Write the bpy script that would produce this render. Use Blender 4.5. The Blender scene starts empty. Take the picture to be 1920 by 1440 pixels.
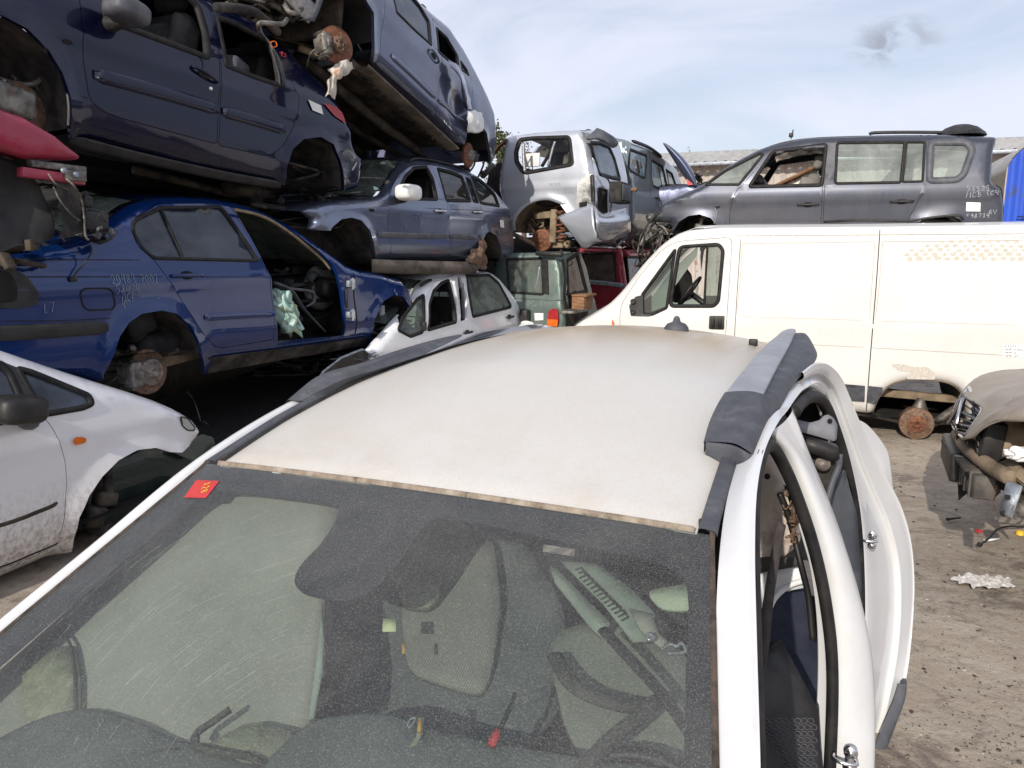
import bpy, bmesh, math, random
import numpy as np
from mathutils import Vector, Matrix, noise
from mathutils.geometry import delaunay_2d_cdt

random.seed(7)
R = math.radians
SC = bpy.context.scene
COL = SC.collection

# ------------------------------------------------------------------ camera, sky, sun, exposure
FPX, PITCH, CAMZ = 1430.0, R(9.9), 1.75
cam = bpy.data.objects.new('camera', bpy.data.cameras.new('camera'))
COL.objects.link(cam)
cam.location = (0, 0, CAMZ)
cam.rotation_euler = (R(90) - PITCH, 0, 0)
cam.data.sensor_width = 36
cam.data.lens = 36 * FPX / 1920
cam.data.clip_start = 0.02
cam.data.clip_end = 3000
SC.camera = cam

SUN_EL = R(27)
SUN_DIR = Vector((-0.42, -0.907, 0)).normalized() * math.cos(SUN_EL) + Vector((0, 0, math.sin(SUN_EL)))
world = bpy.data.worlds.new('World')
SC.world = world
world.use_nodes = True
wn, wl = world.node_tree.nodes, world.node_tree.links
for n in list(wn): wn.remove(n)
w_out = wn.new('ShaderNodeOutputWorld')
w_bg = wn.new('ShaderNodeBackground')
w_bg.inputs['Strength'].default_value = 0.105
w_sky = wn.new('ShaderNodeTexSky')
w_sky.sky_type = 'NISHITA'
w_sky.sun_disc = False
w_sky.sun_elevation = SUN_EL
w_sky.sun_rotation = math.atan2(SUN_DIR.x, SUN_DIR.y)
w_sky.dust_density = 1.5
w_tc = wn.new('ShaderNodeTexCoord')
def w_noise(scale, detail, zs, lo, hi, dist=0.6, rot=0.0):
    mp = wn.new('ShaderNodeMapping'); mp.inputs['Scale'].default_value = (1, 1, zs); mp.inputs['Rotation'].default_value = (0.2, rot, rot)
    nz = wn.new('ShaderNodeTexNoise'); nz.inputs['Scale'].default_value = scale; nz.inputs['Detail'].default_value = detail
    nz.inputs['Roughness'].default_value = 0.55; nz.inputs['Distortion'].default_value = dist
    rp = wn.new('ShaderNodeMapRange'); rp.interpolation_type = 'SMOOTHSTEP'
    rp.inputs['From Min'].default_value = lo; rp.inputs['From Max'].default_value = hi
    wl.new(w_tc.outputs['Generated'], mp.inputs['Vector']); wl.new(mp.outputs['Vector'], nz.inputs['Vector']); wl.new(nz.outputs['Fac'], rp.inputs['Value'])
    return rp.outputs['Result']
c1 = w_noise(2.1, 7, 2.6, 0.36, 0.62, 0.7, 0.9)
w_mix = wn.new('ShaderNodeMix'); w_mix.data_type = 'RGBA'
w_mul = wn.new('ShaderNodeMath'); w_mul.operation = 'MULTIPLY_ADD'; w_mul.inputs[1].default_value = 0.42; w_mul.inputs[2].default_value = 0.49
wl.new(c1, w_mul.inputs[0]); wl.new(w_mul.outputs[0], w_mix.inputs['Factor'])
wl.new(w_sky.outputs['Color'], w_mix.inputs['A'])
w_mix.inputs['B'].default_value = (7.6, 7.85, 9.2, 1)
# one small grey ragged cloud, upper right
w_dot = wn.new('ShaderNodeVectorMath'); w_dot.operation = 'DISTANCE'
w_nrm = wn.new('ShaderNodeVectorMath'); w_nrm.operation = 'NORMALIZE'
wl.new(w_tc.outputs['Generated'], w_nrm.inputs[0])
w_sc = wn.new('ShaderNodeVectorMath'); w_sc.operation = 'MULTIPLY'; w_sc.inputs[1].default_value = (1, 1, 1.9)
def raydir(u, v):
    x = (u - 960) / FPX; y = (v - 720) / FPX
    c, s = math.cos(PITCH), math.sin(PITCH)
    return Vector((x, c - y * s, -(s + y * c)))
cd = raydir(1676, 78).normalized()
wl.new(w_nrm.outputs[0], w_sc.inputs[0]); wl.new(w_sc.outputs[0], w_dot.inputs[0])
w_dot.inputs[1].default_value = (cd.x, cd.y, cd.z * 1.9)
w_mr = wn.new('ShaderNodeMapRange'); w_mr.inputs['From Min'].default_value = 0.055; w_mr.inputs['From Max'].default_value = 0.015
wl.new(w_dot.outputs['Value'], w_mr.inputs['Value'])
c2 = w_noise(26, 5, 1.6, 0.40, 0.62, 0.8)
w_m2 = wn.new('ShaderNodeMath'); w_m2.operation = 'MULTIPLY'; wl.new(w_mr.outputs[0], w_m2.inputs[0]); wl.new(c2, w_m2.inputs[1])
w_m3 = wn.new('ShaderNodeMath'); w_m3.operation = 'MULTIPLY'; wl.new(w_m2.outputs[0], w_m3.inputs[0]); w_m3.inputs[1].default_value = 0.95
w_mix2 = wn.new('ShaderNodeMix'); w_mix2.data_type = 'RGBA'
wl.new(w_m3.outputs[0], w_mix2.inputs['Factor']); wl.new(w_mix.outputs['Result'], w_mix2.inputs['A']); w_mix2.inputs['B'].default_value = (3.6, 3.9, 4.7, 1)
wl.new(w_mix2.outputs['Result'], w_bg.inputs['Color']); wl.new(w_bg.outputs[0], w_out.inputs[0])

sun = bpy.data.objects.new('sun', bpy.data.lights.new('sun', 'SUN'))
COL.objects.link(sun)
sun.data.energy = 3.6
sun.data.angle = R(0.6)
sun.data.color = (1.0, 0.93, 0.83)
sun.rotation_euler = SUN_DIR.to_track_quat('Z', 'Y').to_euler()
SC.view_settings.view_transform = 'Standard'
SC.view_settings.look = 'None'
SC.view_settings.exposure = 0.12
SC.view_settings.gamma = 1
SC.cycles.max_bounces = 8
SC.cycles.transparent_max_bounces = 16

# ------------------------------------------------------------------ materials
MATS = {}
def _new(name):
    m = bpy.data.materials.new(name); m.use_nodes = True
    nt = m.node_tree
    b = nt.nodes['Principled BSDF']
    MATS[name] = m
    return m, nt, b
def _noise(nt, scale, detail=4, rough=0.55, dist=0.0, vec=None, stretch=None):
    tc = nt.nodes.new('ShaderNodeTexCoord')
    n = nt.nodes.new('ShaderNodeTexNoise')
    n.inputs['Scale'].default_value = scale; n.inputs['Detail'].default_value = detail
    n.inputs['Roughness'].default_value = rough; n.inputs['Distortion'].default_value = dist
    src = tc.outputs['Object']
    if stretch:
        mp = nt.nodes.new('ShaderNodeMapping'); mp.inputs['Scale'].default_value = stretch
        nt.links.new(src, mp.inputs['Vector']); src = mp.outputs['Vector']
    nt.links.new(src, n.inputs['Vector'])
    return n.outputs['Fac']
def _range(nt, src, a, b, c=0.0, d=1.0):
    r = nt.nodes.new('ShaderNodeMapRange')
    r.inputs['From Min'].default_value = a; r.inputs['From Max'].default_value = b
    r.inputs['To Min'].default_value = c; r.inputs['To Max'].default_value = d
    nt.links.new(src, r.inputs['Value']); return r.outputs[0]
def _mixc(nt, f, a, b):
    m = nt.nodes.new('ShaderNodeMix'); m.data_type = 'RGBA'
    for k, s in (('Factor', f), ('A', a), ('B', b)):
        if isinstance(s, (int, float)): m.inputs[k].default_value = s
        elif isinstance(s, tuple): m.inputs[k].default_value = (*s, 1)
        else: nt.links.new(s, m.inputs[k])
    return m.outputs['Result']
def _math(nt, op, a, b=0.0):
    m = nt.nodes.new('ShaderNodeMath'); m.operation = op
    for i, s in enumerate((a, b)):
        if isinstance(s, (int, float)): m.inputs[i].default_value = s
        else: nt.links.new(s, m.inputs[i])
    return m.outputs[0]
def paint(name, col, metal=0.0, rough=0.32, coat=0.7, dust=(0.25, 0.21, 0.17), amt=0.25, sc=3.0, lo=0.42, hi=0.75, mud=None, bump=0.0, flake=0.0, fine=0.0, rust=0.0):
    """dirty car paint: colour, dust patches, streaks and mud low down"""
    m, nt, b = _new(name)
    n1 = _range(nt, _noise(nt, sc, 8, 0.62, 0.4), lo, hi)
    n2 = _range(nt, _noise(nt, 55, 5, 0.7), 0.35, 0.8)
    d = _math(nt, 'MULTIPLY', _math(nt, 'ADD', _math(nt, 'MULTIPLY', n1, 0.75), _math(nt, 'MULTIPLY', n2, 0.35)), amt)
    st = _range(nt, _noise(nt, 9, 5, 0.6, 0.2, stretch=(3, 3, 0.35)), 0.5, 0.8)
    d = _math(nt, 'ADD', d, _math(nt, 'MULTIPLY', st, amt * 0.35))
    if mud:
        tc = nt.nodes.new('ShaderNodeTexCoord'); sp = nt.nodes.new('ShaderNodeSeparateXYZ')
        nt.links.new(tc.outputs['Object'], sp.inputs[0])
        g = _range(nt, sp.outputs['Z'], mud[1], mud[0])
        spk = _range(nt, _noise(nt, 38, 6, 0.7, stretch=(1, 1, 0.7)), 0.62, 0.36)
        d = _math(nt, 'MAXIMUM', d, _math(nt, 'MULTIPLY', _math(nt, 'MULTIPLY', g, spk), mud[2]))
    d = _math(nt, 'MINIMUM', d, 1.0)
    if fine:
        v = _range(nt, _noise(nt, 420, 2, 0.6), 0.3, 0.7, -fine, fine)
    base = _mixc(nt, d, tuple(col), tuple(dust))
    if rust:
        rr = _range(nt, _noise(nt, 14, 8, 0.7, 0.8), 0.66, 0.72)
        base = _mixc(nt, _math(nt, 'MULTIPLY', rr, rust), base, (0.12, 0.05, 0.025))
    nt.links.new(base, b.inputs['Base Color'])
    nt.links.new(_math(nt, 'ADD', rough, _math(nt, 'MULTIPLY', d, 0.5)), b.inputs['Roughness'])
    b.inputs['Metallic'].default_value = metal
    nt.links.new(_math(nt, 'MAXIMUM', _math(nt, 'SUBTRACT', coat, _math(nt, 'MULTIPLY', d, coat * 1.6)), 0.0), b.inputs['Coat Weight'])
    b.inputs['Coat Roughness'].default_value = 0.03
    b.inputs['Specular IOR Level'].default_value = 0.15
    bp = nt.nodes.new('ShaderNodeBump'); bp.inputs['Strength'].default_value = 0.3 + bump; bp.inputs['Distance'].default_value = 0.006
    hh = _math(nt, 'ADD', _noise(nt, 1.6, 3, 0.5), _math(nt, 'MULTIPLY', _noise(nt, 160, 3, 0.6), 0.012))
    nt.links.new(hh, bp.inputs['Height']); nt.links.new(bp.outputs[0], b.inputs['Normal'])
    b2 = nt.nodes.new('ShaderNodeBump'); b2.inputs['Strength'].default_value = .4; b2.inputs['Distance'].default_value = 0.006
    nt.links.new(_noise(nt, 2.1, 2, 0.45), b2.inputs['Height']); nt.links.new(b2.outputs[0], b.inputs['Coat Normal'])
    return m
def rough_mat(name, c1, c2, scale=12, rough=0.7, metal=0.0, bump=0.4, lo=0.35, hi=0.65, spec=0.4, dist=0.01, c3=None, s3=40, detail=8, stretch=None):
    m, nt, b = _new(name)
    f = _range(nt, _noise(nt, scale, detail, 0.62, 0.3, stretch=stretch), lo, hi)
    base = _mixc(nt, f, tuple(c1), tuple(c2))
    if c3:
        g = _range(nt, _noise(nt, s3, 6, 0.7), 0.55, 0.68)
        base = _mixc(nt, g, base, tuple(c3))
    nt.links.new(base, b.inputs['Base Color'])
    b.inputs['Roughness'].default_value = rough; b.inputs['Metallic'].default_value = metal
    b.inputs['Specular IOR Level'].default_value = spec
    bp = nt.nodes.new('ShaderNodeBump'); bp.inputs['Strength'].default_value = bump; bp.inputs['Distance'].default_value = dist
    nt.links.new(_noise(nt, scale * 3, 8, 0.65), bp.inputs['Height']); nt.links.new(bp.outputs[0], b.inputs['Normal'])
    return m
def glass_mat(name, tint=(0.55, 0.65, 0.6), dust=(0.45, 0.42, 0.36), amt=0.12, fine=0.0, sc=3.0, streak=None, refl=1.0, fs=260, lo=.45):
    m = bpy.data.materials.new(name); m.use_nodes = True; nt = m.node_tree; MATS[name] = m
    for n in list(nt.nodes): nt.nodes.remove(n)
    N = nt.nodes.new
    out = N('ShaderNodeOutputMaterial'); tr = N('ShaderNodeBsdfTransparent'); tr.inputs[0].default_value = (*tint, 1)
    gl = N('ShaderNodeBsdfGlossy'); gl.inputs['Roughness'].default_value = 0.015
    lw = N('ShaderNodeLayerWeight'); lw.inputs['Blend'].default_value = 0.5
    p = _math(nt, 'POWER', lw.outputs['Facing'], 4.2)
    fr = _math(nt, 'MULTIPLY', _math(nt, 'MULTIPLY_ADD', p, 0.93), refl)
    fr.node.inputs[0].default_value = 0
    # facing^4.2 * .93 + .055
    ma = nt.nodes.new('ShaderNodeMath'); ma.operation = 'MULTIPLY_ADD'; nt.links.new(p, ma.inputs[0]); ma.inputs[1].default_value = 0.92 * refl; ma.inputs[2].default_value = 0.06 * refl
    mx = N('ShaderNodeMixShader'); nt.links.new(ma.outputs[0], mx.inputs[0]); nt.links.new(tr.outputs[0], mx.inputs[1]); nt.links.new(gl.outputs[0], mx.inputs[2])
    df = N('ShaderNodeBsdfDiffuse'); df.inputs[0].default_value = (*dust, 1)
    a = _math(nt, 'MULTIPLY', _range(nt, _noise(nt, sc, 7, 0.65, 0.5), 0.32, 0.68, 0.25, 1.6), amt)
    if fine:
        a = _math(nt, 'ADD', a, _math(nt, 'MULTIPLY', _range(nt, _noise(nt, fs, 3, 0.75), lo, 0.75), fine))
    if streak:
        s = _range(nt, _noise(nt, streak[0], 4, 0.6, 0.3, stretch=streak[1]), streak[2], streak[2] + 0.08, 0, streak[3])
        a = _math(nt, 'ADD', a, s)
    mx2 = N('ShaderNodeMixShader'); nt.links.new(a, mx2.inputs[0]); nt.links.new(mx.outputs[0], mx2.inputs[1]); nt.links.new(df.outputs[0], mx2.inputs[2])
    bp = N('ShaderNodeBump'); bp.inputs['Strength'].default_value = 0.08; bp.inputs['Distance'].default_value = 0.01
    nt.links.new(_noise(nt, 2.5, 2), bp.inputs['Height']); nt.links.new(bp.outputs[0], gl.inputs['Normal'])
    nt.links.new(mx2.outputs[0], out.inputs[0])
    return m

DUST = (0.30, 0.26, 0.21)
M_NAVY = paint('navy_paint', (0.003, 0.005, 0.028), 0.2, 0.2, 0.6, (0.04, 0.036, 0.03), 0.10, 2.5, mud=(-0.1, 0.25, 0.4), bump=.1)
M_BLUE = paint('blue_paint', (0.002, 0.024, 0.125), 0.2, 0.2, 1.0, (0.07, 0.07, 0.07), 0.10, 2.5, mud=(-0.1, 0.28, 0.5), bump=.1)
M_TOUR = paint('grey_blue_paint', (0.135, 0.165, 0.25), 0.7, 0.26, 1.0, (0.22, 0.19, 0.16), 0.32, 2.5, mud=(-0.1, 0.3, 0.5), bump=.1)
M_TILT = paint('slate_blue_paint', (0.075, 0.09, 0.155), 0.6, 0.28, 1.0, (0.16, 0.14, 0.13), 0.3, 2.2, mud=(-0.1, 0.35, 0.45), bump=.1)
M_WHITEH = paint('white_hatch_paint', (0.80, 0.81, 0.82), 0, 0.25, 0.9, (0.38, 0.34, 0.28), 0.15, 3.5, bump=.0)
M_WHITEM = paint('white_minivan_paint', (0.78, 0.78, 0.80), 0, 0.25, 0.9, (0.28, 0.22, 0.16), 0.14, 2.0, mud=(0.0, 0.45, 0.9), rust=.0)
M_VAN = paint('van_paint', (0.71, 0.70, 0.675), 0, 0.36, 0.4, (0.47, 0.42, 0.35), 0.34, 1.3, mud=(0.2, 0.75, 0.35), rust=.25)
M_SILV = paint('silver_paint', (0.52, 0.55, 0.61), 0.55, 0.28, 1.0, (0.35, 0.31, 0.25), 0.22, 3.0, mud=(-0.3, 0.3, 0.4))
M_GGREEN = paint('grey_green_paint', (0.24, 0.29, 0.30), 0.6, 0.3, 1.0, (0.3, 0.28, 0.22), 0.25, 3.0)
M_GREEN = paint('green_paint', (0.13, 0.185, 0.17), 0.5, 0.35, 0.8, (0.30, 0.27, 0.21), 0.4, 3.0)
M_RED = paint('red_paint', (0.28, 0.012, 0.03), 0.0, 0.3, 0.8, (0.28, 0.17, 0.15), 0.3, 5.0)
M_REDF = paint('crimson_paint', (0.33, 0.02, 0.055), 0.1, 0.4, 0.7, (0.3, 0.14, 0.16), 0.45, 6.0)
M_ESP = paint('charcoal_paint', (0.042, 0.048, 0.066), 0.5, 0.28, 1.0, (0.17, 0.155, 0.14), 0.24, 2.0, mud=(-0.2, 0.3, 0.3))
M_TAUPE = paint('taupe_paint', (0.27, 0.235, 0.20), 0.2, 0.5, 0.3, (0.40, 0.34, 0.275), 0.7, 4.0)
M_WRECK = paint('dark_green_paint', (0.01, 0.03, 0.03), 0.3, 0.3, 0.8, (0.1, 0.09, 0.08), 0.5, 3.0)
M_HERO = paint('hero_white_paint', (0.64, 0.65, 0.66), 0, 0.28, 0.8, (0.42, 0.37, 0.29), 0.24, 6)
M_BLACK = rough_mat('black_plastic', (0.008, 0.008, 0.009), (0.032, 0.030, 0.029), 9, 0.5, bump=0.25, dist=.003)
M_GREYP = rough_mat('grey_plastic', (0.055, 0.06, 0.075), (0.11, 0.11, 0.12), 10, 0.55, bump=0.2, dist=.002)
M_RUB = rough_mat('rubber_seal', (0.007, 0.007, 0.008), (0.024, 0.022, 0.021), 14, 0.6, spec=.25, bump=0.2, dist=.002)
M_CLAD = rough_mat('weathered_cladding', (0.050, 0.053, 0.063), (0.080, 0.083, 0.095), 22, 0.6, bump=0.35, dist=.001, c3=(0.11, 0.11, 0.115), s3=9)
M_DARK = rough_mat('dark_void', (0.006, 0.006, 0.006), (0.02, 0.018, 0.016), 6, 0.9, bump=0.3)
M_UNDER = rough_mat('underbody', (0.018, 0.016, 0.014), (0.11, 0.085, 0.06), 5, 0.85, bump=0.6, lo=.4, hi=.7, dist=.02)
M_LINER = rough_mat('dusty_liner', (0.016, 0.016, 0.017), (0.12, 0.10, 0.08), 5, 0.85, bump=0.4, lo=.42, hi=.75)
M_TANL = rough_mat('tan_mud', (0.10, 0.075, 0.05), (0.30, 0.23, 0.155), 6, 0.9, bump=0.5, lo=.3, hi=.6)
M_SILLB = rough_mat('brown_sill', (0.045, 0.038, 0.032), (0.17, 0.14, 0.11), 5, 0.85, bump=0.5, dist=.01)
M_RUST = rough_mat('rusty_disc', (0.12, 0.045, 0.025), (0.26, 0.115, 0.065), 28, 0.75, 0.2, bump=0.5, c3=(0.05, 0.03, 0.02), s3=18)
M_RUSTB = rough_mat('brown_rust', (0.10, 0.06, 0.04), (0.24, 0.15, 0.10), 28, 0.7, 0.3, bump=0.5, c3=(0.30, 0.22, 0.16), s3=60)
M_HUB = rough_mat('hub_metal', (0.16, 0.14, 0.13), (0.36, 0.31, 0.27), 40, 0.6, 0.4, bump=0.4, c3=(0.13, 0.06, 0.04), s3=18)
M_METAL = rough_mat('dirty_metal', (0.04, 0.038, 0.036), (0.30, 0.28, 0.25), 10, 0.55, 0.5, bump=0.5, c3=(0.12, 0.06, 0.035), s3=14)
M_ALU = rough_mat('bare_aluminium', (0.30, 0.30, 0.30), (0.55, 0.54, 0.52), 14, 0.45, 0.7, bump=0.3)
M_GALV = rough_mat('galvanised', (0.22, 0.25, 0.29), (0.42, 0.45, 0.48), 16, 0.5, 0.6, bump=0.3, c3=(0.15, 0.14, 0.13), s3=30)
M_CHROME = rough_mat('worn_chrome', (0.55, 0.55, 0.56), (0.75, 0.75, 0.76), 20, 0.22, 1.0, bump=0.1)
M_SEAT = rough_mat('dark_seat', (0.016, 0.016, 0.019), (0.05, 0.048, 0.046), 8, 0.9, bump=0.4, dist=.003)
M_SEATG = rough_mat('grey_seat', (0.13, 0.125, 0.12), (0.22, 0.21, 0.19), 8, 0.95, bump=0.4, dist=.003)
M_BEIGE = rough_mat('stained_beige', (0.42, 0.36, 0.31), (0.66, 0.58, 0.50), 5, 0.95, bump=0.4, c3=(0.28, 0.21, 0.17), s3=4, dist=.004)
M_PAPER = rough_mat('paper', (0.72, 0.72, 0.70), (0.82, 0.82, 0.80), 10, 0.8, bump=0.1)
M_INK = rough_mat('ink', (0.03, 0.03, 0.03), (0.06, 0.06, 0.06), 10, 0.8, bump=0.1)
M_CHALK = rough_mat('yellow_chalk', (0.34, 0.40, 0.36), (0.10, 0.16, 0.30), 90, 0.9, bump=0.1)
M_CHALKW = rough_mat('white_chalk', (0.42, 0.43, 0.43), (0.14, 0.15, 0.17), 90, 0.9, bump=0.1)
M_BAGT = rough_mat('teal_bag', (0.25, 0.45, 0.40), (0.50, 0.62, 0.55), 12, 0.4, bump=0.7, c3=(0.40, 0.34, 0.06), s3=9)
M_RAG = rough_mat('stained_rag', (0.50, 0.45, 0.38), (0.68, 0.63, 0.55), 14, 0.9, bump=0.6, c3=(0.42, 0.16, 0.05), s3=9)
M_FOIL = rough_mat('plastic_film', (0.42, 0.40, 0.37), (0.62, 0.60, 0.57), 20, 0.3, bump=0.8)
M_WOOD = rough_mat('weathered_wood', (0.16, 0.08, 0.04), (0.34, 0.19, 0.10), 8, 0.8, bump=0.4, stretch=(1, 1, 6))
M_ORANGE = rough_mat('orange_lens', (0.65, 0.12, 0.01), (0.75, 0.18, 0.02), 10, 0.25, bump=0.1)
M_REDL = rough_mat('red_lens', (0.30, 0.01, 0.012), (0.42, 0.03, 0.03), 10, 0.2, bump=0.1)
M_REDX = rough_mat('red_scrap', (0.45, 0.015, 0.02), (0.5, 0.05, 0.05), 10, 0.5, bump=0.1)
M_YEL = rough_mat('yellow_plastic', (0.70, 0.45, 0.02), (0.75, 0.5, 0.05), 10, 0.5, bump=0.1)
M_GL = glass_mat('car_glass', (0.50, 0.62, 0.57), amt=0.05)
M_GLD = glass_mat('dark_car_glass', (0.10, 0.13, 0.15), amt=0.05)
M_GLB = glass_mat('blue_tinted_glass', (0.16, 0.22, 0.30), (0.26, 0.34, 0.50), amt=0.11)
M_GLW = glass_mat('milky_glass', (0.45, 0.58, 0.54), (0.62, 0.68, 0.64), amt=0.28, sc=1.2)
M_GLR = glass_mat('rear_glass_pale', (0.5, 0.66, 0.70), (0.40, 0.52, 0.62), amt=0.45)
M_GLT = glass_mat('dirty_green_glass', (0.35, 0.55, 0.48), (0.34, 0.38, 0.34), amt=0.25, fine=.3)
M_LENS = glass_mat('headlight_lens', (0.8, 0.82, 0.82), amt=0.15)
# ------------------------------------------------------------------ mesh helpers
def empty(name, label=None, cat=None, M=None, group=None):
    o = bpy.data.objects.new(name, None); COL.objects.link(o)
    o.empty_display_size = .2
    if M is not None: o.matrix_world = M
    if label: o['label'] = label
    if cat: o['category'] = cat
    if group: o['group'] = group
    return o
def tag(o, label, cat, group=None, kind=None):
    o['label'] = label; o['category'] = cat
    if group: o['group'] = group
    if kind: o['kind'] = kind
    return o
def mk(name, bm, mat, parent=None, smooth=True, M=None, label=None):
    me = bpy.data.meshes.new(name)
    bm.normal_update()
    for f in bm.faces: f.smooth = smooth
    bm.to_mesh(me); bm.free()
    for mm in (mat if isinstance(mat, (list, tuple)) else [mat]): me.materials.append(mm)
    o = bpy.data.objects.new(name, me); COL.objects.link(o)
    if parent is not None:
        o.parent = parent
        if M is not None: o.matrix_local = M
    elif M is not None: o.matrix_world = M
    if label: o['label'] = label
    return o
def catmull(ps, n, closed=False):
    ps = [Vector(p) for p in ps]
    N = len(ps); out = []
    segs = N if closed else N - 1
    for i in range(segs):
        p1, p2 = ps[i], ps[(i + 1) % N]
        p0 = ps[(i - 1) % N] if closed or i > 0 else p1 * 2 - p2
        p3 = ps[(i + 2) % N] if closed or i < N - 2 else p2 * 2 - p1
        for k in range(n):
            t = k / n
            out.append(0.5 * ((2 * p1) + (p2 - p0) * t + (2 * p0 - 5 * p1 + 4 * p2 - p3) * t * t + (3 * p1 - p0 - 3 * p2 + p3) * t ** 3))
    if not closed: out.append(ps[-1].copy())
    return out
def resamp(ps, n):
    """n points evenly along a smooth curve through ps"""
    d = catmull(ps, 8) if len(ps) > 2 else [Vector(p) for p in ps]
    L = [0]
    for a, b in zip(d, d[1:]): L.append(L[-1] + (b - a).length)
    out = []; j = 0
    for k in range(n):
        t = L[-1] * k / (n - 1)
        while j < len(L) - 2 and L[j + 1] < t: j += 1
        s = (t - L[j]) / max(1e-9, L[j + 1] - L[j])
        out.append(d[j].lerp(d[j + 1], min(1, max(0, s))))
    return out
def roundpoly(P, r=0.04, n=4):
    """2D polygon with rounded corners; r metres"""
    out = []; N = len(P)
    for i in range(N):
        a, b, c = Vector(P[i - 1]), Vector(P[i]), Vector(P[(i + 1) % N])
        e1, e2 = a - b, c - b
        l1, l2 = e1.length, e2.length
        if l1 < 1e-6 or l2 < 1e-6: continue
        k = min(r, .45 * l1, .45 * l2)
        s, e = b + e1 * (k / l1), b + e2 * (k / l2)
        for j in range(n + 1):
            t = j / n
            out.append(tuple(s * (1 - t) ** 2 + b * 2 * t * (1 - t) + e * t * t))
    return out
def densify(P, step, closed=True):
    out = []; N = len(P)
    for i in range(N if closed else N - 1):
        a, b = Vector(P[i]), Vector(P[(i + 1) % N])
        k = max(1, int((b - a).length / step))
        for j in range(k): out.append(tuple(a.lerp(b, j / k)))
    if not closed: out.append(tuple(P[-1]))
    return out
def area(P): return .5 * sum(P[i - 1][0] * P[i][1] - P[i][0] * P[i - 1][1] for i in range(len(P)))
def offset(P, d):
    """grow (d>0) or shrink a polygon"""
    s = 1 if area(P) > 0 else -1
    out = []; N = len(P)
    for i in range(N):
        a, b, c = Vector(P[i - 1]), Vector(P[i]), Vector(P[(i + 1) % N])
        t1, t2 = (b - a), (c - b)
        if t1.length < 1e-9: t1 = t2
        if t2.length < 1e-9: t2 = t1
        t1.normalize(); t2.normalize()
        n = Vector((t1.y + t2.y, -(t1.x + t2.x))) * s
        if n.length < 1e-6: n = Vector((t1.y, -t1.x)) * s
        n.normalize()
        cs = max(.5, n.dot(Vector((t1.y, -t1.x)) * s))
        out.append((b.x + n.x * d / cs, b.y + n.y * d / cs))
    return out
def inpoly(pts, P):
    x, y = pts[:, 0], pts[:, 1]; P = np.asarray(P); c = np.zeros(len(pts), bool)
    j = len(P) - 1
    for i in range(len(P)):
        xi, yi = P[i]; xj, yj = P[j]
        if yi != yj:
            c ^= ((yi > y) != (yj > y)) & (x < (xj - xi) * (y - yi) / (yj - yi) + xi)
        j = i
    return c
def dist(pts, P, closed=True):
    P = np.asarray(P, float); A = P if closed else P[:-1]; B = np.roll(P, -1, 0) if closed else P[1:]
    out = np.full(len(pts), 1e9)
    for a, b in zip(A, B):
        ab = b - a; l = (ab * ab).sum()
        t = np.clip(((pts - a) @ ab) / l, 0, 1) if l > 1e-12 else np.zeros(len(pts))
        q = pts - (a + t[:, None] * ab)
        out = np.minimum(out, np.sqrt((q * q).sum(1)))
    return out
def tri2d(outer, holes, h=.06, regions=(), extra=None):
    """constrained triangulation of outer minus holes; returns pts, tris, centroids"""
    loops = [densify(outer, h)] + [densify(x, h) for x in holes] + [densify(x, h) for x in regions]
    V = []; E = []
    for L in loops:
        s = len(V); V += L
        E += [(s + i, s + (i + 1) % len(L)) for i in range(len(L))]
    O = np.array(outer); x0, z0 = O.min(0); x1, z1 = O.max(0)
    gx, gz = np.meshgrid(np.arange(x0 + h / 2, x1, h), np.arange(z0 + h / 2, z1, h))
    gx = gx + (np.arange(gx.shape[0]) % 2)[:, None] * h / 2
    G = np.stack([gx.ravel(), gz.ravel()], 1)
    if extra is not None and len(extra): G = np.concatenate([G, np.array(extra)])
    G = G[inpoly(G, outer)]
    D = np.full(len(G), 1e9)
    for L in loops: D = np.minimum(D, dist(G, L))
    nb = len(G)
    keep = D > min(h * .45, .012)
    G = G[keep]
    V = [Vector(v) for v in V] + [Vector(g) for g in G]
    vs, es, fs, *_ = delaunay_2d_cdt(V, E, [], 0, 1e-5)
    P = np.array([(v.x, v.y) for v in vs]); F = [f for f in fs if len(f) == 3]
    F = np.array(F)
    C = P[F].mean(1)
    ok = inpoly(C, outer)
    for x in holes: ok &= ~inpoly(C, x)
    return P, F[ok], C[ok]
def box(bm, c, s, rot=None, bev=0.0, M=None, seg=2):
    T = Matrix.Translation(c)
    if rot: T = T @ (Matrix.Rotation(rot[2], 4, 'Z') @ Matrix.Rotation(rot[1], 4, 'Y') @ Matrix.Rotation(rot[0], 4, 'X'))
    if M is not None: T = M @ T
    g = bmesh.ops.create_cube(bm, size=1)
    vs = g['verts']
    for v in vs: v.co = Vector((v.co.x * s[0], v.co.y * s[1], v.co.z * s[2]))
    if bev > 0:
        es = list({e for v in vs for e in v.link_edges})
        r = bmesh.ops.bevel(bm, geom=es, offset=min(bev, .45 * min(s)), segments=seg, profile=.5, affect='EDGES')
        vs = list({v for f in r['faces'] for v in f.verts} | {v for v in vs if v.is_valid})
    for v in vs: v.co = T @ v.co
    return vs
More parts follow.
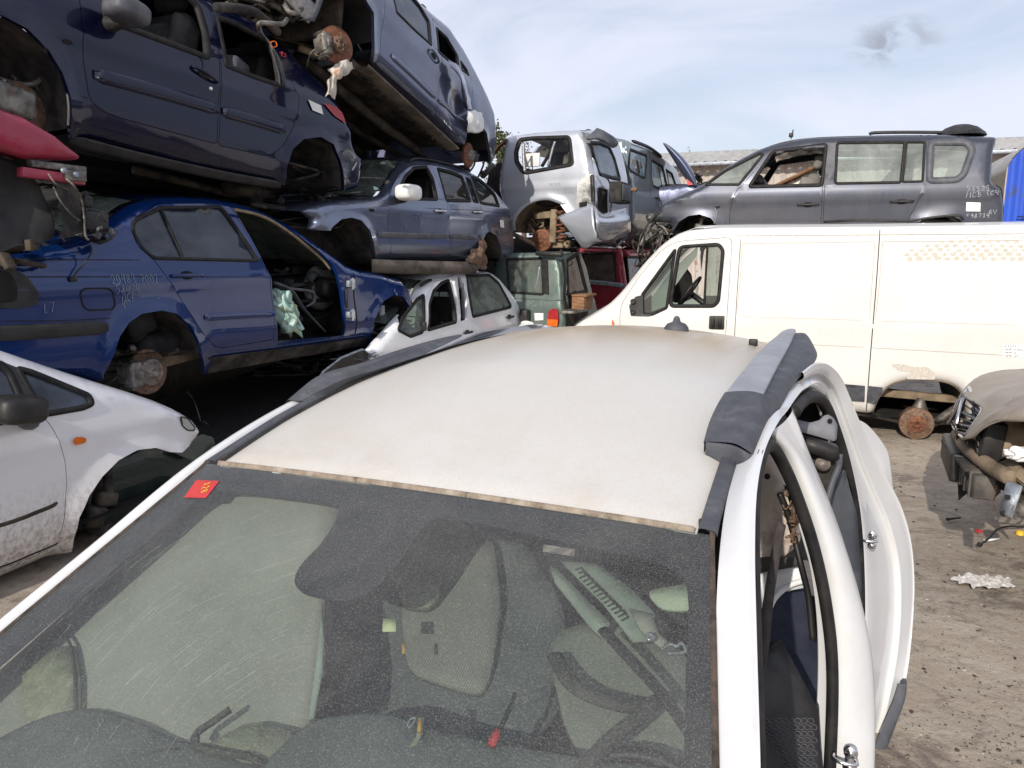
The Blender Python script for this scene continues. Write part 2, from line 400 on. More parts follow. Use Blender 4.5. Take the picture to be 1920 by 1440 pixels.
def tube(bm, pts, r, n=8, cap=True, smoothn=0, flat=1.0):
    pts = [Vector(p) for p in pts]
    if smoothn: pts = catmull(pts, smoothn)
    rs = r if isinstance(r, (list, tuple)) else [r] * len(pts)
    if len(rs) != len(pts):
        rs = [rs[0] + (rs[-1] - rs[0]) * i / (len(pts) - 1) for i in range(len(pts))]
    rings = []; up = Vector((0, 0, 1)); pu = None
    for i, p in enumerate(pts):
        d = (pts[min(i + 1, len(pts) - 1)] - pts[max(i - 1, 0)]).normalized()
        if pu is None:
            pu = d.cross(up if abs(d.z) < .95 else Vector((1, 0, 0))).normalized()
        else:
            pu = (pu - d * pu.dot(d)).normalized()
        w = d.cross(pu)
        rings.append([bm.verts.new(p + (pu * math.cos(2 * math.pi * k / n) + w * math.sin(2 * math.pi * k / n) * flat) * rs[i]) for k in range(n)])
    for a, b in zip(rings, rings[1:]):
        for k in range(n): bm.faces.new((a[k], a[(k + 1) % n], b[(k + 1) % n], b[k]))
    if cap and n > 2:
        bm.faces.new(rings[0][::-1]); bm.faces.new(rings[-1])
def lathe(bm, prof, c=(0, 0, 0), axis='Y', n=28, M=None):
    """prof: list of (radius, height along axis)"""
    rings = []
    for r, h in prof:
        ring = []
        for k in range(n):
            a = 2 * math.pi * k / n
            q = {'Y': Vector((r * math.cos(a), h, r * math.sin(a))), 'X': Vector((h, r * math.cos(a), r * math.sin(a))), 'Z': Vector((r * math.cos(a), r * math.sin(a), h))}[axis]
            q = q + Vector(c)
            if M is not None: q = M @ q
            ring.append(bm.verts.new(q))
        rings.append(ring)
    for a, b in zip(rings, rings[1:]):
        for k in range(n): bm.faces.new((a[k], a[(k + 1) % n], b[(k + 1) % n], b[k]))
    for ring, (r, h) in ((rings[0], prof[0]), (rings[-1], prof[-1])):
        if r > 1e-4: bm.faces.new(ring)
def grid(bm, rows, closed=False, flip=False):
    V = [[bm.verts.new(p) for p in r] for r in rows]
    for a, b in zip(V, V[1:]):
        m = len(a)
        for k in range(m if closed else m - 1):
            q = (a[k], a[(k + 1) % m], b[(k + 1) % m], b[k])
            try: bm.faces.new(q[::-1] if flip else q)
            except ValueError: pass
    return V
def loft(bm, curves, n=24, m=4, flip=False):
    """smooth surface through the curves (each resampled to n); m sub-rows"""
    C = [resamp(c, n) for c in curves]
    rows = []
    cols = [catmull([c[k] for c in C], m) if len(C) > 2 else [C[0][k].lerp(C[1][k], j / m) for j in range(m + 1)] for k in range(n)]
    for j in range(len(cols[0])): rows.append([cols[k][j] for k in range(n)])
    return grid(bm, rows, flip=flip)
def solid(o, t, off=-1.0):
    md = o.modifiers.new('thick', 'SOLIDIFY'); md.thickness = t; md.offset = off
    return o
def blob(bm, c, r, seed=0, amp=.3, fr=1.5, sub=3, sc=(1, 1, 1)):
    g = bmesh.ops.create_icosphere(bm, subdivisions=sub, radius=1)
    for v in g['verts']:
        k = 1 + amp * noise.noise(v.co * fr + Vector((seed * 7.1, seed * 3.3, 0)))
        v.co = Vector(c) + Vector((v.co.x * sc[0], v.co.y * sc[1], v.co.z * sc[2])) * r * k
def cloth(bm, rows, seed=0, amp=.02, n=14, m=5):
    vs = loft(bm, rows, n, m)
    for r in vs:
        for v in r: v.co += Vector((noise.noise(v.co * 14 + Vector((seed, 0, 0))), noise.noise(v.co * 14 + Vector((0, seed, 3))), noise.noise(v.co * 12 + Vector((5, 0, seed))))) * amp
def junk(bm, lo, hi, n, seed, small=.03, big=.12):
    """assorted mechanical bits in a box: pipes, brackets, pots"""
    rg = random.Random(seed)
    def rp(): return Vector([rg.uniform(lo[i], hi[i]) for i in range(3)])
    ext = Vector([hi[i] - lo[i] for i in range(3)])
    for i in range(n):
        k = rg.random(); p = rp()
        if k < .4:
            q = [p]
            for _ in range(rg.randint(2, 4)):
                q.append(Vector([min(hi[a], max(lo[a], q[-1][a] + rg.uniform(-.45, .45) * ext[a])) for a in range(3)]))
            tube(bm, q, rg.uniform(small * .15, small * .6), 6, smoothn=4)
        elif k < .75:
            s = [rg.uniform(small, big) for _ in range(3)]; s[rg.randint(0, 2)] *= .3
            box(bm, p, s, (rg.uniform(-.6, .6), rg.uniform(-.6, .6), rg.uniform(-.6, .6)), .006)
        else:
            r = rg.uniform(small * .5, big * .5); hgt = rg.uniform(small, big)
            Mx = Matrix.Translation(p) @ Matrix.Rotation(rg.uniform(-.7, .7), 4, 'X') @ Matrix.Rotation(rg.uniform(-.7, .7), 4, 'Y')
            lathe(bm, [(r * .6, -hgt / 2), (r, -hgt / 2 + .01), (r, hgt * .2), (r * .7, hgt * .3), (r * .7, hgt / 2), (r * .3, hgt / 2 + .01)], axis=rg.choice('XYZ'), n=12, M=Mx)

# hand-drawn stroke letters on a 0..1 x 0..1.6 cell
GL = {'0': [[(.5, 1.5), (.1, 1.1), (.1, .4), (.5, 0), (.9, .4), (.9, 1.1), (.5, 1.5)]], '1': [[(.2, 1.1), (.6, 1.6), (.6, 0)], [(.2, 0), (.95, 0)]],
      '2': [[(.1, 1.2), (.5, 1.6), (.9, 1.2), (.7, .7), (.1, 0), (1, 0)]], '3': [[(.1, 1.5), (.8, 1.5), (.45, .9), (.9, .5), (.6, 0), (.1, .1)]],
      '4': [[(.3, 1.6), (.1, .7), (.9, .7)], [(.8, 1.5), (.8, -.1)]], '5': [[(.9, 1.6), (.2, 1.6), (.15, .95), (.7, 1), (.9, .5), (.6, 0), (.1, .1)]],
      '6': [[(.8, 1.5), (.3, 1.1), (.1, .5), (.4, 0), (.85, .3), (.7, .75), (.2, .6)]], '7': [[(.1, 1.5), (.9, 1.5), (.4, 0)]],
      '8': [[(.5, .8), (.15, 1.2), (.5, 1.6), (.85, 1.2), (.5, .8), (.1, .35), (.5, 0), (.9, .35), (.5, .8)]], '9': [[(.85, 1.1), (.5, .8), (.15, 1.1), (.5, 1.55), (.85, 1.1), (.7, 0)]],
      'M': [[(0, 0), (.15, 1.5), (.5, .8), (.9, 1.5), (1, 0)]], 'C': [[(.9, 1.3), (.5, 1.55), (.1, 1), (.1, .4), (.5, 0), (.95, .25)]], 'L': [[(.2, 1.5), (.15, 0), (.9, .05)]],
      'B': [[(.15, 0), (.15, 1.5), (.75, 1.3), (.2, .8), (.9, .45), (.6, 0), (.15, 0)]], 'V': [[(0, 1.5), (.45, 0), (.95, 1.5)]], 'F': [[(.1, 0), (.15, 1.5), (.9, 1.5)], [(.15, .8), (.7, .8)]],
      'K': [[(.15, 0), (.15, 1.5)], [(.9, 1.5), (.15, .7), (.9, 0)]], 'O': [[(.5, 1.5), (.05, .75), (.5, 0), (.95, .75), (.5, 1.5)]], 'D': [[(.1, 0), (.1, 1.5), (.8, 1.2), (.9, .5), (.1, 0)]],
      'T': [[(0, 1.5), (1, 1.5)], [(.5, 1.5), (.5, 0)]], 'E': [[(.9, 1.5), (.1, 1.5), (.1, 0), (.9, 0)], [(.1, .8), (.7, .8)]], 'N': [[(.1, 0), (.1, 1.5), (.9, 0), (.9, 1.5)]],
      'I': [[(.5, 0), (.5, 1.5)]], 'S': [[(.9, 1.3), (.4, 1.55), (.15, 1.1), (.85, .5), (.5, 0), (.1, .2)]], 'A': [[(0, 0), (.5, 1.55), (1, 0)], [(.2, .6), (.8, .6)]],
      'R': [[(.1, 0), (.1, 1.5), (.85, 1.2), (.1, .75), (.9, 0)]], 'G': [[(.9, 1.3), (.5, 1.55), (.1, .8), (.5, 0), (.9, .3), (.9, .7), (.5, .7)]], '-': [[(.1, .7), (.8, .7)]], '(': [[(.7, 1.7), (.3, .8), (.7, -.1)]], 'X': [[(0, 0), (1, 1.5)], [(0, 1.5), (1, 0)]]}
def strokes(txt, w, jit=0.08, seed=1):
    """returns list of 2D polylines, cell width w, baseline 0"""
    rg = random.Random(seed); out = []; x = 0
    for ch in txt:
        if ch in GL:
            dy = rg.uniform(-.12, .12)
            for s in GL[ch]:
                out.append([((x + (a + rg.uniform(-jit, jit)) * .72) * w, (b + dy + rg.uniform(-jit, jit)) * w * .72) for a, b in s])
        x += 1.0
    return out
def ribbon2d(bm, pl, w, fn):
    """flat ribbon of width w along 2D polyline; fn maps (x,z) to a 3D point"""
    L = []; n = len(pl)
    for i, p in enumerate(pl):
        a = Vector(pl[max(0, i - 1)]); b = Vector(pl[min(n - 1, i + 1)])
        d = (b - a); d = d.normalized() if d.length > 1e-9 else Vector((1, 0))
        o = Vector((-d.y, d.x)) * w / 2
        L.append((bm.verts.new(fn(p[0] + o.x, p[1] + o.y)), bm.verts.new(fn(p[0] - o.x, p[1] - o.y))))
    for (a, b), (c, d) in zip(L, L[1:]): bm.faces.new((a, b, d, c))

# ------------------------------------------------------------------ car frame: outlines traced on the car's own side plane, at its real distance
AX = Vector((.431, .902, 0)).normalized()
BX = Vector((AX.y, -AX.x, 0))
class Car:
    def __init__(s, name, label, cat, L, off, W=1.7, pitch=0.0, zref=None, tumble=.36, rnd=.07, org=None, group=None, parent=None):
        """L: horizontal direction of image-right length axis; off: a point on the near side plane"""
        L = Vector(L).normalized()
        Y = Vector((-L.y, L.x, 0))            # into the car, away from the viewer
        X = (L * math.cos(pitch) + Vector((0, 0, 1)) * math.sin(pitch)).normalized()
        Z = X.cross(Y)
        s.M = Matrix(((X.x, Y.x, Z.x, off[0]), (X.y, Y.y, Z.y, off[1]), (X.z, Y.z, Z.z, off[2]), (0, 0, 0, 1)))
        s.I = s.M.inverted()
        s.R3 = s.I.to_3x3(); s.co = s.I @ Vector((0, 0, CAMZ))
        s.W = W; s.t = tumble; s.rnd = rnd; s.zs, s.zb = 0.0, .6
        s.root = empty(name, label, cat, s.M, group) if parent is None else parent
        s.LM = None if parent is None else parent.matrix_world.inverted() @ s.M
        s.seed = hash(name) % 97 if False else len(name)
        s.dents = []
    def ray(s, u, v): return s.R3 @ raydir(u, v)
    def onp(s, u, v, y=0.0):
        d = s.ray(u, v); t = (y - s.co.y) / d.y
        q = s.co + d * t
        return (q.x, q.z)
    def refs(s, sill, belt):
        s.zs = s.onp(*sill)[1]; s.zb = s.onp(*belt)[1]
    def prof(s, x, z):
        h = max(.2, s.zb - s.zs); t = (z - s.zs) / h
        y = 0.0
        if t < .3: y += .07 * (1 - max(t, -.3) / .3) ** 2
        if t > .7:
            y += .012 * ((min(t, 1) - .7) / .3) ** 2
        if t > 1:
            dz = z - s.zb
            y += s.t * dz * dz / (dz + .05)
        y -= .010 * math.exp(-((t - .80) / .05) ** 2)
        y += .006 * noise.noise(Vector((x * .9, z * 1.3, s.seed * 1.7)))
        for (dx, dz, r, a) in s.dents:
            q = ((x - dx) ** 2 + (z - dz) ** 2) / (r * r)
            if q < 6: y += a * math.exp(-q)
        return y
    def p(s, u, v, e=0.0):
        y = 0.0
        for _ in range(6):
            x, z = s.onp(u, v, y)
            y = .5 * y + .5 * (s.prof(x, z) + e * s.rnd)
        x, z = s.onp(u, v, y)
        return (x, z)
    def P(s, pts, e=0.0, r=0.0, n=4):
        q = [s.p(u, v, e) for u, v in pts]
        return roundpoly(q, r, n) if r else q
    def S(s, x, z, dy=0.0): return Vector((x, s.prof(x, z) + dy, z))
    def S3(s, u, v, dy=0.0):
        x, z = s.p(u, v); return s.S(x, z, dy)
    def at(s, u, v, y):
        x, z = s.onp(u, v, y); return Vector((x, y, z))
    def mk(s, name, bm, mat, parent=None, smooth=True, label=None):
        if parent is None: return mk(name, bm, mat, s.root, smooth, s.LM, label)
        return mk(name, bm, mat, parent, smooth, None, label)
    # -- the shell
    def side(s, hull, mat, arches=(), doors=(), wins=(), gone=(), h=.055, far=True, hr=.03, flange=.03, gap=.0045, noround=None, name='body'):
        """hull/arches/...: pixel polygons. doors: list of (pixel polygon, name, rounding, mat or None, label)"""
        s.hull = roundpoly(s.P(hull, 1.0), hr, 3)
        if area(s.hull) < 0: s.hull = s.hull[::-1]
        s.arch = [s.P(a) for a in arches]
        s.wins = [s.P(w[0], r=w[1]) for w in wins]
        s.gonep = [s.P(w[0], r=w[1]) for w in gone]
        D = [(s.P(d[0], r=d[2]), d) for d in doors]
        ins = [offset(q, -gap) for q, _ in D]
        extra = []
        H = densify(s.hull, h * .8)
        for d in (.012, .028, .05, .075):
            extra += offset(H, -d * s.rnd / .07)
        reg = [q for q, _ in D] + ins
        P, F, C = tri2d(s.hull, s.arch + s.wins + s.gonep, h, reg, extra)
        dh = dist(P, s.hull)
        da = np.full(len(P), 9.0)
        for a in s.arch: da = np.minimum(da, dist(P, a))
        Y = np.zeros(len(P)); r = s.rnd
        for i, (x, z) in enumerate(P):
            y = s.prof(x, z)
            if dh[i] < r and da[i] > .02:
                k = 1 - dh[i] / r
                rr = r * (1 - math.sqrt(max(0, 1 - k * k)))
                y += rr * min(1, (da[i] - .02) / .1)
            if da[i] < .2: y -= .022 * math.exp(-(da[i] / .055) ** 2)
            Y[i] = y
        s._P, s._Y = P, Y
        which = np.full(len(F), -1)
        for k, (q, d) in enumerate(D):
            a = inpoly(C, q); which[a] = -2
            which[inpoly(C, ins[k])] = k
        objs = []
        def build(nm, sel, mt, both, lab=None):
            bm = bmesh.new(); idx = {}
            def vert(i, farside=False):
                key = (i, farside)
                if key not in idx:
                    y = Y[i]; y = s.W - y if farside else y
                    idx[key] = bm.verts.new((P[i][0], y, P[i][1]))
                return idx[key]
            for f in F[sel]: bm.faces.new([vert(i) for i in f])
            near = list(bm.edges)
            bd = [e for e in near if len(e.link_faces) == 1]
            for e in bd: e.smooth = False
            g = bmesh.ops.extrude_edge_only(bm, edges=bd)
            for v in [x for x in g['geom'] if isinstance(x, bmesh.types.BMVert)]: v.co.y += flange
            if both:
                for f in F[(which != -2)] if both == 2 else F: bm.faces.new([vert(i, True) for i in f][::-1])
            bmesh.ops.recalc_face_normals
            return s.mk(nm, bm, mt, label=lab)
        s.body = build(name, which == -1, mat, 1 if far else 0)
        for k, (q, d) in enumerate(D):
            s.__dict__.setdefault('doors', []).append(build(d[1], which == k, d[3] or mat, 0, d[4] if len(d) > 4 else None))
        return s.body
    def top(s, pts, mat, name='roof', crown=.03, inset=0.0, e=1.0, n=14, lift=0.0, y1=None, smooth=True):
        q = [s.p(u, v, e) for u, v in pts]
        q3 = resamp([Vector((a, 0, b)) for a, b in q], max(8, len(q) * 4))
        rows = []
        for i, c in enumerate(q3):
            t = (q3[min(i + 1, len(q3) - 1)] - q3[max(0, i - 1)]).normalized()
            nn = Vector((-t.z, 0, t.x));
            if nn.z < -.3 or (abs(nn.z) < .3 and False): nn = -nn
            y0 = s.prof(c.x, c.z) + s.rnd * e + inset
            yy = (s.W - y0) if y1 is None else y1
            rows.append([Vector((c.x, y0 + (yy - y0) * k / n, c.z)) + nn * (crown * (1 - (2 * k / n - 1) ** 2) + lift) for k in range(n + 1)])
        bm = bmesh.new(); grid(bm, rows)
        return s.mk(name, bm, mat, smooth=smooth)
    def pane(s, pts, mat, name='window', r=.03, dy=.012, trim=.022, tm=None, h=.12, e=0.0, th=.0, parent=None, tname='window_frame'):
        q = s.P(pts, e, r) if r else s.P(pts, e)
        o = None
        if mat is not None:
            P, F, C = tri2d(q, [], h)
            bm = bmesh.new(); V = [bm.verts.new(s.S(x, z, dy)) for x, z in P]
            for f in F: bm.faces.new([V[i] for i in f])
            o = s.mk(name, bm, mat, parent)
        if trim:
            qi, qo = densify(offset(q, -trim * .45), .06), None
            a = densify(q, .06)
            inn, out = offset(a, -trim * .5), offset(a, trim * .5)
            bm = bmesh.new()
            rows = [[s.S(x, z, .03) for x, z in inn], [s.S(x, z, -.002) for x, z in inn], [s.S(x, z, -.008) for x, z in a], [s.S(x, z, -.004) for x, z in out], [s.S(x, z, .004) for x, z in out]]
            grid(bm, rows, closed=True)
            f = s.mk(tname, bm, tm or M_RUB, parent)
            if o is None: o = f
        return o
    def strip(s, pts, w, t, mat, name='side_moulding', parent=None, e=0.0):
        q = [s.p(u, v, e) for u, v in pts]
        q = [tuple(v) for v in resamp([Vector((a, b, 0)) for a, b in q], max(6, len(q) * 5))]
        rows = []
        for i, c in enumerate(q):
            d = (Vector(q[min(i + 1, len(q) - 1)][:2]) - Vector(q[max(0, i - 1)][:2])).normalized(); o = Vector((-d.y, d.x))
            en = 1.0 if 0 < i < len(q) - 1 else .6
            rows.append([s.S(c[0] + o.x * w / 2 * k * en, c[1] + o.y * w / 2 * k * en, dy * en if dy < 0 else dy) for k, dy in ((-1, .005), (-.95, -t * .7), (-.6, -t), (.5, -t), (.9, -t * .8), (1, .005))])
        bm = bmesh.new(); V = grid(bm, rows)
        bm.faces.new(V[0]); bm.faces.new(V[-1][::-1])
        return s.mk(name, bm, mat, parent)
    def patch(s, pts, mat, name, dy=-.003, r=.0, h=.08, parent=None, e=0.0, label=None):
        return s.pane(pts, mat, name, r, dy, 0, h=h, parent=parent, e=e)
    def write(s, txt, u, v, w, mat, name='chalk_writing', seed=3, slope=0.0, th=.007, bm=None, parent=None, hs=1.0):
        x0, z0 = s.p(u, v); new = bm is None
        if new: bm = bmesh.new()
        cs, sn = math.cos(slope), math.sin(slope)
        for pl in strokes(txt, w, seed=seed):
            pl = [(a, b * hs) for a, b in pl]
            ribbon2d(bm, pl, th, lambda a, b: s.S(x0 + a * cs - b * sn, z0 + a * sn + b * cs, -.004))
        if new: return s.mk(name, bm, mat, parent)
    def wells(s, depth=.42, mat=None, which=None, name='wheel_arch_liner'):
        for i, a in enumerate(s.arch):
            if which is not None and i not in which: continue
            A = np.array(a); keep = inpoly(A, s.hull)
            q = [tuple(x) for x, k in zip(a, keep) if k]
            if len(q) < 3: continue
            q = resamp([Vector((x, 0, z)) for x, z in q], 22)
            rows = []
            for y in (.01, .10, depth * .6, depth):
                g = 1 + .02 * (y > .02)
                c = sum((p for p in q), Vector()) / len(q)
                rows.append([Vector((c.x + (p.x - c.x) * g, s.prof(p.x, p.z) + y, c.z + (p.z - c.z) * g)) for p in q])
            bm = bmesh.new(); V = grid(bm, rows)
            bm.faces.new(V[-1])
            s.mk(name, bm, mat or M_LINER)
    def floor(s, u0, u1, v, y0=.06, mat=None, name='floor_pan', th=.03, zoff=.0, n=26):
        x0, z0 = s.onp(u0[0], u0[1], y0); x1, z1 = s.onp(u1[0], u1[1], y0)
        bm = bmesh.new(); rows = []
        for i in range(n + 1):
            row = []
            for j in range(17):
                t = j / 16
                x = x0 + (x1 - x0) * i / n; z = z0 + (z1 - z0) * i / n + zoff
                if 7 <= j <= 9: z += .10
                if j in (2, 14): z -= .05
                if j in (1, 15): z -= .0
                z += .015 * noise.noise(Vector((x * 3, j * .7, 1)))
                row.append(Vector((x, y0 + (s.W - 2 * y0) * t, z)))
            rows.append(row)
        grid(bm, rows)
        o = s.mk(name, bm, mat or M_UNDER)
        return o
    def seat(s, x, y, z, mat=None, sc=1.0, face=1, lean=.25, name='seat', wid=.5):
        """a car seat: cushion, back, headrest; face +1 looks towards +x"""
        bm = bmesh.new(); f = face
        box(bm, (x + f * .22 * sc, y, z + .09), (.5 * sc, wid, .17), (0, -f * .08, 0), .06, seg=3)
        box(bm, (x - f * .10 * sc, y, z + .42), (.16, wid * .96, .62), (0, -f * lean, 0), .06, seg=3)
        box(bm, (x - f * .05 * sc - f * .02, y - wid * .44, z + .42), (.22, .08, .52), (0, -f * lean, 0), .035, seg=2)
        box(bm, (x - f * .05 * sc - f * .02, y + wid * .44, z + .42), (.22, .08, .52), (0, -f * lean, 0), .035, seg=2)
        hx = x - f * (.10 + .40 * math.sin(lean)) * sc
        o = s.mk(name, bm, mat or M_SEAT)
        bm = bmesh.new()
        box(bm, (hx, y, z + .86), (.11, .27, .17), (0, -f * lean, 0), .05, seg=3)
        for q in (-.06, .06): tube(bm, [(hx, y + q, z + .68), (hx, y + q, z + .82)], .007, 6)
        s.mk('headrest', bm, mat or M_SEAT, o)
        return o
    def disc(s, u, v, y, R_=.14, mat=None, hub=.5, cal=None, axis_tilt=0.0, name='brake_disc', drum=False, hm=None, steer=0.0):
        c = s.at(u, v, y); bm = bmesh.new()
        T = Matrix.Translation(c) @ Matrix.Rotation(steer, 4, 'Z') @ Matrix.Rotation(axis_tilt, 4, 'X')
        if drum:
            lathe(bm, [(R_ * .2, .14), (R_ * .96, .14), (R_, .12), (R_, .02), (R_ * .965, .0), (R_ * .93, .004), (R_ * .90, .001), (hub * R_ * 1.05, .002), (hub * R_, -.004), (.0005, -.004)], n=40, M=T)
        else:
            lathe(bm, [(R_ * .5, .024), (R_ * .985, .024), (R_, .022), (R_, .014), (R_ * .94, .012), (R_ * .94, .008), (R_, .006), (R_, -.002), (R_ * .985, -.004), (hub * R_ * 1.08, -.003), (hub * R_, -.006), (.0005, -.006)], n=40, M=T)
        o = s.mk(name, bm, mat or M_RUST)
        bm = bmesh.new(); h = .008 if drum else .045; hr = hub * R_
        lathe(bm, [(hr * .99, 0), (hr, -h * .8), (hr * .93, -h), (hr * .42, -h - .001), (hr * .40, -h - .018), (hr * .30, -h - .024), (hr * .27, -h - .012), (.0005, -h - .012)], n=32, M=T)
        for k in range(5):
            a = 2 * math.pi * k / 5 + .3
            lathe(bm, [(.0085, 0), (.0085, -.012 if not drum else -.02), (.0005, -.012 if not drum else -.02)], c=(hr * .68 * math.cos(a), -h, hr * .68 * math.sin(a)), n=8, M=T)
        s.mk('wheel_hub', bm, hm or M_HUB, o)
        if cal is not None:
            bm = bmesh.new()
            T2 = T @ Matrix.Rotation(-cal, 4, 'Y')
            box(bm, (R_ * .80, -.01, 0), (.085, .10, .17), None, .018, M=T2)
            box(bm, (R_ * .98, .01, 0), (.05, .14, .12), None, .015, M=T2)
            box(bm, (R_ * .70, -.055, .0), (.05, .03, .06), None, .01, M=T2)
            for q in (-.09, .09):
                box(bm, (R_ * .9, .04, q), (.03, .08, .03), None, .008, M=T2)
                lathe(bm, [(.012, -.06), (.012, .06)], c=(R_ * .95, .02, q), n=10, M=T2)
            tube(bm, [T2 @ Vector((R_ * .95, .06, 0)), T2 @ Vector((R_ * 1.3, .12, .05)), T2 @ Vector((R_ * 1.1, .25, .12))], .007, 6, smoothn=5)
            s.mk('brake_caliper', bm, M_METAL, o)
        return o
    def strut(s, u, v, y, L=.45, mat=None, lean=.15, spring=True, name='suspension_strut'):
        c = s.at(u, v, y); bm = bmesh.new()
        tube(bm, [c + Vector((0, .07, 0)), c + Vector((lean * .3, .09, L * .5)), c + Vector((lean, .1, L))], [.032, .026, .02], 12)
        if spring:
            pts = []
            for k in range(90):
                a = k / 90 * 2 * math.pi * 6; t = k / 89
                pts.append(c + Vector((lean * (.35 + .65 * t) + .065 * math.cos(a), .09 + .065 * math.sin(a), L * (.35 + .6 * t))))
            tube(bm, pts, .008, 6)
        tube(bm, [c + Vector((0, .05, -.02)), c + Vector((-.12, .30, -.06)), c + Vector((-.2, .55, -.04))], .022, 8)
        tube(bm, [c + Vector((0, .05, 0)), c + Vector((.2, .3, -.02)), c + Vector((.25, .5, 0))], .014, 8)
        tube(bm, [c + Vector((0, .02, 0)), c + Vector((0, .6, .03))], .024, 10)
        box(bm, c + Vector((0, .06, 0)), (.11, .07, .16), (0, .2, 0), .02)
        return s.mk(name, bm, mat or M_METAL)
    def handle(s, u, v, mat, L=.20, parent=None, name='door_handle', ang=0.0, cup=True):
        x, z = s.p(u, v); bm = bmesh.new()
        ca, sa = math.cos(ang), math.sin(ang)
        q = [(-L / 2, -.004), (-L * .46, -.022), (-L * .2, -.034), (L * .2, -.034), (L * .46, -.022), (L / 2, -.004)]
        tube(bm, [s.S(x + a * ca, z + a * sa, b) for a, b in q], [.012, .015, .015, .015, .015, .012], 8, smoothn=3, flat=1.0)
        o = s.mk(name, bm, mat, parent)
        if cup:
            bm = bmesh.new()
            n = 20; rows = []
            for rr, d in ((1, -.0025), (.85, -.001), (.0, -.001)):
                rows.append([s.S(x + rr * .055 * math.cos(2 * math.pi * k / n), z + rr * .028 * math.sin(2 * math.pi * k / n), d) for k in range(n)])
            grid(bm, rows, closed=True)
            s.mk('handle_recess', bm, M_DARK, o)
        return o
    def mirror(s, u, v, mat, sz=(.2, .09, .13), rot=0.0, out=.16, stalk=(0, 0), name='side_mirror'):
        x, z = s.onp(u, v, -out); bm = bmesh.new()
        T = Matrix.Translation((x, -out, z)) @ Matrix.Rotation(rot, 4, 'Y')
        g = bmesh.ops.create_uvsphere(bm, u_segments=24, v_segments=14, radius=1)
        for w in g['verts']:
            c = w.co
            q = Vector([math.copysign(abs(c[i]) ** .6, c[i]) for i in range(3)])
            w.co = T @ Vector((q.x * sz[0] / 2, q.y * sz[1] / 2 * 1.6, q.z * sz[2] / 2))
        o = s.mk(name, bm, mat)
        bm = bmesh.new(); sx, sz_ = s.p(*stalk) if stalk != (0, 0) else (x, z)
        b = s.S(sx, sz_, .02)
        tube(bm, [Vector((x, -out, z - sz[2] * .25)), (Vector((x, -out, z)) + b) / 2 + Vector((0, 0, -.03)), b], [.03, .035, .05], 10, smoothn=3)
        s.mk('mirror_stalk', bm, M_BLACK, o)
        return o
    def path(s, pts, r, mat, name, y=-.02, parent=None, n=6, sm=6):
        bm = bmesh.new()
        tube(bm, [s.at(u, v, yy) for u, v, yy in [(p[0], p[1], p[2] if len(p) > 2 else y) for p in pts]], r, n, smoothn=sm)
        return s.mk(name, bm, mat, parent)
def plane_pt(u, v, b):
    """world point where pixel ray meets the plane 'b' metres across the rows"""
    d = raydir(u, v); t = b / (d.x * BX.x + d.y * BX.y)
    return Vector((0, 0, CAMZ)) + d * t
def depth_pt(u, v, t): return Vector((0, 0, CAMZ)) + raydir(u, v) * t
def ground_pt(u, v, z=0.0):
    d = raydir(u, v); return Vector((0, 0, CAMZ)) + d * ((z - CAMZ) / d.z)
# ================================================================== ground
def ground():
    m, nt, b = _new('yard_ground')
    big = _range(nt, _noise(nt, .55, 9, .65, .8), .38, .62)
    base = _mixc(nt, big, (.40, .335, .26), (.26, .21, .165))
    mid = _range(nt, _noise(nt, 2.6, 10, .7, .9, stretch=(1, 1.6, 1)), .45, .66)
    base = _mixc(nt, _math(nt, 'MULTIPLY', mid, .65), base, (.44, .40, .335))
    st = _range(nt, _noise(nt, 1.3, 10, .72, 1.2), .55, .61)
    base = _mixc(nt, _math(nt, 'MULTIPLY', st, .7), base, (.11, .088, .072))
    cl = _range(nt, _noise(nt, 9, 10, .78, .6), .52, .62)
    base = _mixc(nt, _math(nt, 'MULTIPLY', cl, .55), base, (.13, .105, .085))
    sp = _range(nt, _noise(nt, 70, 8, .8), .58, .66)
    base = _mixc(nt, _math(nt, 'MULTIPLY', sp, .75), base, (.06, .048, .04))
    sp2 = _range(nt, _noise(nt, 95, 6, .75), .62, .70)
    base = _mixc(nt, _math(nt, 'MULTIPLY', sp2, .6), base, (.55, .51, .45))
    nt.links.new(base, b.inputs['Base Color'])
    nt.links.new(_range(nt, _noise(nt, 1.2, 5), .4, .6, .62, .95), b.inputs['Roughness'])
    bp = nt.nodes.new('ShaderNodeBump'); bp.inputs['Strength'].default_value = .9; bp.inputs['Distance'].default_value = .02
    hh = _math(nt, 'ADD', _noise(nt, 14, 9, .7), _math(nt, 'MULTIPLY', _noise(nt, 2.2, 5), 1.3))
    nt.links.new(hh, bp.inputs['Height']); nt.links.new(bp.outputs[0], b.inputs['Normal'])
    bm = bmesh.new()
    def hz(x, y): return (.018 * noise.noise(Vector((x * .8, y * .8, 3))) + .008 * noise.noise(Vector((x * 3, y * 3, 1)))) if abs(x) < 14 and abs(y - 7) < 12 else 0
    xs = [-400, -100, -40, -15] + [i * .25 for i in range(-48, 49)] + [15, 40, 100, 400]
    ys = [-400, -100, -30, -6] + [i * .25 for i in range(-12, 65)] + [20, 40, 100, 400, 900]
    grid(bm, [[Vector((x, y, hz(x, y))) for x in xs] for y in ys], flip=True)
    o = mk('ground', bm, m); o['kind'] = 'structure'
    for f in o.data.polygons: pass
ground()

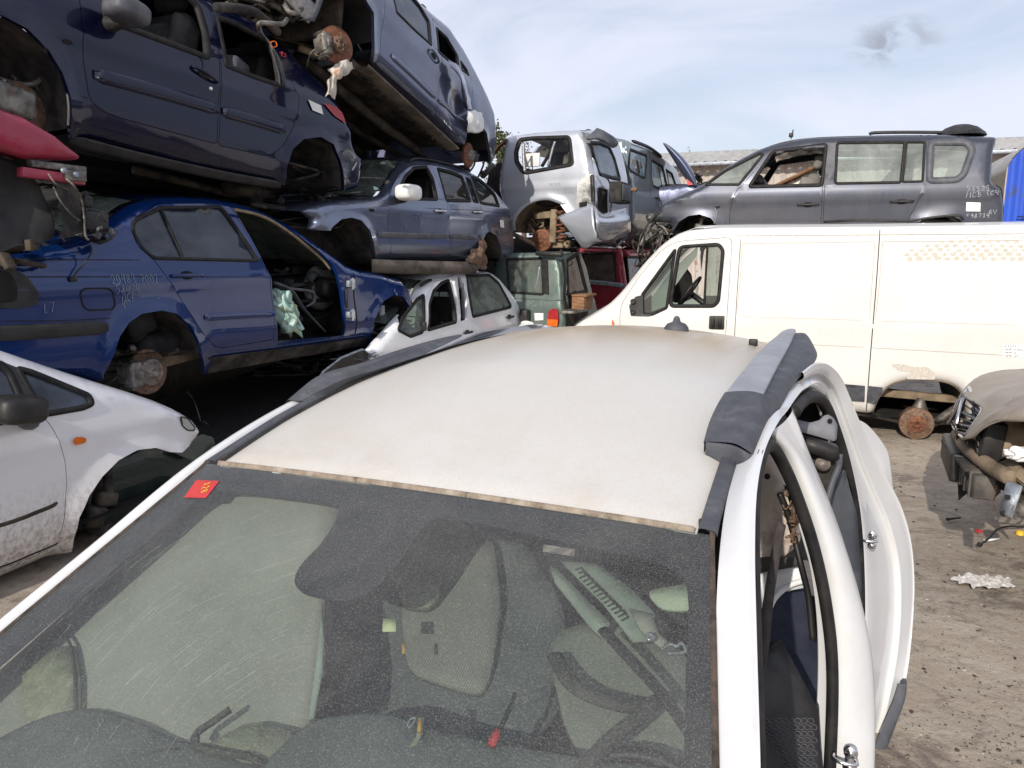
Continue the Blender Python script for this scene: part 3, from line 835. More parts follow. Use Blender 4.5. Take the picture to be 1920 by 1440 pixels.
# ================================================================== white van (right)
VL = Vector((.93, -.368, 0))
def van():
    o = ground_pt(1720, 826); inward = Vector((.368, .93, 0)).normalized()
    off = o - inward * .10; off.z = 0
    c = Car('cargo_van', 'white cargo van with bare rear drum and peeled beige dot stickers', 'van', VL, off, W=1.95, tumble=.10, rnd=.10)
    c.zs, c.zb = .25, 1.25
    hull = [(1040, 700), (1055, 640), (1075, 612), (1142, 571), (1168, 545), (1205, 497), (1240, 460), (1262, 444), (1290, 432), (1345, 427), (1650, 425), (2150, 418), (2170, 600), (2165, 880), (1960, 862), (1812, 800), (1807, 746), (1796, 729), (1776, 718), (1734, 712), (1699, 713), (1668, 723), (1647, 747), (1637, 777), (1602, 772), (1400, 765), (1300, 762), (1290, 720), (1240, 680), (1190, 690), (1150, 720), (1060, 745)]
    fd = [(1162, 612), (1163, 573), (1200, 515), (1242, 466), (1270, 452), (1374, 444), (1362, 617), (1352, 700), (1300, 735), (1180, 700)]
    wins = [([(1196, 573), (1204, 553), (1266, 468), (1250, 577), (1222, 590), (1200, 590)], .03), ([(1274, 463), (1347, 458), (1356, 469), (1347, 565), (1338, 574), (1256, 574)], .05)]
    c.side(hull, M_VAN, doors=[(fd, 'front_door', .08, None)], wins=wins, h=.09, hr=.08)
    d = c.doors[0]
    c.pane([(1204, 553), (1266, 468), (1250, 577), (1222, 590), (1205, 589)], M_GL, 'quarter_window', .02, trim=.03, parent=None)
    c.patch([(1180, 573), (1192, 556), (1206, 553), (1206, 589), (1222, 590), (1218, 593), (1183, 592)], M_BLACK, 'mirror_mount', -.012, .01)
    for v in (565, 584):
        bm = bmesh.new()
        x, z = c.p(1188, v); lathe(bm, [(.028, 0), (.028, -.02), (.020, -.024), (.012, -.02), (.0005, -.02)], c=(x, c.prof(x, z) - .012, z), n=16)
        c.mk('mirror_bolt', bm, M_BLACK)
    c.pane([(1274, 463), (1347, 458), (1356, 469), (1347, 565), (1338, 574), (1256, 574)], None, 'door_window_frame', .05, trim=.035)
    c.pane([(1326, 462), (1347, 460), (1354, 469), (1346, 564), (1338, 572), (1320, 573)], M_GL, 'window', .02, trim=.018, dy=.03)
    # handle
    c.patch([(1330, 592), (1359, 592), (1358, 618), (1329, 617)], M_BLACK, 'door_handle', -.006, .015)
    bm = bmesh.new()
    for u in (1337, 1350):
        q = c.S3(u, 605, -.015); box(bm, q, (.028, .03, .10), None, .01)
    c.mk('handle_grip', bm, M_BLACK)
    # roof, windscreen, bonnet
    c.top([(1266, 442), (1290, 431), (1345, 427), (1650, 425), (2150, 418)], M_VAN, 'roof', .05)
    c.top([(1150, 566), (1168, 545), (1205, 497), (1262, 443)], M_GL, 'windscreen', .06, inset=.06)
    c.top([(1040, 700), (1055, 640), (1075, 612), (1142, 571), (1156, 560)], M_VAN, 'bonnet', .05)
    c.top([(2150, 418), (2170, 600), (2165, 880)], M_VAN, 'rear_doors', .02)
    # panel seams and swage lines
    def seam(pts, w=.007, nm='panel_seam', mat=M_RUB, t=.0):
        c.strip(pts, w, .0012, mat, nm)
    seam([(1650, 430), (1644, 520), (1636, 620), (1628, 720), (1624, 775)], .009)
    seam([(1389, 447), (1384, 520), (1376, 650), (1370, 740)], .006)
    M_VSEAM = rough_mat('van_seam_grey', (.42, .39, .33), (.5, .46, .4), 10, .6)
    for pts in ([(1380, 442), (1650, 440), (1920, 438)], [(1392, 456), (1520, 455), (1640, 453)], [(1655, 453), (1780, 452), (1920, 450)], [(1380, 593), (1500, 597), (1628, 601)], [(1640, 602), (1780, 606), (1920, 610)],
                [(1392, 456), (1388, 520), (1381, 592)], [(1640, 455), (1636, 520), (1630, 600)], [(1655, 454), (1648, 540), (1641, 601)], [(1370, 638), (1500, 645), (1620, 651)], [(1634, 652), (1780, 660), (1920, 668)]):
        c.strip(pts, .006, .0025, M_VSEAM, 'panel_swage')
    for pts in ([(1574, 719), (1622, 723), (1621, 753), (1590, 751)], [(1627, 723), (1656, 726), (1645, 750), (1638, 756), (1626, 754)], [(1400, 704), (1560, 717), (1576, 750), (1395, 738)]):
        c.patch(pts, M_CLAD, 'side_moulding', -.014, .008)
    # worn beige dot decals
    M_DEC = rough_mat('peeled_sticker', (.47, .43, .36), (.60, .56, .49), 60, .8, c3=(.70, .68, .64), s3=30, bump=.1)
    bm = bmesh.new(); rg = random.Random(5)
    for row in range(6):
        for k in range(13):
            u = 1708 + row * -2 + k * 17.5 + (row % 2) * 8; v = 445 + row * 8 - max(0, 0) 
            top = 446 + max(0, (1800 - u)) * .22; 
            if v < top - 1 or (u < 1730 and row < 3): continue
            x, z = c.p(u, v + rg.uniform(-1, 1)); r = (.017 + .0018 * row) * (.55 if row == 0 else 1) * rg.uniform(.8, 1.1)
            vs = [bm.verts.new(c.S(x + r * math.cos(a * math.pi / 7) * 1.05, z + r * .8 * math.sin(a * math.pi / 7) * rg.uniform(.8, 1.1), -.002)) for a in range(14)]
            bm.faces.new(vs[::-1])
    c.mk('sticker_dots', bm, M_DEC)
    c.patch([(1671, 683), (1690, 682), (1712, 688), (1738, 688), (1752, 698), (1753, 712), (1700, 711), (1700, 704), (1712, 702), (1708, 697), (1688, 696), (1678, 692)], M_DEC, 'peeled_emblem', -.002, .01)
    c.patch([(1882, 645), (1935, 648), (1934, 672), (1880, 669)], M_PAPER, 'paper_label', -.003, 0)
    bm = bmesh.new()
    for i, (u, v, n) in enumerate(((1884, 650, 5), (1884, 655, 18), (1884, 661, 9), (1884, 667, 10))):
        c.write('19554'[:n] if i == 0 else 'INETDI ALTERO DE'[:n], u, v + 1, .018 if i == 0 else .010, M_INK, bm=bm, th=.003)
    c.mk('label_writing', bm, M_INK)
    c.patch([(1148, 598), (1152, 604), (1152, 612), (1148, 609)], M_ORANGE, 'side_marker', -.01, .005)
    # rear arch interior, axle, drum, leaf spring
    c.arch = [c.P([(1637, 777), (1647, 747), (1668, 723), (1699, 713), (1734, 713), (1776, 718), (1796, 730), (1807, 744), (1812, 800)])]
    c.hull = c.hull + []
    q = resamp([Vector((x, 0, z)) for x, z in c.arch[0]], 22)
    bm = bmesh.new(); rows = []
    for y in (.004, .2, .5, .62):
        rows.append([Vector((p.x, c.prof(p.x, p.z) + y, p.z + (.03 if y > .01 else 0))) for p in q])
    grid(bm, rows); c.mk('wheel_arch_liner', bm, M_TANL)
    c.disc(1719, 795, .12, .15, M_RUSTB, hub=.55, drum=True, name='brake_drum', hm=M_RUST)
    bm = bmesh.new(); a = c.at(1719, 795, .3)
    tube(bm, [a, a + Vector((0, 1.5, 0))], .04, 10)
    tube(bm, [a + Vector((-.7, -.05, .10)), a + Vector((-.3, -.05, .05)), a + Vector((0, -.05, .03)), a + Vector((.4, -.05, .07)), a + Vector((.8, -.05, .14))], .022, 6, smoothn=4, flat=1.2)
    tube(bm, [a + Vector((.06, -.10, -.02)), a + Vector((.36, -.08, .24))], [.035, .045], 12)
    lathe(bm, [(.07, 0), (.075, .02), (.06, .04), (.05, .07), (.03, .12)], c=a + Vector((.0, -.08, .15)), axis='Z', n=16)
    c.mk('rear_axle', bm, M_METAL)
    bm = bmesh.new(); b0 = c.at(1680, 748, .15); box(bm, b0 + Vector((.1, .1, .03)), (1.1, .08, .07), (0, .03, 0), .01)
    c.mk('chassis_rail', bm, M_TANL)
    c.floor((1080, 745), (2100, 850), 0, y0=.12, mat=M_DARK, zoff=.12)
    # cab interior
    a = c.at(1230, 600, .5)
    c.seat(a.x + .95, .55, a.z - .45, M_SEAT, face=-1); c.seat(a.x + .95, 1.35, a.z - .45, M_SEAT, face=-1)
    bm = bmesh.new(); box(bm, (a.x + .05, .97, a.z - .15), (.5, 1.7, .4), (0, .1, 0), .08); c.mk('dashboard', bm, M_BLACK)
    bm = bmesh.new(); T = Matrix.Translation(c.at(1292, 548, .45)) @ Matrix.Rotation(R(-55), 4, 'Y')
    tube(bm, [T @ Vector((.19 * math.cos(k * math.pi / 16), .19 * math.sin(k * math.pi / 16), 0)) for k in range(33)], .014, 8)
    for k in (0, 2.1, 4.2): tube(bm, [T @ Vector((0, 0, -.02)), T @ Vector((.18 * math.cos(k), .18 * math.sin(k), 0))], .014, 6)
    tube(bm, [T @ Vector((0, 0, -.02)), T @ Vector((0, 0, -.4))], .03, 8)
    c.mk('steering_wheel', bm, M_BLACK)
    bm = bmesh.new(); p0 = c.S3(1380, 450, .1); box(bm, (p0.x + .15, .97, p0.z - .6), (.03, 1.6, 1.3), None, .01); c.mk('bulkhead', bm, M_WHITEH)
    c.van_dirt = None
    return c
VAN = van()

# ================================================================== dark grey people carrier on top of the van
def espace():
    off = depth_pt(1600, 420, 8.45)
    c = Car('people_carrier', 'dark grey long people carrier with bonnet gone, sitting on the roof of the white van', 'car', VL, off, W=1.75, tumble=.30, rnd=.07)
    c.refs((1500, 452), (1450, 349))
    hull = [(1222, 416), (1224, 404), (1240, 382), (1270, 368), (1310, 351), (1322, 344), (1356, 318), (1391, 297), (1420, 282), (1447, 272), (1511, 259), (1631, 254), (1771, 253), (1864, 257), (1867, 264), (1861, 284), (1857, 345), (1876, 351), (1882, 388), (1880, 416), (1878, 450), (1300, 458), (1262, 432), (1262, 418)]
    arches = [[(1255, 470), (1264, 432), (1273, 416), (1291, 405), (1312, 402), (1333, 409), (1345, 424), (1352, 475)], [(1712, 480), (1716, 424), (1728, 412), (1750, 406), (1785, 405), (1800, 412), (1808, 424), (1812, 480)]]
    doors = [([(1367, 445), (1368, 400), (1374, 370), (1385, 352), (1398, 340), (1447, 281), (1551, 268), (1543, 348), (1538, 445)], 'front_door', .03, None),
             ([(1554, 267), (1738, 264), (1737, 344), (1728, 366), (1704, 411), (1690, 447), (1541, 447), (1546, 348)], 'rear_door', .03, None)]
    W1 = [(1405, 350), (1449, 284), (1549, 271), (1541, 347)]
    W2 = [(1569, 266.5), (1734, 266), (1730, 340), (1565, 344)]
    W3 = [(1746, 266), (1813, 266), (1824, 280), (1807, 327), (1795, 337), (1742, 339)]
    W0 = [(1323, 346), (1361, 319), (1425, 287), (1431, 290), (1386, 346)]
    c.side(hull, M_ESP, arches, doors, [(W0, .02), (W1, .03), (W2, .03), (W3, .05)], h=.07, hr=.05)
    c.wells(.5)
    c.patch([(1548, 268), (1570, 267), (1566, 345), (1544, 347)], M_GREYP, 'door_pillar_trim', -.004, .0)
    c.pane(W0, M_GLW, 'quarter_window', .02, trim=.03)
    c.pane(W1, None, 'front_door_window', .03, trim=.04)
    o = c.pane([(1570, 267), (1697, 266), (1689, 342), (1566, 344)], M_GLW, 'window', .03, trim=.03)
    c.pane([(1700, 266), (1734, 266), (1730, 340), (1692, 341)], M_GLW, 'window', .02, trim=.024)
    c.pane(W3, M_GLW, 'quarter_window', .05, trim=.07, tm=M_GREYP)
    c.top([(1391, 297), (1447, 272), (1511, 259), (1631, 254), (1771, 253), (1864, 257)], M_ESP, 'roof', .05)
    c.top([(1330, 338), (1356, 318), (1391, 297)], M_GLW, 'windscreen', .06)
    c.top([(1864, 257), (1867, 264), (1861, 284)], M_ESP, 'spoiler', .03)
    c.top([(1861, 284), (1857, 345)], M_GLW, 'rear_window', .04, inset=.05)
    c.top([(1857, 345), (1876, 351), (1882, 388), (1880, 416)], M_ESP, 'rear_bumper', .05)
    for u, v in ((1515, 384), (1691, 378)): c.handle(u, v, M_BLACK, .22)
    c.strip([(1372, 441), (1540, 443), (1690, 440)], .05, .012, M_GREYP)
    c.patch([(1812, 379), (1838.5, 380), (1838, 396.5), (1811, 396)], M_PAPER, 'paper_label', -.004, 0)
    for t, u, v, w, sd in (('53525', 1812, 359, .044, 2), ('MCB', 1812, 370, .05, 4), ('(C4', 1848, 366, .042, 5), ('6V', 1853, 402, .042, 6), ('F98714', 1812, 408, .036, 7)):
        c.write(t, u, v, w, M_CHALKW, seed=sd)
    # roof rail and dome
    bm = bmesh.new(); tube(bm, [c.at(u, v, .35) for u, v in ((1630, 252), (1640, 249), (1700, 248), (1776, 249), (1782, 253))], .018, 8, smoothn=3)
    c.mk('roof_rail', bm, M_BLACK)
    bm = bmesh.new(); a = c.at(1801, 256, .45)
    lathe(bm, [(.25, 0), (.235, .03), (.16, .09), (.08, .12), (.0005, .13)], c=a, axis='Z', n=28); c.mk('roof_dome', bm, M_BLACK)
    bm = bmesh.new(); a = c.at(1483, 260, .5); box(bm, a + Vector((0, 0, .04)), (.05, .02, .05), None, .01); tube(bm, [a, a + Vector((.02, 0, .1))], .008, 6); c.mk('antenna_base', bm, M_BLACK)
    # interior: seats, torn headlining, loose brown board
    a = c.at(1450, 430, .3)
    for y in (.45, 1.28): c.seat(a.x + .25, y, a.z - .1, M_SEATG, face=-1)
    for xx in (1.15, 1.85):
        for y in (.4, .88, 1.35): c.seat(a.x + xx, y, a.z - .08, M_SEATG, face=-1, wid=.42)
    bm = bmesh.new(); q0, q1, q2, q3 = c.at(1443, 350, .3), c.at(1530, 309, .35), c.at(1540, 312, 1.2), c.at(1470, 350, 1.3)
    g = grid(bm, [[q0, q1], [q3, q2]]); o = c.mk('loose_door_panel', bm, M_WOOD); solid(o, .03)
    bm = bmesh.new(); cloth(bm, [[c.at(1470, 348, .5), c.at(1500, 330, .5), c.at(1536, 318, .5)], [c.at(1475, 352, .4), c.at(1505, 345, .35), c.at(1540, 340, .35)], [c.at(1475, 362, .3), c.at(1510, 362, .3), c.at(1542, 360, .3)]], 2, .04)
    c.mk('airbag_cloth', bm, M_PAPER)
    bm = bmesh.new(); box(bm, c.at(1375, 352, .88) + Vector((.05, 0, 0)), (.7, 1.45, .12), (0, -.1, 0), .04); c.mk('dashboard', bm, M_BLACK)
    c.path([(1455, 287, .12), (1490, 280, .14), (1530, 276, .12), (1546, 275, .12)], .018, M_GREYP, 'headliner_edge')
    bm = bmesh.new(); cloth(bm, [[c.at(1455, 292, .1), c.at(1500, 281, .1), c.at(1545, 276, .1)], [c.at(1452, 304, .1), c.at(1500, 292, .2), c.at(1545, 288, .2)]], 5, .03); c.mk('torn_headliner', bm, M_METAL)
    # front end remains
    bm = bmesh.new(); junk(bm, c.at(1196, 478, .15), c.at(1262, 405, .15) + Vector((0, 1.3, 0)), 60, 12, .03, .13); c.mk('engine_bay', bm, M_METAL)
    bm = bmesh.new(); junk(bm, c.at(1180, 500, .5), c.at(1240, 430, .1) + Vector((0, .9, 0)), 40, 21, .03, .10); c.mk('front_frame', bm, M_UNDER)
    c.path([(1246, 395, 0.02), (1232, 402, 0), (1212, 425, -.02), (1207, 455, -.02), (1203, 490, .0), (1212, 515, 0)], .012, M_BLACK, 'trim_strip')
    c.floor((1240, 440), (1870, 440), 0, mat=M_DARK, zoff=.0)
    c.strut(1308, 432, .12, .35)
    c.path([(1340, 389), (1344, 400), (1342, 412), (1338, 420)], .004, M_ALU, 'wire', -.03)
    c.patch([(1337, 388), (1350, 386), (1350, 390), (1342, 392)], M_DARK, 'marker_hole', -.002, .0)
    c.path([(1545, 416, .0), (1610, 413, -.1), (1700, 414, -.1), (1745, 408, -.1), (1795, 404, -.12), (1806, 412, -.1)], .014, M_BLACK, 'hanging_trim')
    return c
ESP = espace()

# the lifted bonnet and the car behind it
def bonnet_car():
    off = depth_pt(1300, 350, 12.5)
    c = Car('hooded_car', 'blue grey car behind the people carrier with its bonnet standing open', 'car', VL, off, W=1.7, tumble=.3)
    c.refs((1300, 410), (1300, 350))
    c.side([(1200, 400), (1225, 352), (1290, 345), (1420, 350), (1425, 400)], M_TILT, h=.15)
    c.top([(1200, 400), (1225, 352), (1290, 345), (1420, 350)], M_TILT, 'wing')
    bm = bmesh.new()
    rows = []
    prof = [(1243, 268), (1250, 270), (1268, 284), (1285, 302), (1300, 325), (1307, 346)]
    low = [(1244, 271), (1252, 283), (1264, 301), (1276, 320), (1288, 338), (1300, 350)]
    loft(bm, [[c.at(u, v, 1.4) for u, v in prof], [c.at(u - 1, v - 1, .7) for u, v in prof], [c.at(u, v, 0) for u, v in prof], [c.at(u, v, .0) for u, v in low], [c.at(u + 3, v + 1, .12) for u, v in low]], 20, 4)
    c.mk('bonnet', bm, M_TILT)
    bm = bmesh.new(); junk(bm, c.at(1290, 352, .1), c.at(1318, 330, .6) , 18, 3, .03, .1); c.mk('hinge', bm, M_BLACK)
    c.patch([(1288, 335), (1303, 333), (1306, 346), (1290, 348)], M_REDX, 'tail_light', -.05)
bonnet_car()
# ================================================================== LEFT ROW of stacked cars, all nearly parallel
def off_b(u, v, b, zdrop=0.0):
    q = plane_pt(u, v, b); q.z -= zdrop; return q

def blue_sedan():
    c = Car('blue_sedan', 'blue saloon car with its front door missing and yellow chalk numbers on its flank', 'car', AX, off_b(375, 695, -4.12), W=1.72, tumble=.42, rnd=.08)
    c.refs((450, 672), (400, 489))
    hull = [(-330, 520), (-300, 470), (-100, 468), (20, 478), (60, 466), (120, 455), (165, 438), (196, 420), (240, 386), (268, 376), (300, 371), (340, 369), (400, 373), (440, 381), (480, 393), (540, 424), (590, 459), (640, 495), (668, 507), (700, 511), (745, 523), (760, 543), (767, 575), (755, 577), (690, 646), (375, 702), (213, 654), (190, 700), (165, 713), (100, 712), (0, 706), (-200, 700), (-300, 620)]
    arches = [[(375, 725), (375, 667), (371, 645), (354, 612), (328, 588), (299, 582), (262, 588), (238, 604), (220, 631), (212, 656), (190, 702), (186, 740)],
              [(690, 660), (692, 630), (699, 598), (715, 565), (735, 553), (752, 556), (768, 578), (775, 660)]]
    W1 = [(249, 423), (256, 411), (303, 389), (416, 388), (428, 404), (484, 489), (288, 484), (268, 466), (252, 440)]
    doors = [([(246, 418), (258, 405), (300, 381), (418, 380), (434, 388), (487, 482), (507, 521), (515, 600), (512, 637), (420, 653), (402, 650), (380, 626), (292, 492), (258, 462), (246, 432)], 'rear_door', .02, None)]
    gone = [([(437, 388), (480, 398), (540, 428), (596, 468), (626, 499), (640, 540), (646, 585), (645, 629), (520, 640), (518, 600), (509, 521), (489, 482)], .02)]
    c.side(hull, M_BLUE, arches, doors, [(W1, .03)], gone, h=.05)
    c.wells(.5, M_LINER)
    c.pane([(258, 411), (303, 391), (300, 390), (344, 483), (288, 483), (270, 466), (254, 440), (252, 425)], M_GLB, 'quarter_window', .02, trim=0, dy=.012)
    c.pane([(302, 390), (414, 389), (428, 406), (483, 488), (346, 483)], M_GLB, 'window', .02, trim=0, dy=.014)
    c.pane(W1, None, 'rear_window_frame', .03, trim=.022)
    c.strip([(302, 389), (320, 430), (344, 484)], .018, .004, M_RUB, 'window_divider')
    c.top([(-300, 470), (-100, 468), (20, 478), (60, 466), (120, 455), (165, 438)], M_BLUE, 'boot_lid', .03)
    c.top([(165, 438), (196, 420), (240, 386), (268, 376)], M_GLT, 'rear_window', .05, inset=.10)
    c.top([(268, 376), (300, 371), (340, 369), (400, 373), (440, 381), (480, 393)], M_BLUE, 'roof', .04)
    c.top([(480, 393), (540, 424), (590, 459), (640, 495)], M_GLT, 'windscreen', .05, inset=.05)
    c.top([(-330, 520), (-300, 470)], M_BLUE, 'boot_panel', .03)
    # waist seams, mouldings, fuel flap, lamp hole
    for pts, w in (([(-60, 486), (100, 486.5), (262, 487.5)], .006), ([(-60, 520), (120, 519), (305, 519)], .007), ([(345, 519), (505, 519.5)], .006), ([(0, 602), (120, 601), (232, 595)], .006)):
        c.strip(pts, w, .0012, M_DARK, 'waist_seam')
    c.strip([(383, 595), (450, 591), (514, 588)], .055, .014, M_BLUE, 'door_moulding')
    c.strip([(-80, 628), (60, 622), (202, 613)], .085, .014, M_BLACK, 'bumper_strip')
    c.strip([(377, 668), (520, 650), (690, 628)], .012, .004, M_BLUE, 'sill_edge')
    c.patch([(380, 672), (690, 632), (690, 646), (377, 702)], M_LINER, 'sill_cover', -.012, .01)
    q = [(150, 549), (158, 541), (200, 540), (211, 546), (216, 572), (210, 580), (165, 582), (156, 574)]
    c.pane(q, None, 'fuel_flap', .02, trim=.009, tm=M_DARK)
    c.patch([(-30, 498), (30, 506), (52, 520), (74, 556), (68, 572), (40, 578), (-30, 577)], M_BLACK, 'lamp_recess', -.006, .03)
    c.patch([(-30, 506), (16, 508), (28, 530), (30, 565), (-30, 570)], M_DARK, 'lamp_hole', -.012, .03)
    c.handle(350, 516, M_BLUE, .24)
    for t, u, v, w, sd, sl in (('20484', 210, 532, .034, 3, 0), ('2002', 265, 531, .033, 5, 0), ('58424', 217, 551, .034, 7, 0), ('MCB', 229, 565, .032, 9, 0), ('4V', 228, 580, .034, 11, -.05), ('1667', 240, 592, .028, 13, .2), ('1114', 276, 579, .028, 15, .15), ('L7', 82, 586, .036, 8, 0)):
        c.write(t, u, v, w, M_CHALK, seed=sd, slope=sl, th=.0034, hs=1.45)
    # rear brake
    c.disc(277, 697, .16, .148, M_RUSTB, hub=.60, cal=R(180), hm=M_HUB)
    c.strut(262, 690, .28, .38, M_METAL)
    bm = bmesh.new(); a = c.at(330, 668, .3); box(bm, a + Vector((.1, 0, 0)), (.7, .09, .08), (0, -.08, 0), .015); c.mk('trailing_arm', bm, M_TANL)
    bm = bmesh.new(); junk(bm, c.at(225, 690, .1), c.at(262, 640, .5), 14, 5, .03, .09); c.mk('suspension_parts', bm, M_METAL)
    # front jamb, hinges
    jb = [(645, 498), (660, 508), (664, 560), (664, 628), (647, 630), (648, 585), (643, 540)]
    c.strip([(663, 512), (664, 560), (665, 628)], .02, .002, M_RUB, 'wing_seam')
    bm = bmesh.new()
    for v in (532, 590): 
        q = c.S3(652, v, -.01); box(bm, q, (.05, .05, .06), None, .01); box(bm, q + Vector((.03, -.02, 0)), (.02, .05, .08), None, .005)
        lathe(bm, [(.009, -.05), (.009, .05)], c=q + Vector((.02, -.03, 0)), axis='Z', n=8)
    c.mk('door_hinges', bm, M_GALV)
    bm = bmesh.new(); q = c.S3(649, 560, -.004); box(bm, q, (.02, .02, .16), None, .004); c.mk('jamb_trim', bm, M_BLACK)
    # inside the doorway
    a = c.at(520, 640, .2)
    c.seat(a.x - .35, .42, a.z + .02, M_SEAT); c.seat(a.x - .15, 1.25, a.z + .02, M_SEAT)
    c.seat(a.x - 1.2, .45, a.z, M_SEAT); c.seat(a.x - 1.2, 1.2, a.z, M_SEAT)
    bm = bmesh.new(); d = c.at(618, 540, .25)
    box(bm, d + Vector((.15, .6, -.02)), (.5, 1.3, .18), (0, .15, 0), .06); c.mk('dashboard', bm, M_BLACK)
    bm = bmesh.new(); junk(bm, c.at(520, 610, .25), c.at(600, 520, .9), 40, 9, .03, .10); c.mk('stripped_wiring', bm, M_BLACK)
    bm = bmesh.new(); junk(bm, c.at(505, 560, .3), c.at(570, 500, 1.1), 22, 19, .03, .12); c.mk('dash_remains', bm, M_GREYP)
    bm = bmesh.new(); q = [c.at(600, 503, .22), c.at(622, 560, .2), c.at(628, 600, .3)]
    lathe(bm, [(.0005, 0), (.17, .015), (.20, .06), (.20, .09)], c=c.at(612, 540, .32), axis='Y', n=24); c.mk('trim_shell', bm, M_SEATG)
    bm = bmesh.new(); tube(bm, [c.at(u, v, y) for u, v, y in ((514, 531, .10), (545, 545, .06), (570, 580, .05), (610, 622, .04))], [.05, .05, .045, .012], 8, smoothn=5, flat=.35)
    tube(bm, [c.at(u, v, y) for u, v, y in ((520, 540, .12), (560, 543, .1), (585, 548, .1), (588, 565, .1), (574, 575, .1))], [.03, .03, .025, .02, .015], 8, smoothn=5, flat=.5); c.mk('loose_seat_rail', bm, M_GREYP)
    c.path([(440, 393, .1), (490, 405, .09), (540, 434, .08), (600, 482, .07), (620, 505, .06)], .012, M_TANL, 'door_seal')
    bm = bmesh.new(); box(bm, (c.at(560, 630, .8).x, .85, c.at(560, 640, .8).z), (1.3, 1.4, .05), None, .01); c.mk('carpet', bm, M_SEAT)
    c.floor((-200, 700), (690, 640), 0, zoff=.02)
    bm = bmesh.new(); p = c.S3(480, 640, .3); box(bm, (c.at(698, 600, .5).x, .86, c.at(698, 600, .5).z), (.04, 1.5, .7), None, .01); c.mk('bulkhead', bm, M_BLACK)
    # front wheel housing lip and crumpled wing detail
    bm = bmesh.new(); junk(bm, c.at(700, 650, .2), c.at(745, 590, .8), 26, 33, .03, .1); c.mk('engine_bay', bm, M_METAL)
    # trunk cable
    c.path([(168, 458, -.05), (172, 470, -.06), (160, 492, -.03), (146, 508, -.02), (135, 521, -.015)], .004, M_BLACK, 'aerial_cable')
    bm = bmesh.new(); q = c.S3(135, 523, -.01); box(bm, q, (.045, .02, .03), None, .008); c.mk('aerial_plug', bm, M_BLACK)
    # plastic bag stuffed in the sill
    root = empty('plastic_bag', 'crumpled pale teal plastic bag with yellow stains stuffed in the blue saloon doorway', 'bag', c.M)
    bm = bmesh.new(); b = c.at(536, 588, .04); blob(bm, b, .115, 3, .7, 2.2, 4, (.75, .8, 1.35)); 
    for v in bm.verts: v.co += Vector((noise.noise(v.co * 16), noise.noise(v.co * 17 + Vector((3, 0, 0))), noise.noise(v.co * 15 + Vector((0, 5, 0))))) * .045
    for v in bm.verts: v.co += Vector((1, .5, -1)) * .016 * noise.noise(v.co * 48)
    for v in bm.verts: v.co.x += -(v.co.z - b.z) * .45
    mk('bag_film', bm, M_BAGT, root)
    return c
BLUE = blue_sedan()

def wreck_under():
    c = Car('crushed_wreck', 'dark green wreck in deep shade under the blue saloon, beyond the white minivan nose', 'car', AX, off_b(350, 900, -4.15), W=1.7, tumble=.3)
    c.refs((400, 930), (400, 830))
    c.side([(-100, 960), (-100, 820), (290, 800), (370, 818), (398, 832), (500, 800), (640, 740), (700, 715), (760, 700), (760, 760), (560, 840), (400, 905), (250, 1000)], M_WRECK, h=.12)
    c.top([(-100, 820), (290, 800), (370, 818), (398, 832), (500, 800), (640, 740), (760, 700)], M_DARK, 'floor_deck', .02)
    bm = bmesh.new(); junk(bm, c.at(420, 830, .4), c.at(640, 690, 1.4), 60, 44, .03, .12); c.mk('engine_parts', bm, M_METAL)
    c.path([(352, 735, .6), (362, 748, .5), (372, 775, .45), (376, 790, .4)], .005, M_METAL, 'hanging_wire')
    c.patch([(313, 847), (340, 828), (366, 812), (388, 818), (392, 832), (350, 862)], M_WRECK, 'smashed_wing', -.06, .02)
wreck_under()

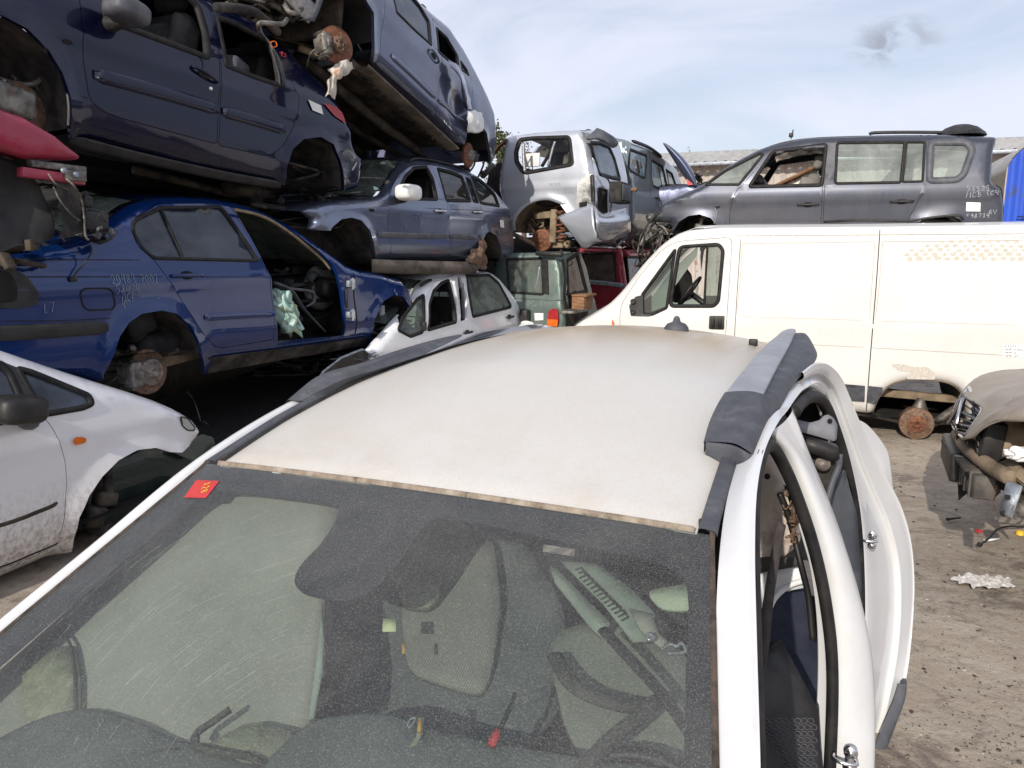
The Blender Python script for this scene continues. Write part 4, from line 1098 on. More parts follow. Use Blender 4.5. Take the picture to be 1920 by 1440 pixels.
def white_minivan():
    c = Car('white_minivan', 'dusty white minivan with black mirror, amber side repeater and a gouged muddy door', 'car', AX, off_b(100, 1030, -3.92), W=1.8, tumble=.45, rnd=.09)
    c.refs((60, 1050), (60, 786))
    hull = [(-500, 600), (-250, 590), (-100, 620), (0, 655), (78, 684), (171, 714), (233, 733), (292, 753), (331, 771), (352, 784), (366, 803), (366, 812), (358, 822), (313, 848), (134, 1012), (118, 1026), (105, 1032), (0, 1078), (-400, 1250), (-600, 900)]
    arch = [[(130, 1040), (134, 1010), (144, 970), (163, 928), (187, 893), (218, 862), (253, 843), (288, 839), (315, 847), (380, 850), (380, 1000), (200, 1080)]]
    door = [([(-200, 640), (-60, 655), (0, 672), (28, 692), (60, 740), (76, 775), (98, 800), (113, 828), (123, 864), (126, 904), (122, 960), (105, 1024), (60, 1046), (-300, 1180), (-400, 900)], 'front_door', .03, None)]
    W0 = [(34, 690), (60, 697), (167, 741), (174, 757), (156, 765), (86, 777), (78, 770)]
    W1 = [(-180, 655), (-60, 668), (0, 681), (20, 699), (40, 745), (44, 780), (0, 792), (-200, 850)]
    c.side(hull, M_WHITEM, arch, door, [(W0, .02), (W1, .02)], h=.05)
    c.wells(.55, M_LINER)
    c.pane(W0, M_GLB, 'quarter_window', .02, trim=.028)
    c.pane(W1, M_GLB, 'window', .02, trim=.03)
    c.patch([(0, 676), (34, 690), (78, 775), (60, 780), (40, 748), (20, 700)], M_BLACK, 'pillar_trim', -.003, 0)
    c.top([(-500, 600), (-250, 590), (-100, 620)], M_WHITEM, 'roof', .03)
    c.top([(-100, 620), (0, 655), (40, 669)], M_WHITEM, 'roof_front', .03)
    c.top([(40, 669), (78, 684), (171, 714), (233, 733)], M_GLB, 'windscreen', .05, inset=.06)
    c.top([(225, 731), (233, 733), (292, 753), (331, 771), (352, 784), (366, 803), (366, 812), (358, 822)], M_WHITEM, 'bonnet', .04)
    c.mirror(36, 768, M_BLACK, (.24, .12, .15), .15, .13, (60, 790))
    c.patch([(135, 824), (140, 819), (154, 819), (160, 823), (158, 830), (140, 834), (135, 830)], M_ORANGE, 'side_repeater', -.012, .01)
    c.pane([(339, 781), (352, 785), (365, 802), (364, 807), (352, 807), (342, 799)], M_LENS, 'headlight', .01, dy=-.006, trim=.008)
    c.patch([(340, 782), (352, 786), (364, 802), (362, 806), (352, 806), (343, 799)], M_PAPER, 'headlight_reflector', -.002, .01)
    c.strip([(-40, 992), (0, 985), (40, 972), (70, 960), (95, 950), (108, 942)], .024, .002, M_UNDER, 'scraped_gouge')
    c.strip([(-200, 1130), (0, 1064), (60, 1040), (118, 1014), (128, 1000)], .012, .003, M_RUB, 'sill_seam')
    c.strut(190, 930, .16, .45, M_METAL, lean=-.08, spring=False)
    bm = bmesh.new(); lathe(bm, [(.028, 0), (.028, .26), (.018, .27), (.018, .40)], c=c.at(206, 944, .14), axis='Z', n=16)
    box(bm, c.at(196, 935, .16), (.13, .1, .09), (0, .3, 0), .02); box(bm, c.at(176, 968, .16), (.13, .1, .13), (.2, .3, 0), .03); box(bm, c.at(190, 990, .2), (.1, .12, .1), (.2, .3, .2), .03)
    c.mk('steering_knuckle', bm, M_LINER)
    bm = bmesh.new(); junk(bm, c.at(170, 1010, .25), c.at(260, 900, .6), 16, 4, .03, .09); c.mk('suspension_parts', bm, M_LINER)
    a = c.at(0, 900, .4)
    c.seat(a.x - .6, .5, a.z - .2, M_SEATG); c.seat(a.x - .6, 1.3, a.z - .2, M_SEATG)
    bm = bmesh.new(); box(bm, (c.at(110, 790, .9).x - .1, .9, c.at(110, 790, .9).z - .05), (.8, 1.4, .15), (0, .12, 0), .05); c.mk('dashboard', bm, M_SEATG)
    c.floor((-400, 1200), (366, 900), 0, mat=M_DARK)
white_minivan()

def navy_car():
    c = Car('navy_hatchback', 'dark navy estate car with white paper tag, stacked on top of the blue saloon', 'car', AX, off_b(300, 300, -4.2), W=1.7, pitch=R(-5), tumble=.40, rnd=.08)
    c.refs((300, 290), (300, 74))
    hull = [(-330, 240), (-330, 120), (-300, 20), (-180, -70), (-60, -95), (20, -85), (60, -110), (120, -150), (200, -150), (300, -60), (395, 2), (430, 20), (485, 47), (520, 82), (560, 120), (600, 160), (632, 205), (648, 240), (653, 272), (660, 285), (671, 294), (669, 330), (663, 355), (640, 358), (528, 350), (345, 318), (240, 292), (128, 262), (-140, 240)]
    arches = [[(128, 300), (128, 240), (128, 182), (113, 138), (87, 95), (47, 55), (0, 30), (-50, 28), (-100, 60), (-130, 120), (-140, 180), (-140, 300)],
              [(530, 400), (531, 345), (534, 312), (545, 280), (566, 261), (598, 257), (622, 271), (636, 305), (641, 355), (642, 400)]]
    WF = [(196, 30), (215, 42), (300, 74), (391, 108), (388, 60), (374, 12), (340, -25), (290, -55), (215, -70)]
    WR = [(409, 33), (430, 38), (485, 66), (506, 78), (519, 108), (526, 160), (480, 145), (424, 122)]
    doors = [([(148, 0), (150, -30), (205, -85), (300, -68), (350, -35), (392, 6), (404, 60), (412, 120), (410, 200), (406, 271), (320, 248), (232, 224), (196, 211), (172, 192), (165, 176), (155, 110)], 'front_door', .03, None),
             ([(398, 10), (430, 28), (487, 55), (515, 80), (534, 118), (553, 165), (562, 184), (560, 210), (548, 244), (528, 277), (510, 290), (495, 292), (409, 273), (413, 200), (414, 120), (408, 70)], 'rear_door', .03, None)]
    c.side(hull, M_NAVY, arches, doors, [(WF, .03), (WR, .02)], h=.05)
    c.wells(.5, M_LINER)
    c.pane(WF, None, 'front_door_window', .03, trim=.04); c.pane(WR, None, 'rear_door_window', .02, trim=.035)
    c.top([(-330, 240), (-330, 120), (-300, 20), (-180, -70), (-60, -95), (20, -85)], M_NAVY, 'bonnet')
    c.top([(20, -85), (60, -110), (120, -150)], M_GLD, 'windscreen', .04)
    c.top([(120, -150), (200, -150), (300, -60), (395, 2), (430, 20), (485, 47), (520, 82)], M_NAVY, 'roof', .03)
    c.top([(520, 82), (560, 120), (600, 160), (630, 203)], M_GLT, 'rear_window', .04, inset=.06)
    c.top([(630, 203), (648, 240), (653, 272), (660, 285), (671, 294), (669, 330), (663, 355)], M_NAVY, 'tailgate', .05)
    c.strip([(175, 139), (290, 170), (411, 206)], .085, .018, M_NAVY, 'side_moulding'); c.strip([(416, 208), (480, 226), (534, 243)], .085, .018, M_NAVY, 'side_moulding')
    c.handle(383, 140, M_NAVY, .20, ang=-.22)
    bm = bmesh.new(); q = c.S3(395, 166, 0); lathe(bm, [(.014, 0), (.014, -.006), (.009, -.008), (.0005, -.008)], c=q, n=14); c.mk('keyhole', bm, M_CHROME)
    c.mirror(238, 21, M_GREYP, (.24, .13, .13), .12, .14, (205, 45))
    c.pane([(117, 75), (122, 73), (134, 79), (135, 83), (130, 84), (119, 80)], M_DARK, 'repeater_hole', .005, dy=-.003, trim=.004)
    c.patch([(576, 187), (600, 198), (604, 215), (584, 207)], M_PAPER, 'paper_tag', -.012, 0)
    bm = bmesh.new(); c.write('LIIIIIII', 580, 197, .012, M_INK, bm=bm, slope=-.35, th=.002); c.write('IIIIIIIII', 583, 203, .012, M_INK, bm=bm, slope=-.35, th=.002); c.mk('tag_writing', bm, M_INK)
    c.patch([(604, 193), (628, 200), (640, 212), (647, 232), (626, 218)], M_REDL, 'tail_light', -.012, .01)
    c.strip([(648, 268), (630, 262), (612, 240)], .008, .002, M_DARK, 'bumper_seam')
    c.strip([(131, 262), (240, 290), (345, 314), (428, 331), (526, 348)], .06, .012, M_BLACK, 'sill_cover')
    c.strip([(128, 172), (145, 178), (164, 184)], .008, .002, M_DARK, 'wing_seam')
    c.strip([(126, 175), (129, 200), (128, 235)], .012, .004, M_ALU, 'chipped_arch_edge')
    # brake at the front left edge
    c.disc(38, 205, .20, .145, M_RUSTB, cal=R(165))
    bm = bmesh.new(); box(bm, c.at(18, 190, .15), (.22, .14, .16), (0, .1, 0), .025); junk(bm, c.at(-20, 215, .2), c.at(40, 60, .5), 12, 8, .04, .1); c.mk('suspension_parts', bm, M_METAL)
    # rear axle, exhaust, loose ends under the sill
    c.disc(586, 300, .42, .13, M_LINER)
    bm = bmesh.new(); junk(bm, c.at(500, 385, .2), c.at(570, 335, .6), 34, 6, .03, .10); c.mk('rear_suspension', bm, M_LINER)
    c.path([(528, 352, .5), (480, 366, .5), (430, 362, .5), (380, 350, .5), (250, 318, .6)], .03, M_UNDER, 'exhaust_pipe', n=10)
    bm = bmesh.new(); tube(bm, [c.at(425, 352, .4), c.at(492, 362, .4)], .07, 12, flat=.7); c.mk('silencer', bm, M_UNDER)
    # broken mudguard
    bm = bmesh.new(); loft(bm, [[c.at(u, v, .03) for u, v in ((575, 262), (600, 262), (622, 280), (634, 312), (638, 352))], [c.at(u, v, .25) for u, v in ((580, 268), (592, 285), (600, 312), (602, 330), (604, 350))]], 14, 3); c.mk('mudguard', bm, M_LINER)
    # clear hanging lamp lens
    bm = bmesh.new(); blob(bm, c.at(655, 292, -.02), .085, 2, .1, 1, 3, (1, .4, .6)); c.mk('loose_lamp_lens', bm, M_LENS)
    c.path([(668, 305, 0), (662, 316, 0), (657, 322, .02)], .008, M_ALU, 'lamp_bracket')
    c.floor((128, 262), (640, 360), 0, zoff=.03, mat=M_DARK)
    # inside: seats, shredded trim in rear window
    a = c.at(330, 230, .3)
    c.seat(a.x - .1, .45, a.z + .02, M_SEAT, face=-1); c.seat(a.x - .1, 1.25, a.z + .02, M_SEAT, face=-1)
    c.seat(a.x + .75, .5, a.z + .0, M_SEAT, face=-1); c.seat(a.x + .75, 1.2, a.z, M_SEAT, face=-1)
    bm = bmesh.new(); box(bm, c.at(446, 128, .2) + Vector((0, .1, 0)), (.22, .25, .16), (.1, .1, .3), .03); c.mk('door_trim_piece', bm, M_GREYP)
    bm = bmesh.new(); rg = random.Random(4)
    for k in range(9):
        o = rg.uniform(-7, 7)
        tube(bm, [c.at(511 + o * .5, 92, .03), c.at(519 + o, 115 + rg.uniform(-4, 4), .02), c.at(527 + o, 140, .01), c.at(529 + o, 158 + rg.uniform(-3, 6), .01)], .005, 5, smoothn=5)
    c.mk('torn_seal_strands', bm, M_GREYP)
    c.path([(506, 78, .0), (511, 88, -.02), (519, 86, -.01), (516, 78, 0), (508, 80, .01), (513, 94, 0)], .004, M_ORANGE, 'orange_wire', -.02)
    c.path([(524, 99, -.01), (530, 98, -.02), (528, 104, -.02), (536, 106, -.02), (534, 100, -.02)], .004, M_REDX, 'pink_wire', -.02)
    bm = bmesh.new(); rg = random.Random(9)
    for k in range(26):
        t = rg.random(); q = c.S3(222 + t * 90, 43 + t * 33, .02); box(bm, q + Vector((0, rg.uniform(0, .02), rg.uniform(0, .012))), (.012, .01, .02), (rg.random(), rg.random(), 0), 0)
    for k in range(12):
        t = rg.random(); q = c.S3(350 + t * 30, 92 + t * 12, .02); box(bm, q + Vector((0, .01, rg.uniform(0, .012))), (.012, .01, .02), (rg.random(), rg.random(), 0), 0)
    o = c.mk('broken_glass', bm, M_LENS); o['kind'] = 'stuff'
    return c
NAVY = navy_car()

def red_front():
    c = Car('red_wreck', 'crimson wrecked car front with torn black arch liner, above the blue saloon boot', 'car', AX, off_b(60, 300, -3.9), W=1.5, tumble=.3, rnd=.05)
    c.zs, c.zb = -.5, 2
    c.side([(-260, 40), (-120, 120), (0, 205), (44, 221), (100, 254), (148, 294), (147, 298), (134, 301), (44, 298), (0, 284), (-80, 250), (-260, 200)], M_REDF, h=.05, hr=.01, name='front_wing', far=False, flange=.08)
    bm = bmesh.new()
    A = [(-70, 300), (0, 292), (45, 310), (78, 345), (92, 385), (98, 420), (94, 452)]
    rows = []
    for y, g in ((.03, 1), (.15, 1.0), (.4, 1.0)):
        rows.append([c.at(u, v, y) for u, v in A])
    loft(bm, rows, 20, 4)
    poly = [(-90, 300), (0, 296), (40, 312), (72, 345), (86, 385), (93, 420), (92, 446), (70, 455), (30, 462), (0, 475), (-90, 480)]
    q = [c.onp(u, v, .12) for u, v in poly]; P, F, C = tri2d(q, [], .05)
    V = [bm.verts.new((x, .12 + .10 * noise.noise(Vector((x * 3, z * 3, 2))), z)) for x, z in P]
    for f in F: bm.faces.new([V[i] for i in f])
    c.mk('wheel_arch_liner', bm, M_BLACK)
    bm = bmesh.new(); rows = [[c.at(u, v, .05) for u, v in ((95, 330), (125, 335), (148, 360), (152, 400), (158, 440))], [c.at(u, v, .02) for u, v in ((80, 340), (105, 350), (112, 390), (118, 425), (110, 448))]]
    loft(bm, rows, 14, 4); c.mk('inner_liner', bm, M_LINER)
    bm = bmesh.new(); box(bm, c.at(108, 313, .05), (.30, .05, .035), (0, .02, 0), .006); box(bm, c.at(138, 330, .03), (.12, .05, .055), None, .006); c.mk('headlamp_bracket', bm, M_METAL)
    bm = bmesh.new(); box(bm, c.at(98, 331, .05), (.34, .06, .05), (0, .05, 0), .008); c.mk('slam_panel', bm, M_REDF)
    bm = bmesh.new()
    for u, v in ((119, 320), (142, 328)): lathe(bm, [(.016, 0), (.016, -.01), (.008, -.014), (.0005, -.014)], c=c.at(u, v, .0), n=10)
    c.mk('bracket_bolt', bm, M_GALV)
    c.path([(90, 325, .0), (105, 345, -.02), (127, 355, 0)], .004, M_METAL, 'loose_wire'); c.path([(124, 335, 0), (140, 350, -.02), (152, 372, 0), (157, 400, 0), (160, 440, 0), (166, 450, 0)], .006, M_METAL, 'loose_wire')
    c.path([(100, 350, 0), (112, 375, -.02), (132, 400, 0), (150, 414, 0)], .004, M_METAL, 'loose_wire')
    bm = bmesh.new(); junk(bm, c.at(146, 440, .0), c.at(168, 395, .2), 22, 2, .015, .05); c.mk('wiring_clips', bm, M_GREYP)
    bm = bmesh.new(); box(bm, c.at(162, 378, .05), (.05, .05, .06), None, .01); lathe(bm, [(.03, 0), (.0005, .05)], c=c.at(162, 374, .05), axis='Z', n=8); box(bm, c.at(178, 415, .05), (.14, .05, .10), (0, .1, 0), .01); c.mk('latch_clip', bm, M_BLACK)
    bm = bmesh.new(); junk(bm, c.at(-60, 500, .1), c.at(25, 455, .4), 20, 17, .04, .12); c.mk('broken_mount', bm, M_UNDER)
    bm = bmesh.new(); junk(bm, c.at(95, 455, .15), c.at(140, 400, .5), 14, 18, .04, .12); c.mk('bumper_remains', bm, M_BLACK)
red_front()

def tilted_car():
    c = Car('tilted_people_carrier', 'slate blue people carrier tilted high on the pile, nose up, dented rear door', 'car', Vector((.37, .93, 0)), plane_pt(776, 197, -4.05), W=1.75, pitch=R(-12.5), tumble=.35, rnd=.08)
    c.refs((776, 195), (800, 85))
    a = c.onp(862, 215, 0)
    c.dents = [(a[0], a[1] + .1, .22, .07), (a[0] + .18, a[1] - .1, .14, -.03)]
    hull = [(575, 60), (560, -60), (600, -140), (640, -175), (700, -165), (740, -60), (776, 0), (800, 20), (832, 46), (860, 88), (882, 130), (904, 176), (919, 215), (922, 260), (918, 302), (905, 310), (868, 275), (860, 277), (694, 121), (690, 118)]
    arches = [[(700, 135), (694, 118), (698, 78), (697, 25), (681, -2), (650, -40), (610, -50), (570, -20), (560, 60), (580, 140)],
              [(868, 330), (866, 275), (872, 251), (886, 240), (900, 236), (910, 250), (915, 280), (913, 330)]]
    WF = [(737, -12), (744, 22), (776, 54), (809, 84), (806, 40), (790, 12), (770, -12)]
    WR = [(820, 52), (823, 97), (840, 112), (861, 126), (859, 104), (840, 70)]
    WQ = [(865, 114), (867, 131), (880, 141), (876, 130)]
    doors = [([(726, -30), (722, 0), (714, 60), (708, 118), (738, 145), (768, 172), (813, 211), (822, 160), (828, 100), (814, 88), (808, 38), (776, -14), (740, -50)], 'front_door', .02, None),
             ([(812, 34), (816, 90), (829, 102), (824, 160), (817, 214), (861, 256), (872, 226), (882, 200), (886, 160), (882, 143), (866, 132), (862, 104), (842, 66)], 'rear_door', .02, None)]
    c.side(hull, M_TILT, arches, doors, [(WF, .02), (WR, .02), (WQ, .01)], h=.05)
    c.wells(.5, M_DARK)
    c.pane(WF, M_GLB, 'window', .02, trim=.03); c.pane(WR, None, 'rear_door_window', .02, trim=.03); c.pane(WQ, M_GLD, 'quarter_window', .01, trim=.02)
    c.top([(740, -60), (776, 0), (800, 20), (832, 46), (860, 88), (882, 130)], M_TILT, 'roof', .03)
    c.top([(882, 130), (904, 176)], M_GLD, 'rear_window'); c.top([(904, 176), (919, 215), (922, 260), (918, 302)], M_TILT, 'tailgate', .05)
    c.top([(640, -175), (700, -165), (740, -60)], M_GLD, 'windscreen'); c.top([(560, -60), (600, -140), (640, -175)], M_TILT, 'bonnet')
    c.strip([(733, 104), (775, 143), (816, 183)], .05, .014, M_TILT, 'side_moulding'); c.strip([(821, 188), (845, 208), (872, 230)], .05, .014, M_TILT, 'side_moulding')
    c.handle(813, 105, M_TILT, .17, ang=-.35)
    c.strip([(708, 60), (705, 90), (700, 116)], .02, .004, M_TILT, 'wing_edge')
    # sill underside
    c.floor((690, 119), (866, 276), 0, y0=.10, zoff=.02, mat=M_UNDER)
    bm = bmesh.new()
    x0, z0 = c.onp(694, 119, 0); x1, z1 = c.onp(864, 277, 0)
    loft(bm, [[Vector((x0, .02, z0)), Vector((x1, .02, z1))], [Vector((x0, .03, z0 - .02)), Vector((x1, .03, z1 - .02))], [Vector((x0, .16, z0 - .02)), Vector((x1, .16, z1 - .02))], [Vector((x0, .18, z0 + .06)), Vector((x1, .18, z1 + .06))]], 20, 3)
    for k in range(16):
        t = (k + .5) / 16; box(bm, (x0 + (x1 - x0) * t, .19, z0 + (z1 - z0) * t + .02), (.03, .03, .06), None, .004)
    c.mk('sill_underside', bm, M_SILLB)
    bm = bmesh.new()
    for yy in (.5, 1.2): tube(bm, [Vector((x0 - .3, yy, z0 - .02)), Vector(((x0 + x1) / 2, yy, (z0 + z1) / 2 - .05)), Vector((x1, yy, z1 - .02))], .05, 6, smoothn=4)
    tube(bm, [Vector((x0 - .5, .86, z0 + .02)), Vector(((x0 + x1) / 2, .9, (z0 + z1) / 2 - .03)), Vector((x1 + .5, .7, z1 - .04))], .035, 10, smoothn=4)
    c.mk('chassis_legs', bm, M_UNDER)
    # brakes
    c.disc(632, 85, .12, .150, M_RUST, hub=.45, cal=R(200), steer=R(-22), hm=M_RUSTB)
    c.strut(628, 82, .30, .5, M_LINER, lean=.05)
    c.disc(879, 291, .10, .135, M_RUST, hub=.42, steer=R(0))
    bm = bmesh.new(); junk(bm, c.at(860, 300, .3), c.at(885, 250, .7), 10, 3); c.mk('rear_suspension', bm, M_LINER)
    # engine bay hanging low at the nose
    lo, hi = c.at(470, 60, .3), c.at(610, -20, .3); 
    e0 = c.at(440, 0, .25); e1 = c.at(590, -30, .25); ez = c.at(560, 22, .3).z
    bm = bmesh.new(); junk(bm, Vector((e0.x, .3, ez)), Vector((e1.x, 1.5, ez + .55)), 110, 51, .05, .15); c.mk('engine', bm, M_METAL)
    bm = bmesh.new(); junk(bm, Vector((e0.x + .1, .2, ez - .02)), Vector((e1.x, .9, ez + .4)), 40, 53, .04, .11); c.mk('engine_fittings', bm, M_LINER)
    bm = bmesh.new(); box(bm, (e1.x + .25, .9, ez + .35), (.06, 1.5, .8), None, .02); box(bm, ((e0.x + e1.x) / 2, 1.0, ez + .3), (e1.x - e0.x, 1.1, .3), None, .05); c.mk('engine_block', bm, M_UNDER)
    c.path([(405, 14, .2), (440, 15, .2), (475, 22, .2), (500, 40, .2), (520, 60, .3)], .032, M_LINER, 'radiator_hose', n=10)
    c.path([(487, 60, .05), (486, 44, .0), (510, 44, 0), (530, 45, 0), (538, 36, .1)], .016, M_METAL, 'coolant_pipe', n=10)
    c.path([(534, 10, .05), (542, 22, 0), (556, 24, 0), (566, 16, .1)], .018, M_METAL, 'coolant_pipe', n=10)
    c.path([(488, 46, 0), (492, 62, 0), (505, 80, 0), (512, 94, -.02)], .006, M_METAL, 'earth_cable')
    bm = bmesh.new()
    q = [(560, 38), (575, 34), (585, 30), (594, 12), (600, -12), (612, -16), (606, 0), (598, 22), (590, 40), (575, 37)]
    P, F, C = tri2d([c.onp(u, v, .0) for u, v in q], [], .05); V = [bm.verts.new((x, .0, z)) for x, z in P]
    for f in F: bm.faces.new([V[i] for i in f])
    o = c.mk('torn_wing_bracket', bm, M_GREYP); solid(o, .02)
    bm = bmesh.new(); box(bm, c.at(560, 2, .25), (.35, .03, .16), (.3, .1, 0), .01); c.mk('heat_shield', bm, M_ALU)
    bm = bmesh.new(); x, z = c.onp(600, 110, .3); 
    loft(bm, [[c.at(500, 62, .3), c.at(560, 80, .3), c.at(640, 112, .25)], [c.at(500, 60, 1.0), c.at(600, 105, 1.0), c.at(680, 125, .9)]], 12, 3); 
    for v in bm.verts: v.co.z += .04 * noise.noise(v.co * 4)
    c.mk('undertray', bm, M_UNDER)
    c.path([(560, 88, .4), (590, 100, .3), (615, 104, .2), (622, 112, .15)], [.035, .012], M_TANL, 'lower_arm', n=10)
    # torn rear door skin and flapping plastic
    bm = bmesh.new(); cloth(bm, [[c.at(840, 112, -.02), c.at(858, 122, -.03), c.at(872, 150, -.04), c.at(886, 205, -.03)], [c.at(846, 126, -.05), c.at(862, 142, -.12), c.at(872, 170, -.12), c.at(878, 205, -.06)], [c.at(868, 150, -.02), c.at(866, 158, -.05), c.at(866, 190, -.04), c.at(874, 208, -.01)]], 3, .012)
    c.mk('crumpled_door_skin', bm, M_TILT)
    # cavity inside
    a = c.at(790, 140, .3); c.seat(a.x - .2, .45, a.z - .2, M_SEATG, face=-1); c.seat(a.x + .8, .45, a.z - .25, M_SEATG, face=-1)
    # cloths: things of their own
    r = empty('white_cloth', 'torn white cloth hanging over the rear wheel arch of the tilted people carrier', 'cloth', c.M)
    bm = bmesh.new(); cloth(bm, [[c.at(878, 207, -.05), c.at(892, 208, -.06), c.at(904, 214, -.04)], [c.at(876, 228, -.06), c.at(890, 230, -.09), c.at(905, 234, -.05)], [c.at(875, 248, -.03), c.at(888, 250, -.06), c.at(902, 246, -.03)]], 7, .03)
    o = mk('cloth_sheet', bm, M_PAPER, r); solid(o, .004)
    r = empty('knotted_rag', 'knotted off-white rag with orange rust stains hanging below the high front brake disc', 'rag', c.M)
    bm = bmesh.new()
    K = [[c.at(u, v, y) for u, v, y in L] for L in ([(626, 118, .0), (636, 117, -.04), (648, 115, -.05), (660, 116, -.04)], [(621, 128, .02), (632, 128, -.06), (644, 126, -.06), (656, 130, -.03)], [(620, 138, .0), (629, 140, -.03), (638, 146, -.05), (645, 145, -.02)], [(622, 142, .0), (627, 144, -.04), (631, 146, -.04), (634, 146, -.01)])]
    cloth(bm, K, 4, .03, 18, 6)
    K = [[c.at(u, v, y) for u, v, y in L] for L in ([(622, 140, .0), (627, 141, -.04), (632, 142, -.01)], [(616, 152, .0), (624, 152, -.05), (632, 152, -.01)], [(613, 166, .0), (622, 166, -.05), (631, 164, -.01)], [(611, 183, .0), (618, 178, -.03), (626, 190, .0)])]
    cloth(bm, K, 6, .02, 14, 6)
    o = mk('rag_cloth', bm, M_RAG, r); solid(o, .004)
tilted_car()

def touring():
    c = Car('grey_blue_estate', 'grey blue estate car with white mirror, stacked on top of the white hatchback', 'car', AX, off_b(728, 484, -4.15), W=1.74, tumble=.42, rnd=.07)
    c.refs((780, 486), (780, 376))
    hull = [(566, 396), (580, 389), (600, 383), (620, 379), (655, 375), (690, 373), (712, 366), (735, 330), (752, 302), (769, 296), (805, 299), (860, 313), (893, 331), (918, 353), (936, 374), (947, 386), (951, 404), (956, 437), (956, 473), (945, 492), (930, 495), (903, 494), (699, 492), (697, 509), (660, 509), (610, 451), (608, 433), (579, 431), (586, 411)]
    arches = [[(609, 520), (610, 450), (619, 426), (637, 411), (656, 408), (674, 413), (690, 432), (699, 468), (697, 500), (697, 520)],
              [(899, 520), (900, 488), (902, 452), (908, 438), (915, 434), (928, 442), (936, 462), (936, 484), (930, 497), (930, 520)]]
    WF = [(748, 372), (751, 350), (760, 331), (777, 315), (801, 313), (812, 333), (820, 374)]
    WR = [(821, 316), (845, 322), (867, 331), (882, 377), (837, 376)]
    WQ1 = [(874, 333), (882, 337), (897, 380), (888, 378)]
    WQ = [(885, 332), (897, 335), (915, 350), (929, 366), (936, 386), (901, 380)]
    doors = [([(727, 375), (738, 350), (752, 325), (772, 309), (805, 308), (818, 333), (834, 372), (838, 378), (840, 430), (840, 482), (729, 485), (727, 430)], 'front_door', .02, None),
             ([(809, 309), (846, 316), (876, 328), (902, 383), (908, 410), (907, 425), (895, 450), (884, 470), (876, 480), (843, 482), (843, 430), (841, 378), (836, 370), (820, 333)], 'rear_door', .02, None)]
    c.side(hull, M_TOUR, arches, doors, [(WF, .03), (WR, .02), (WQ, .02), (WQ1, .01)], h=.05)
    c.wells(.5, M_LINER)
    c.pane(WF, None, 'front_door_window', .03, trim=.03); c.pane(WR, M_GLD, 'window', .02, trim=.03); c.pane(WQ1, M_GLD, 'window', .01, trim=.02); c.pane(WQ, M_GLD, 'quarter_window', .02, trim=.035)
    c.top([(566, 396), (580, 389), (600, 383), (620, 379), (655, 375), (690, 373), (706, 369)], M_TOUR, 'bonnet', .02)
    c.top([(708, 368), (735, 330), (752, 302)], M_GLT, 'windscreen', .04, inset=.05)
    c.top([(752, 302), (769, 296), (805, 299), (860, 313), (893, 331)], M_TOUR, 'roof', .03)
    c.top([(893, 331), (918, 353), (936, 374)], M_GLD, 'rear_window', .03, inset=.06); c.top([(936, 374), (947, 386), (951, 404), (956, 437), (956, 473), (945, 492)], M_TOUR, 'tailgate', .05)
    c.strip([(707, 440), (780, 442), (838, 443)], .055, .012, M_GREYP, 'side_moulding'); c.strip([(842, 443), (893, 445)], .055, .012, M_GREYP, 'side_moulding')
    for pts in ([(727, 386), (790, 390), (838, 392)], [(842, 392), (905, 395)], [(907, 396), (950, 400)]): c.strip(pts, .006, .0012, M_DARK, 'waist_seam')
    c.strip([(760, 303), (772, 297), (805, 300), (860, 314)], .02, .014, M_BLACK, 'roof_rail', e=.6)
    c.handle(824, 396, M_CHROME, .2); c.handle(894, 398, M_CHROME, .18)
    c.mirror(766, 361, M_PAPER, (.27, .12, .15), 0, .14, (748, 372))
    c.pane([(692, 391), (700, 392), (700, 397), (694, 396)], M_DARK, 'repeater_hole', 0, dy=-.003, trim=.004)
    c.patch([(936.5, 412), (944, 413), (945, 427), (938, 426)], M_PAPER, 'paper_label', -.003)
    c.strip([(940, 438), (948, 437), (956, 437)], .006, .001, M_DARK, 'bumper_seam'); c.strip([(907, 440), (925, 440), (945, 441)], .005, .001, M_DARK, 'bumper_seam')
    # hanging sill
    bm = bmesh.new(); rows = []
    loft(bm, [[c.at(u, v, -.02) for u, v in ((697, 486), (760, 488), (840, 490), (903, 491))], [c.at(u, v, -.05) for u, v in ((697, 498), (760, 500), (840, 502), (899, 502))], [c.at(u, v, -.01) for u, v in ((697, 510), (760, 512), (840, 513), (893, 511))], [c.at(u, v, .08) for u, v in ((697, 512), (760, 514), (840, 514), (893, 511))]], 30, 4)
    c.mk('sill_cover', bm, M_SILLB)
    bm = bmesh.new(); cloth(bm, [[c.at(u, v, -.02) for u, v in ((902, 440), (897, 455), (885, 470), (876, 484))], [c.at(u, v, -.05) for u, v in ((908, 440), (904, 465), (897, 485), (885, 494))], [c.at(u, v, -.02) for u, v in ((906, 445), (912, 470), (914, 490), (906, 506))]], 8, .05); c.mk('crushed_arch_lining', bm, M_RUSTB)
    # front end stripped
    bm = bmesh.new(); junk(bm, c.at(560, 425, .1), c.at(605, 395, 1.2), 40, 5, .03, .1); junk(bm, c.at(590, 440, .2), c.at(620, 400, 1.2), 20, 15, .03, .12); c.mk('engine_bay', bm, M_LINER)
    bm = bmesh.new(); junk(bm, c.at(660, 374, .1), c.at(715, 352, .9), 14, 45, .02, .07); c.mk('scuttle_parts', bm, M_METAL)
    a = c.at(780, 440, .3); c.seat(a.x + .1, .45, a.z - .1, M_SEAT, face=-1); c.seat(a.x + .1, 1.3, a.z - .1, M_SEAT, face=-1); c.seat(a.x + 1.1, .5, a.z - .1, M_SEAT, face=-1); c.seat(a.x + 1.1, 1.2, a.z - .1, M_SEAT, face=-1)
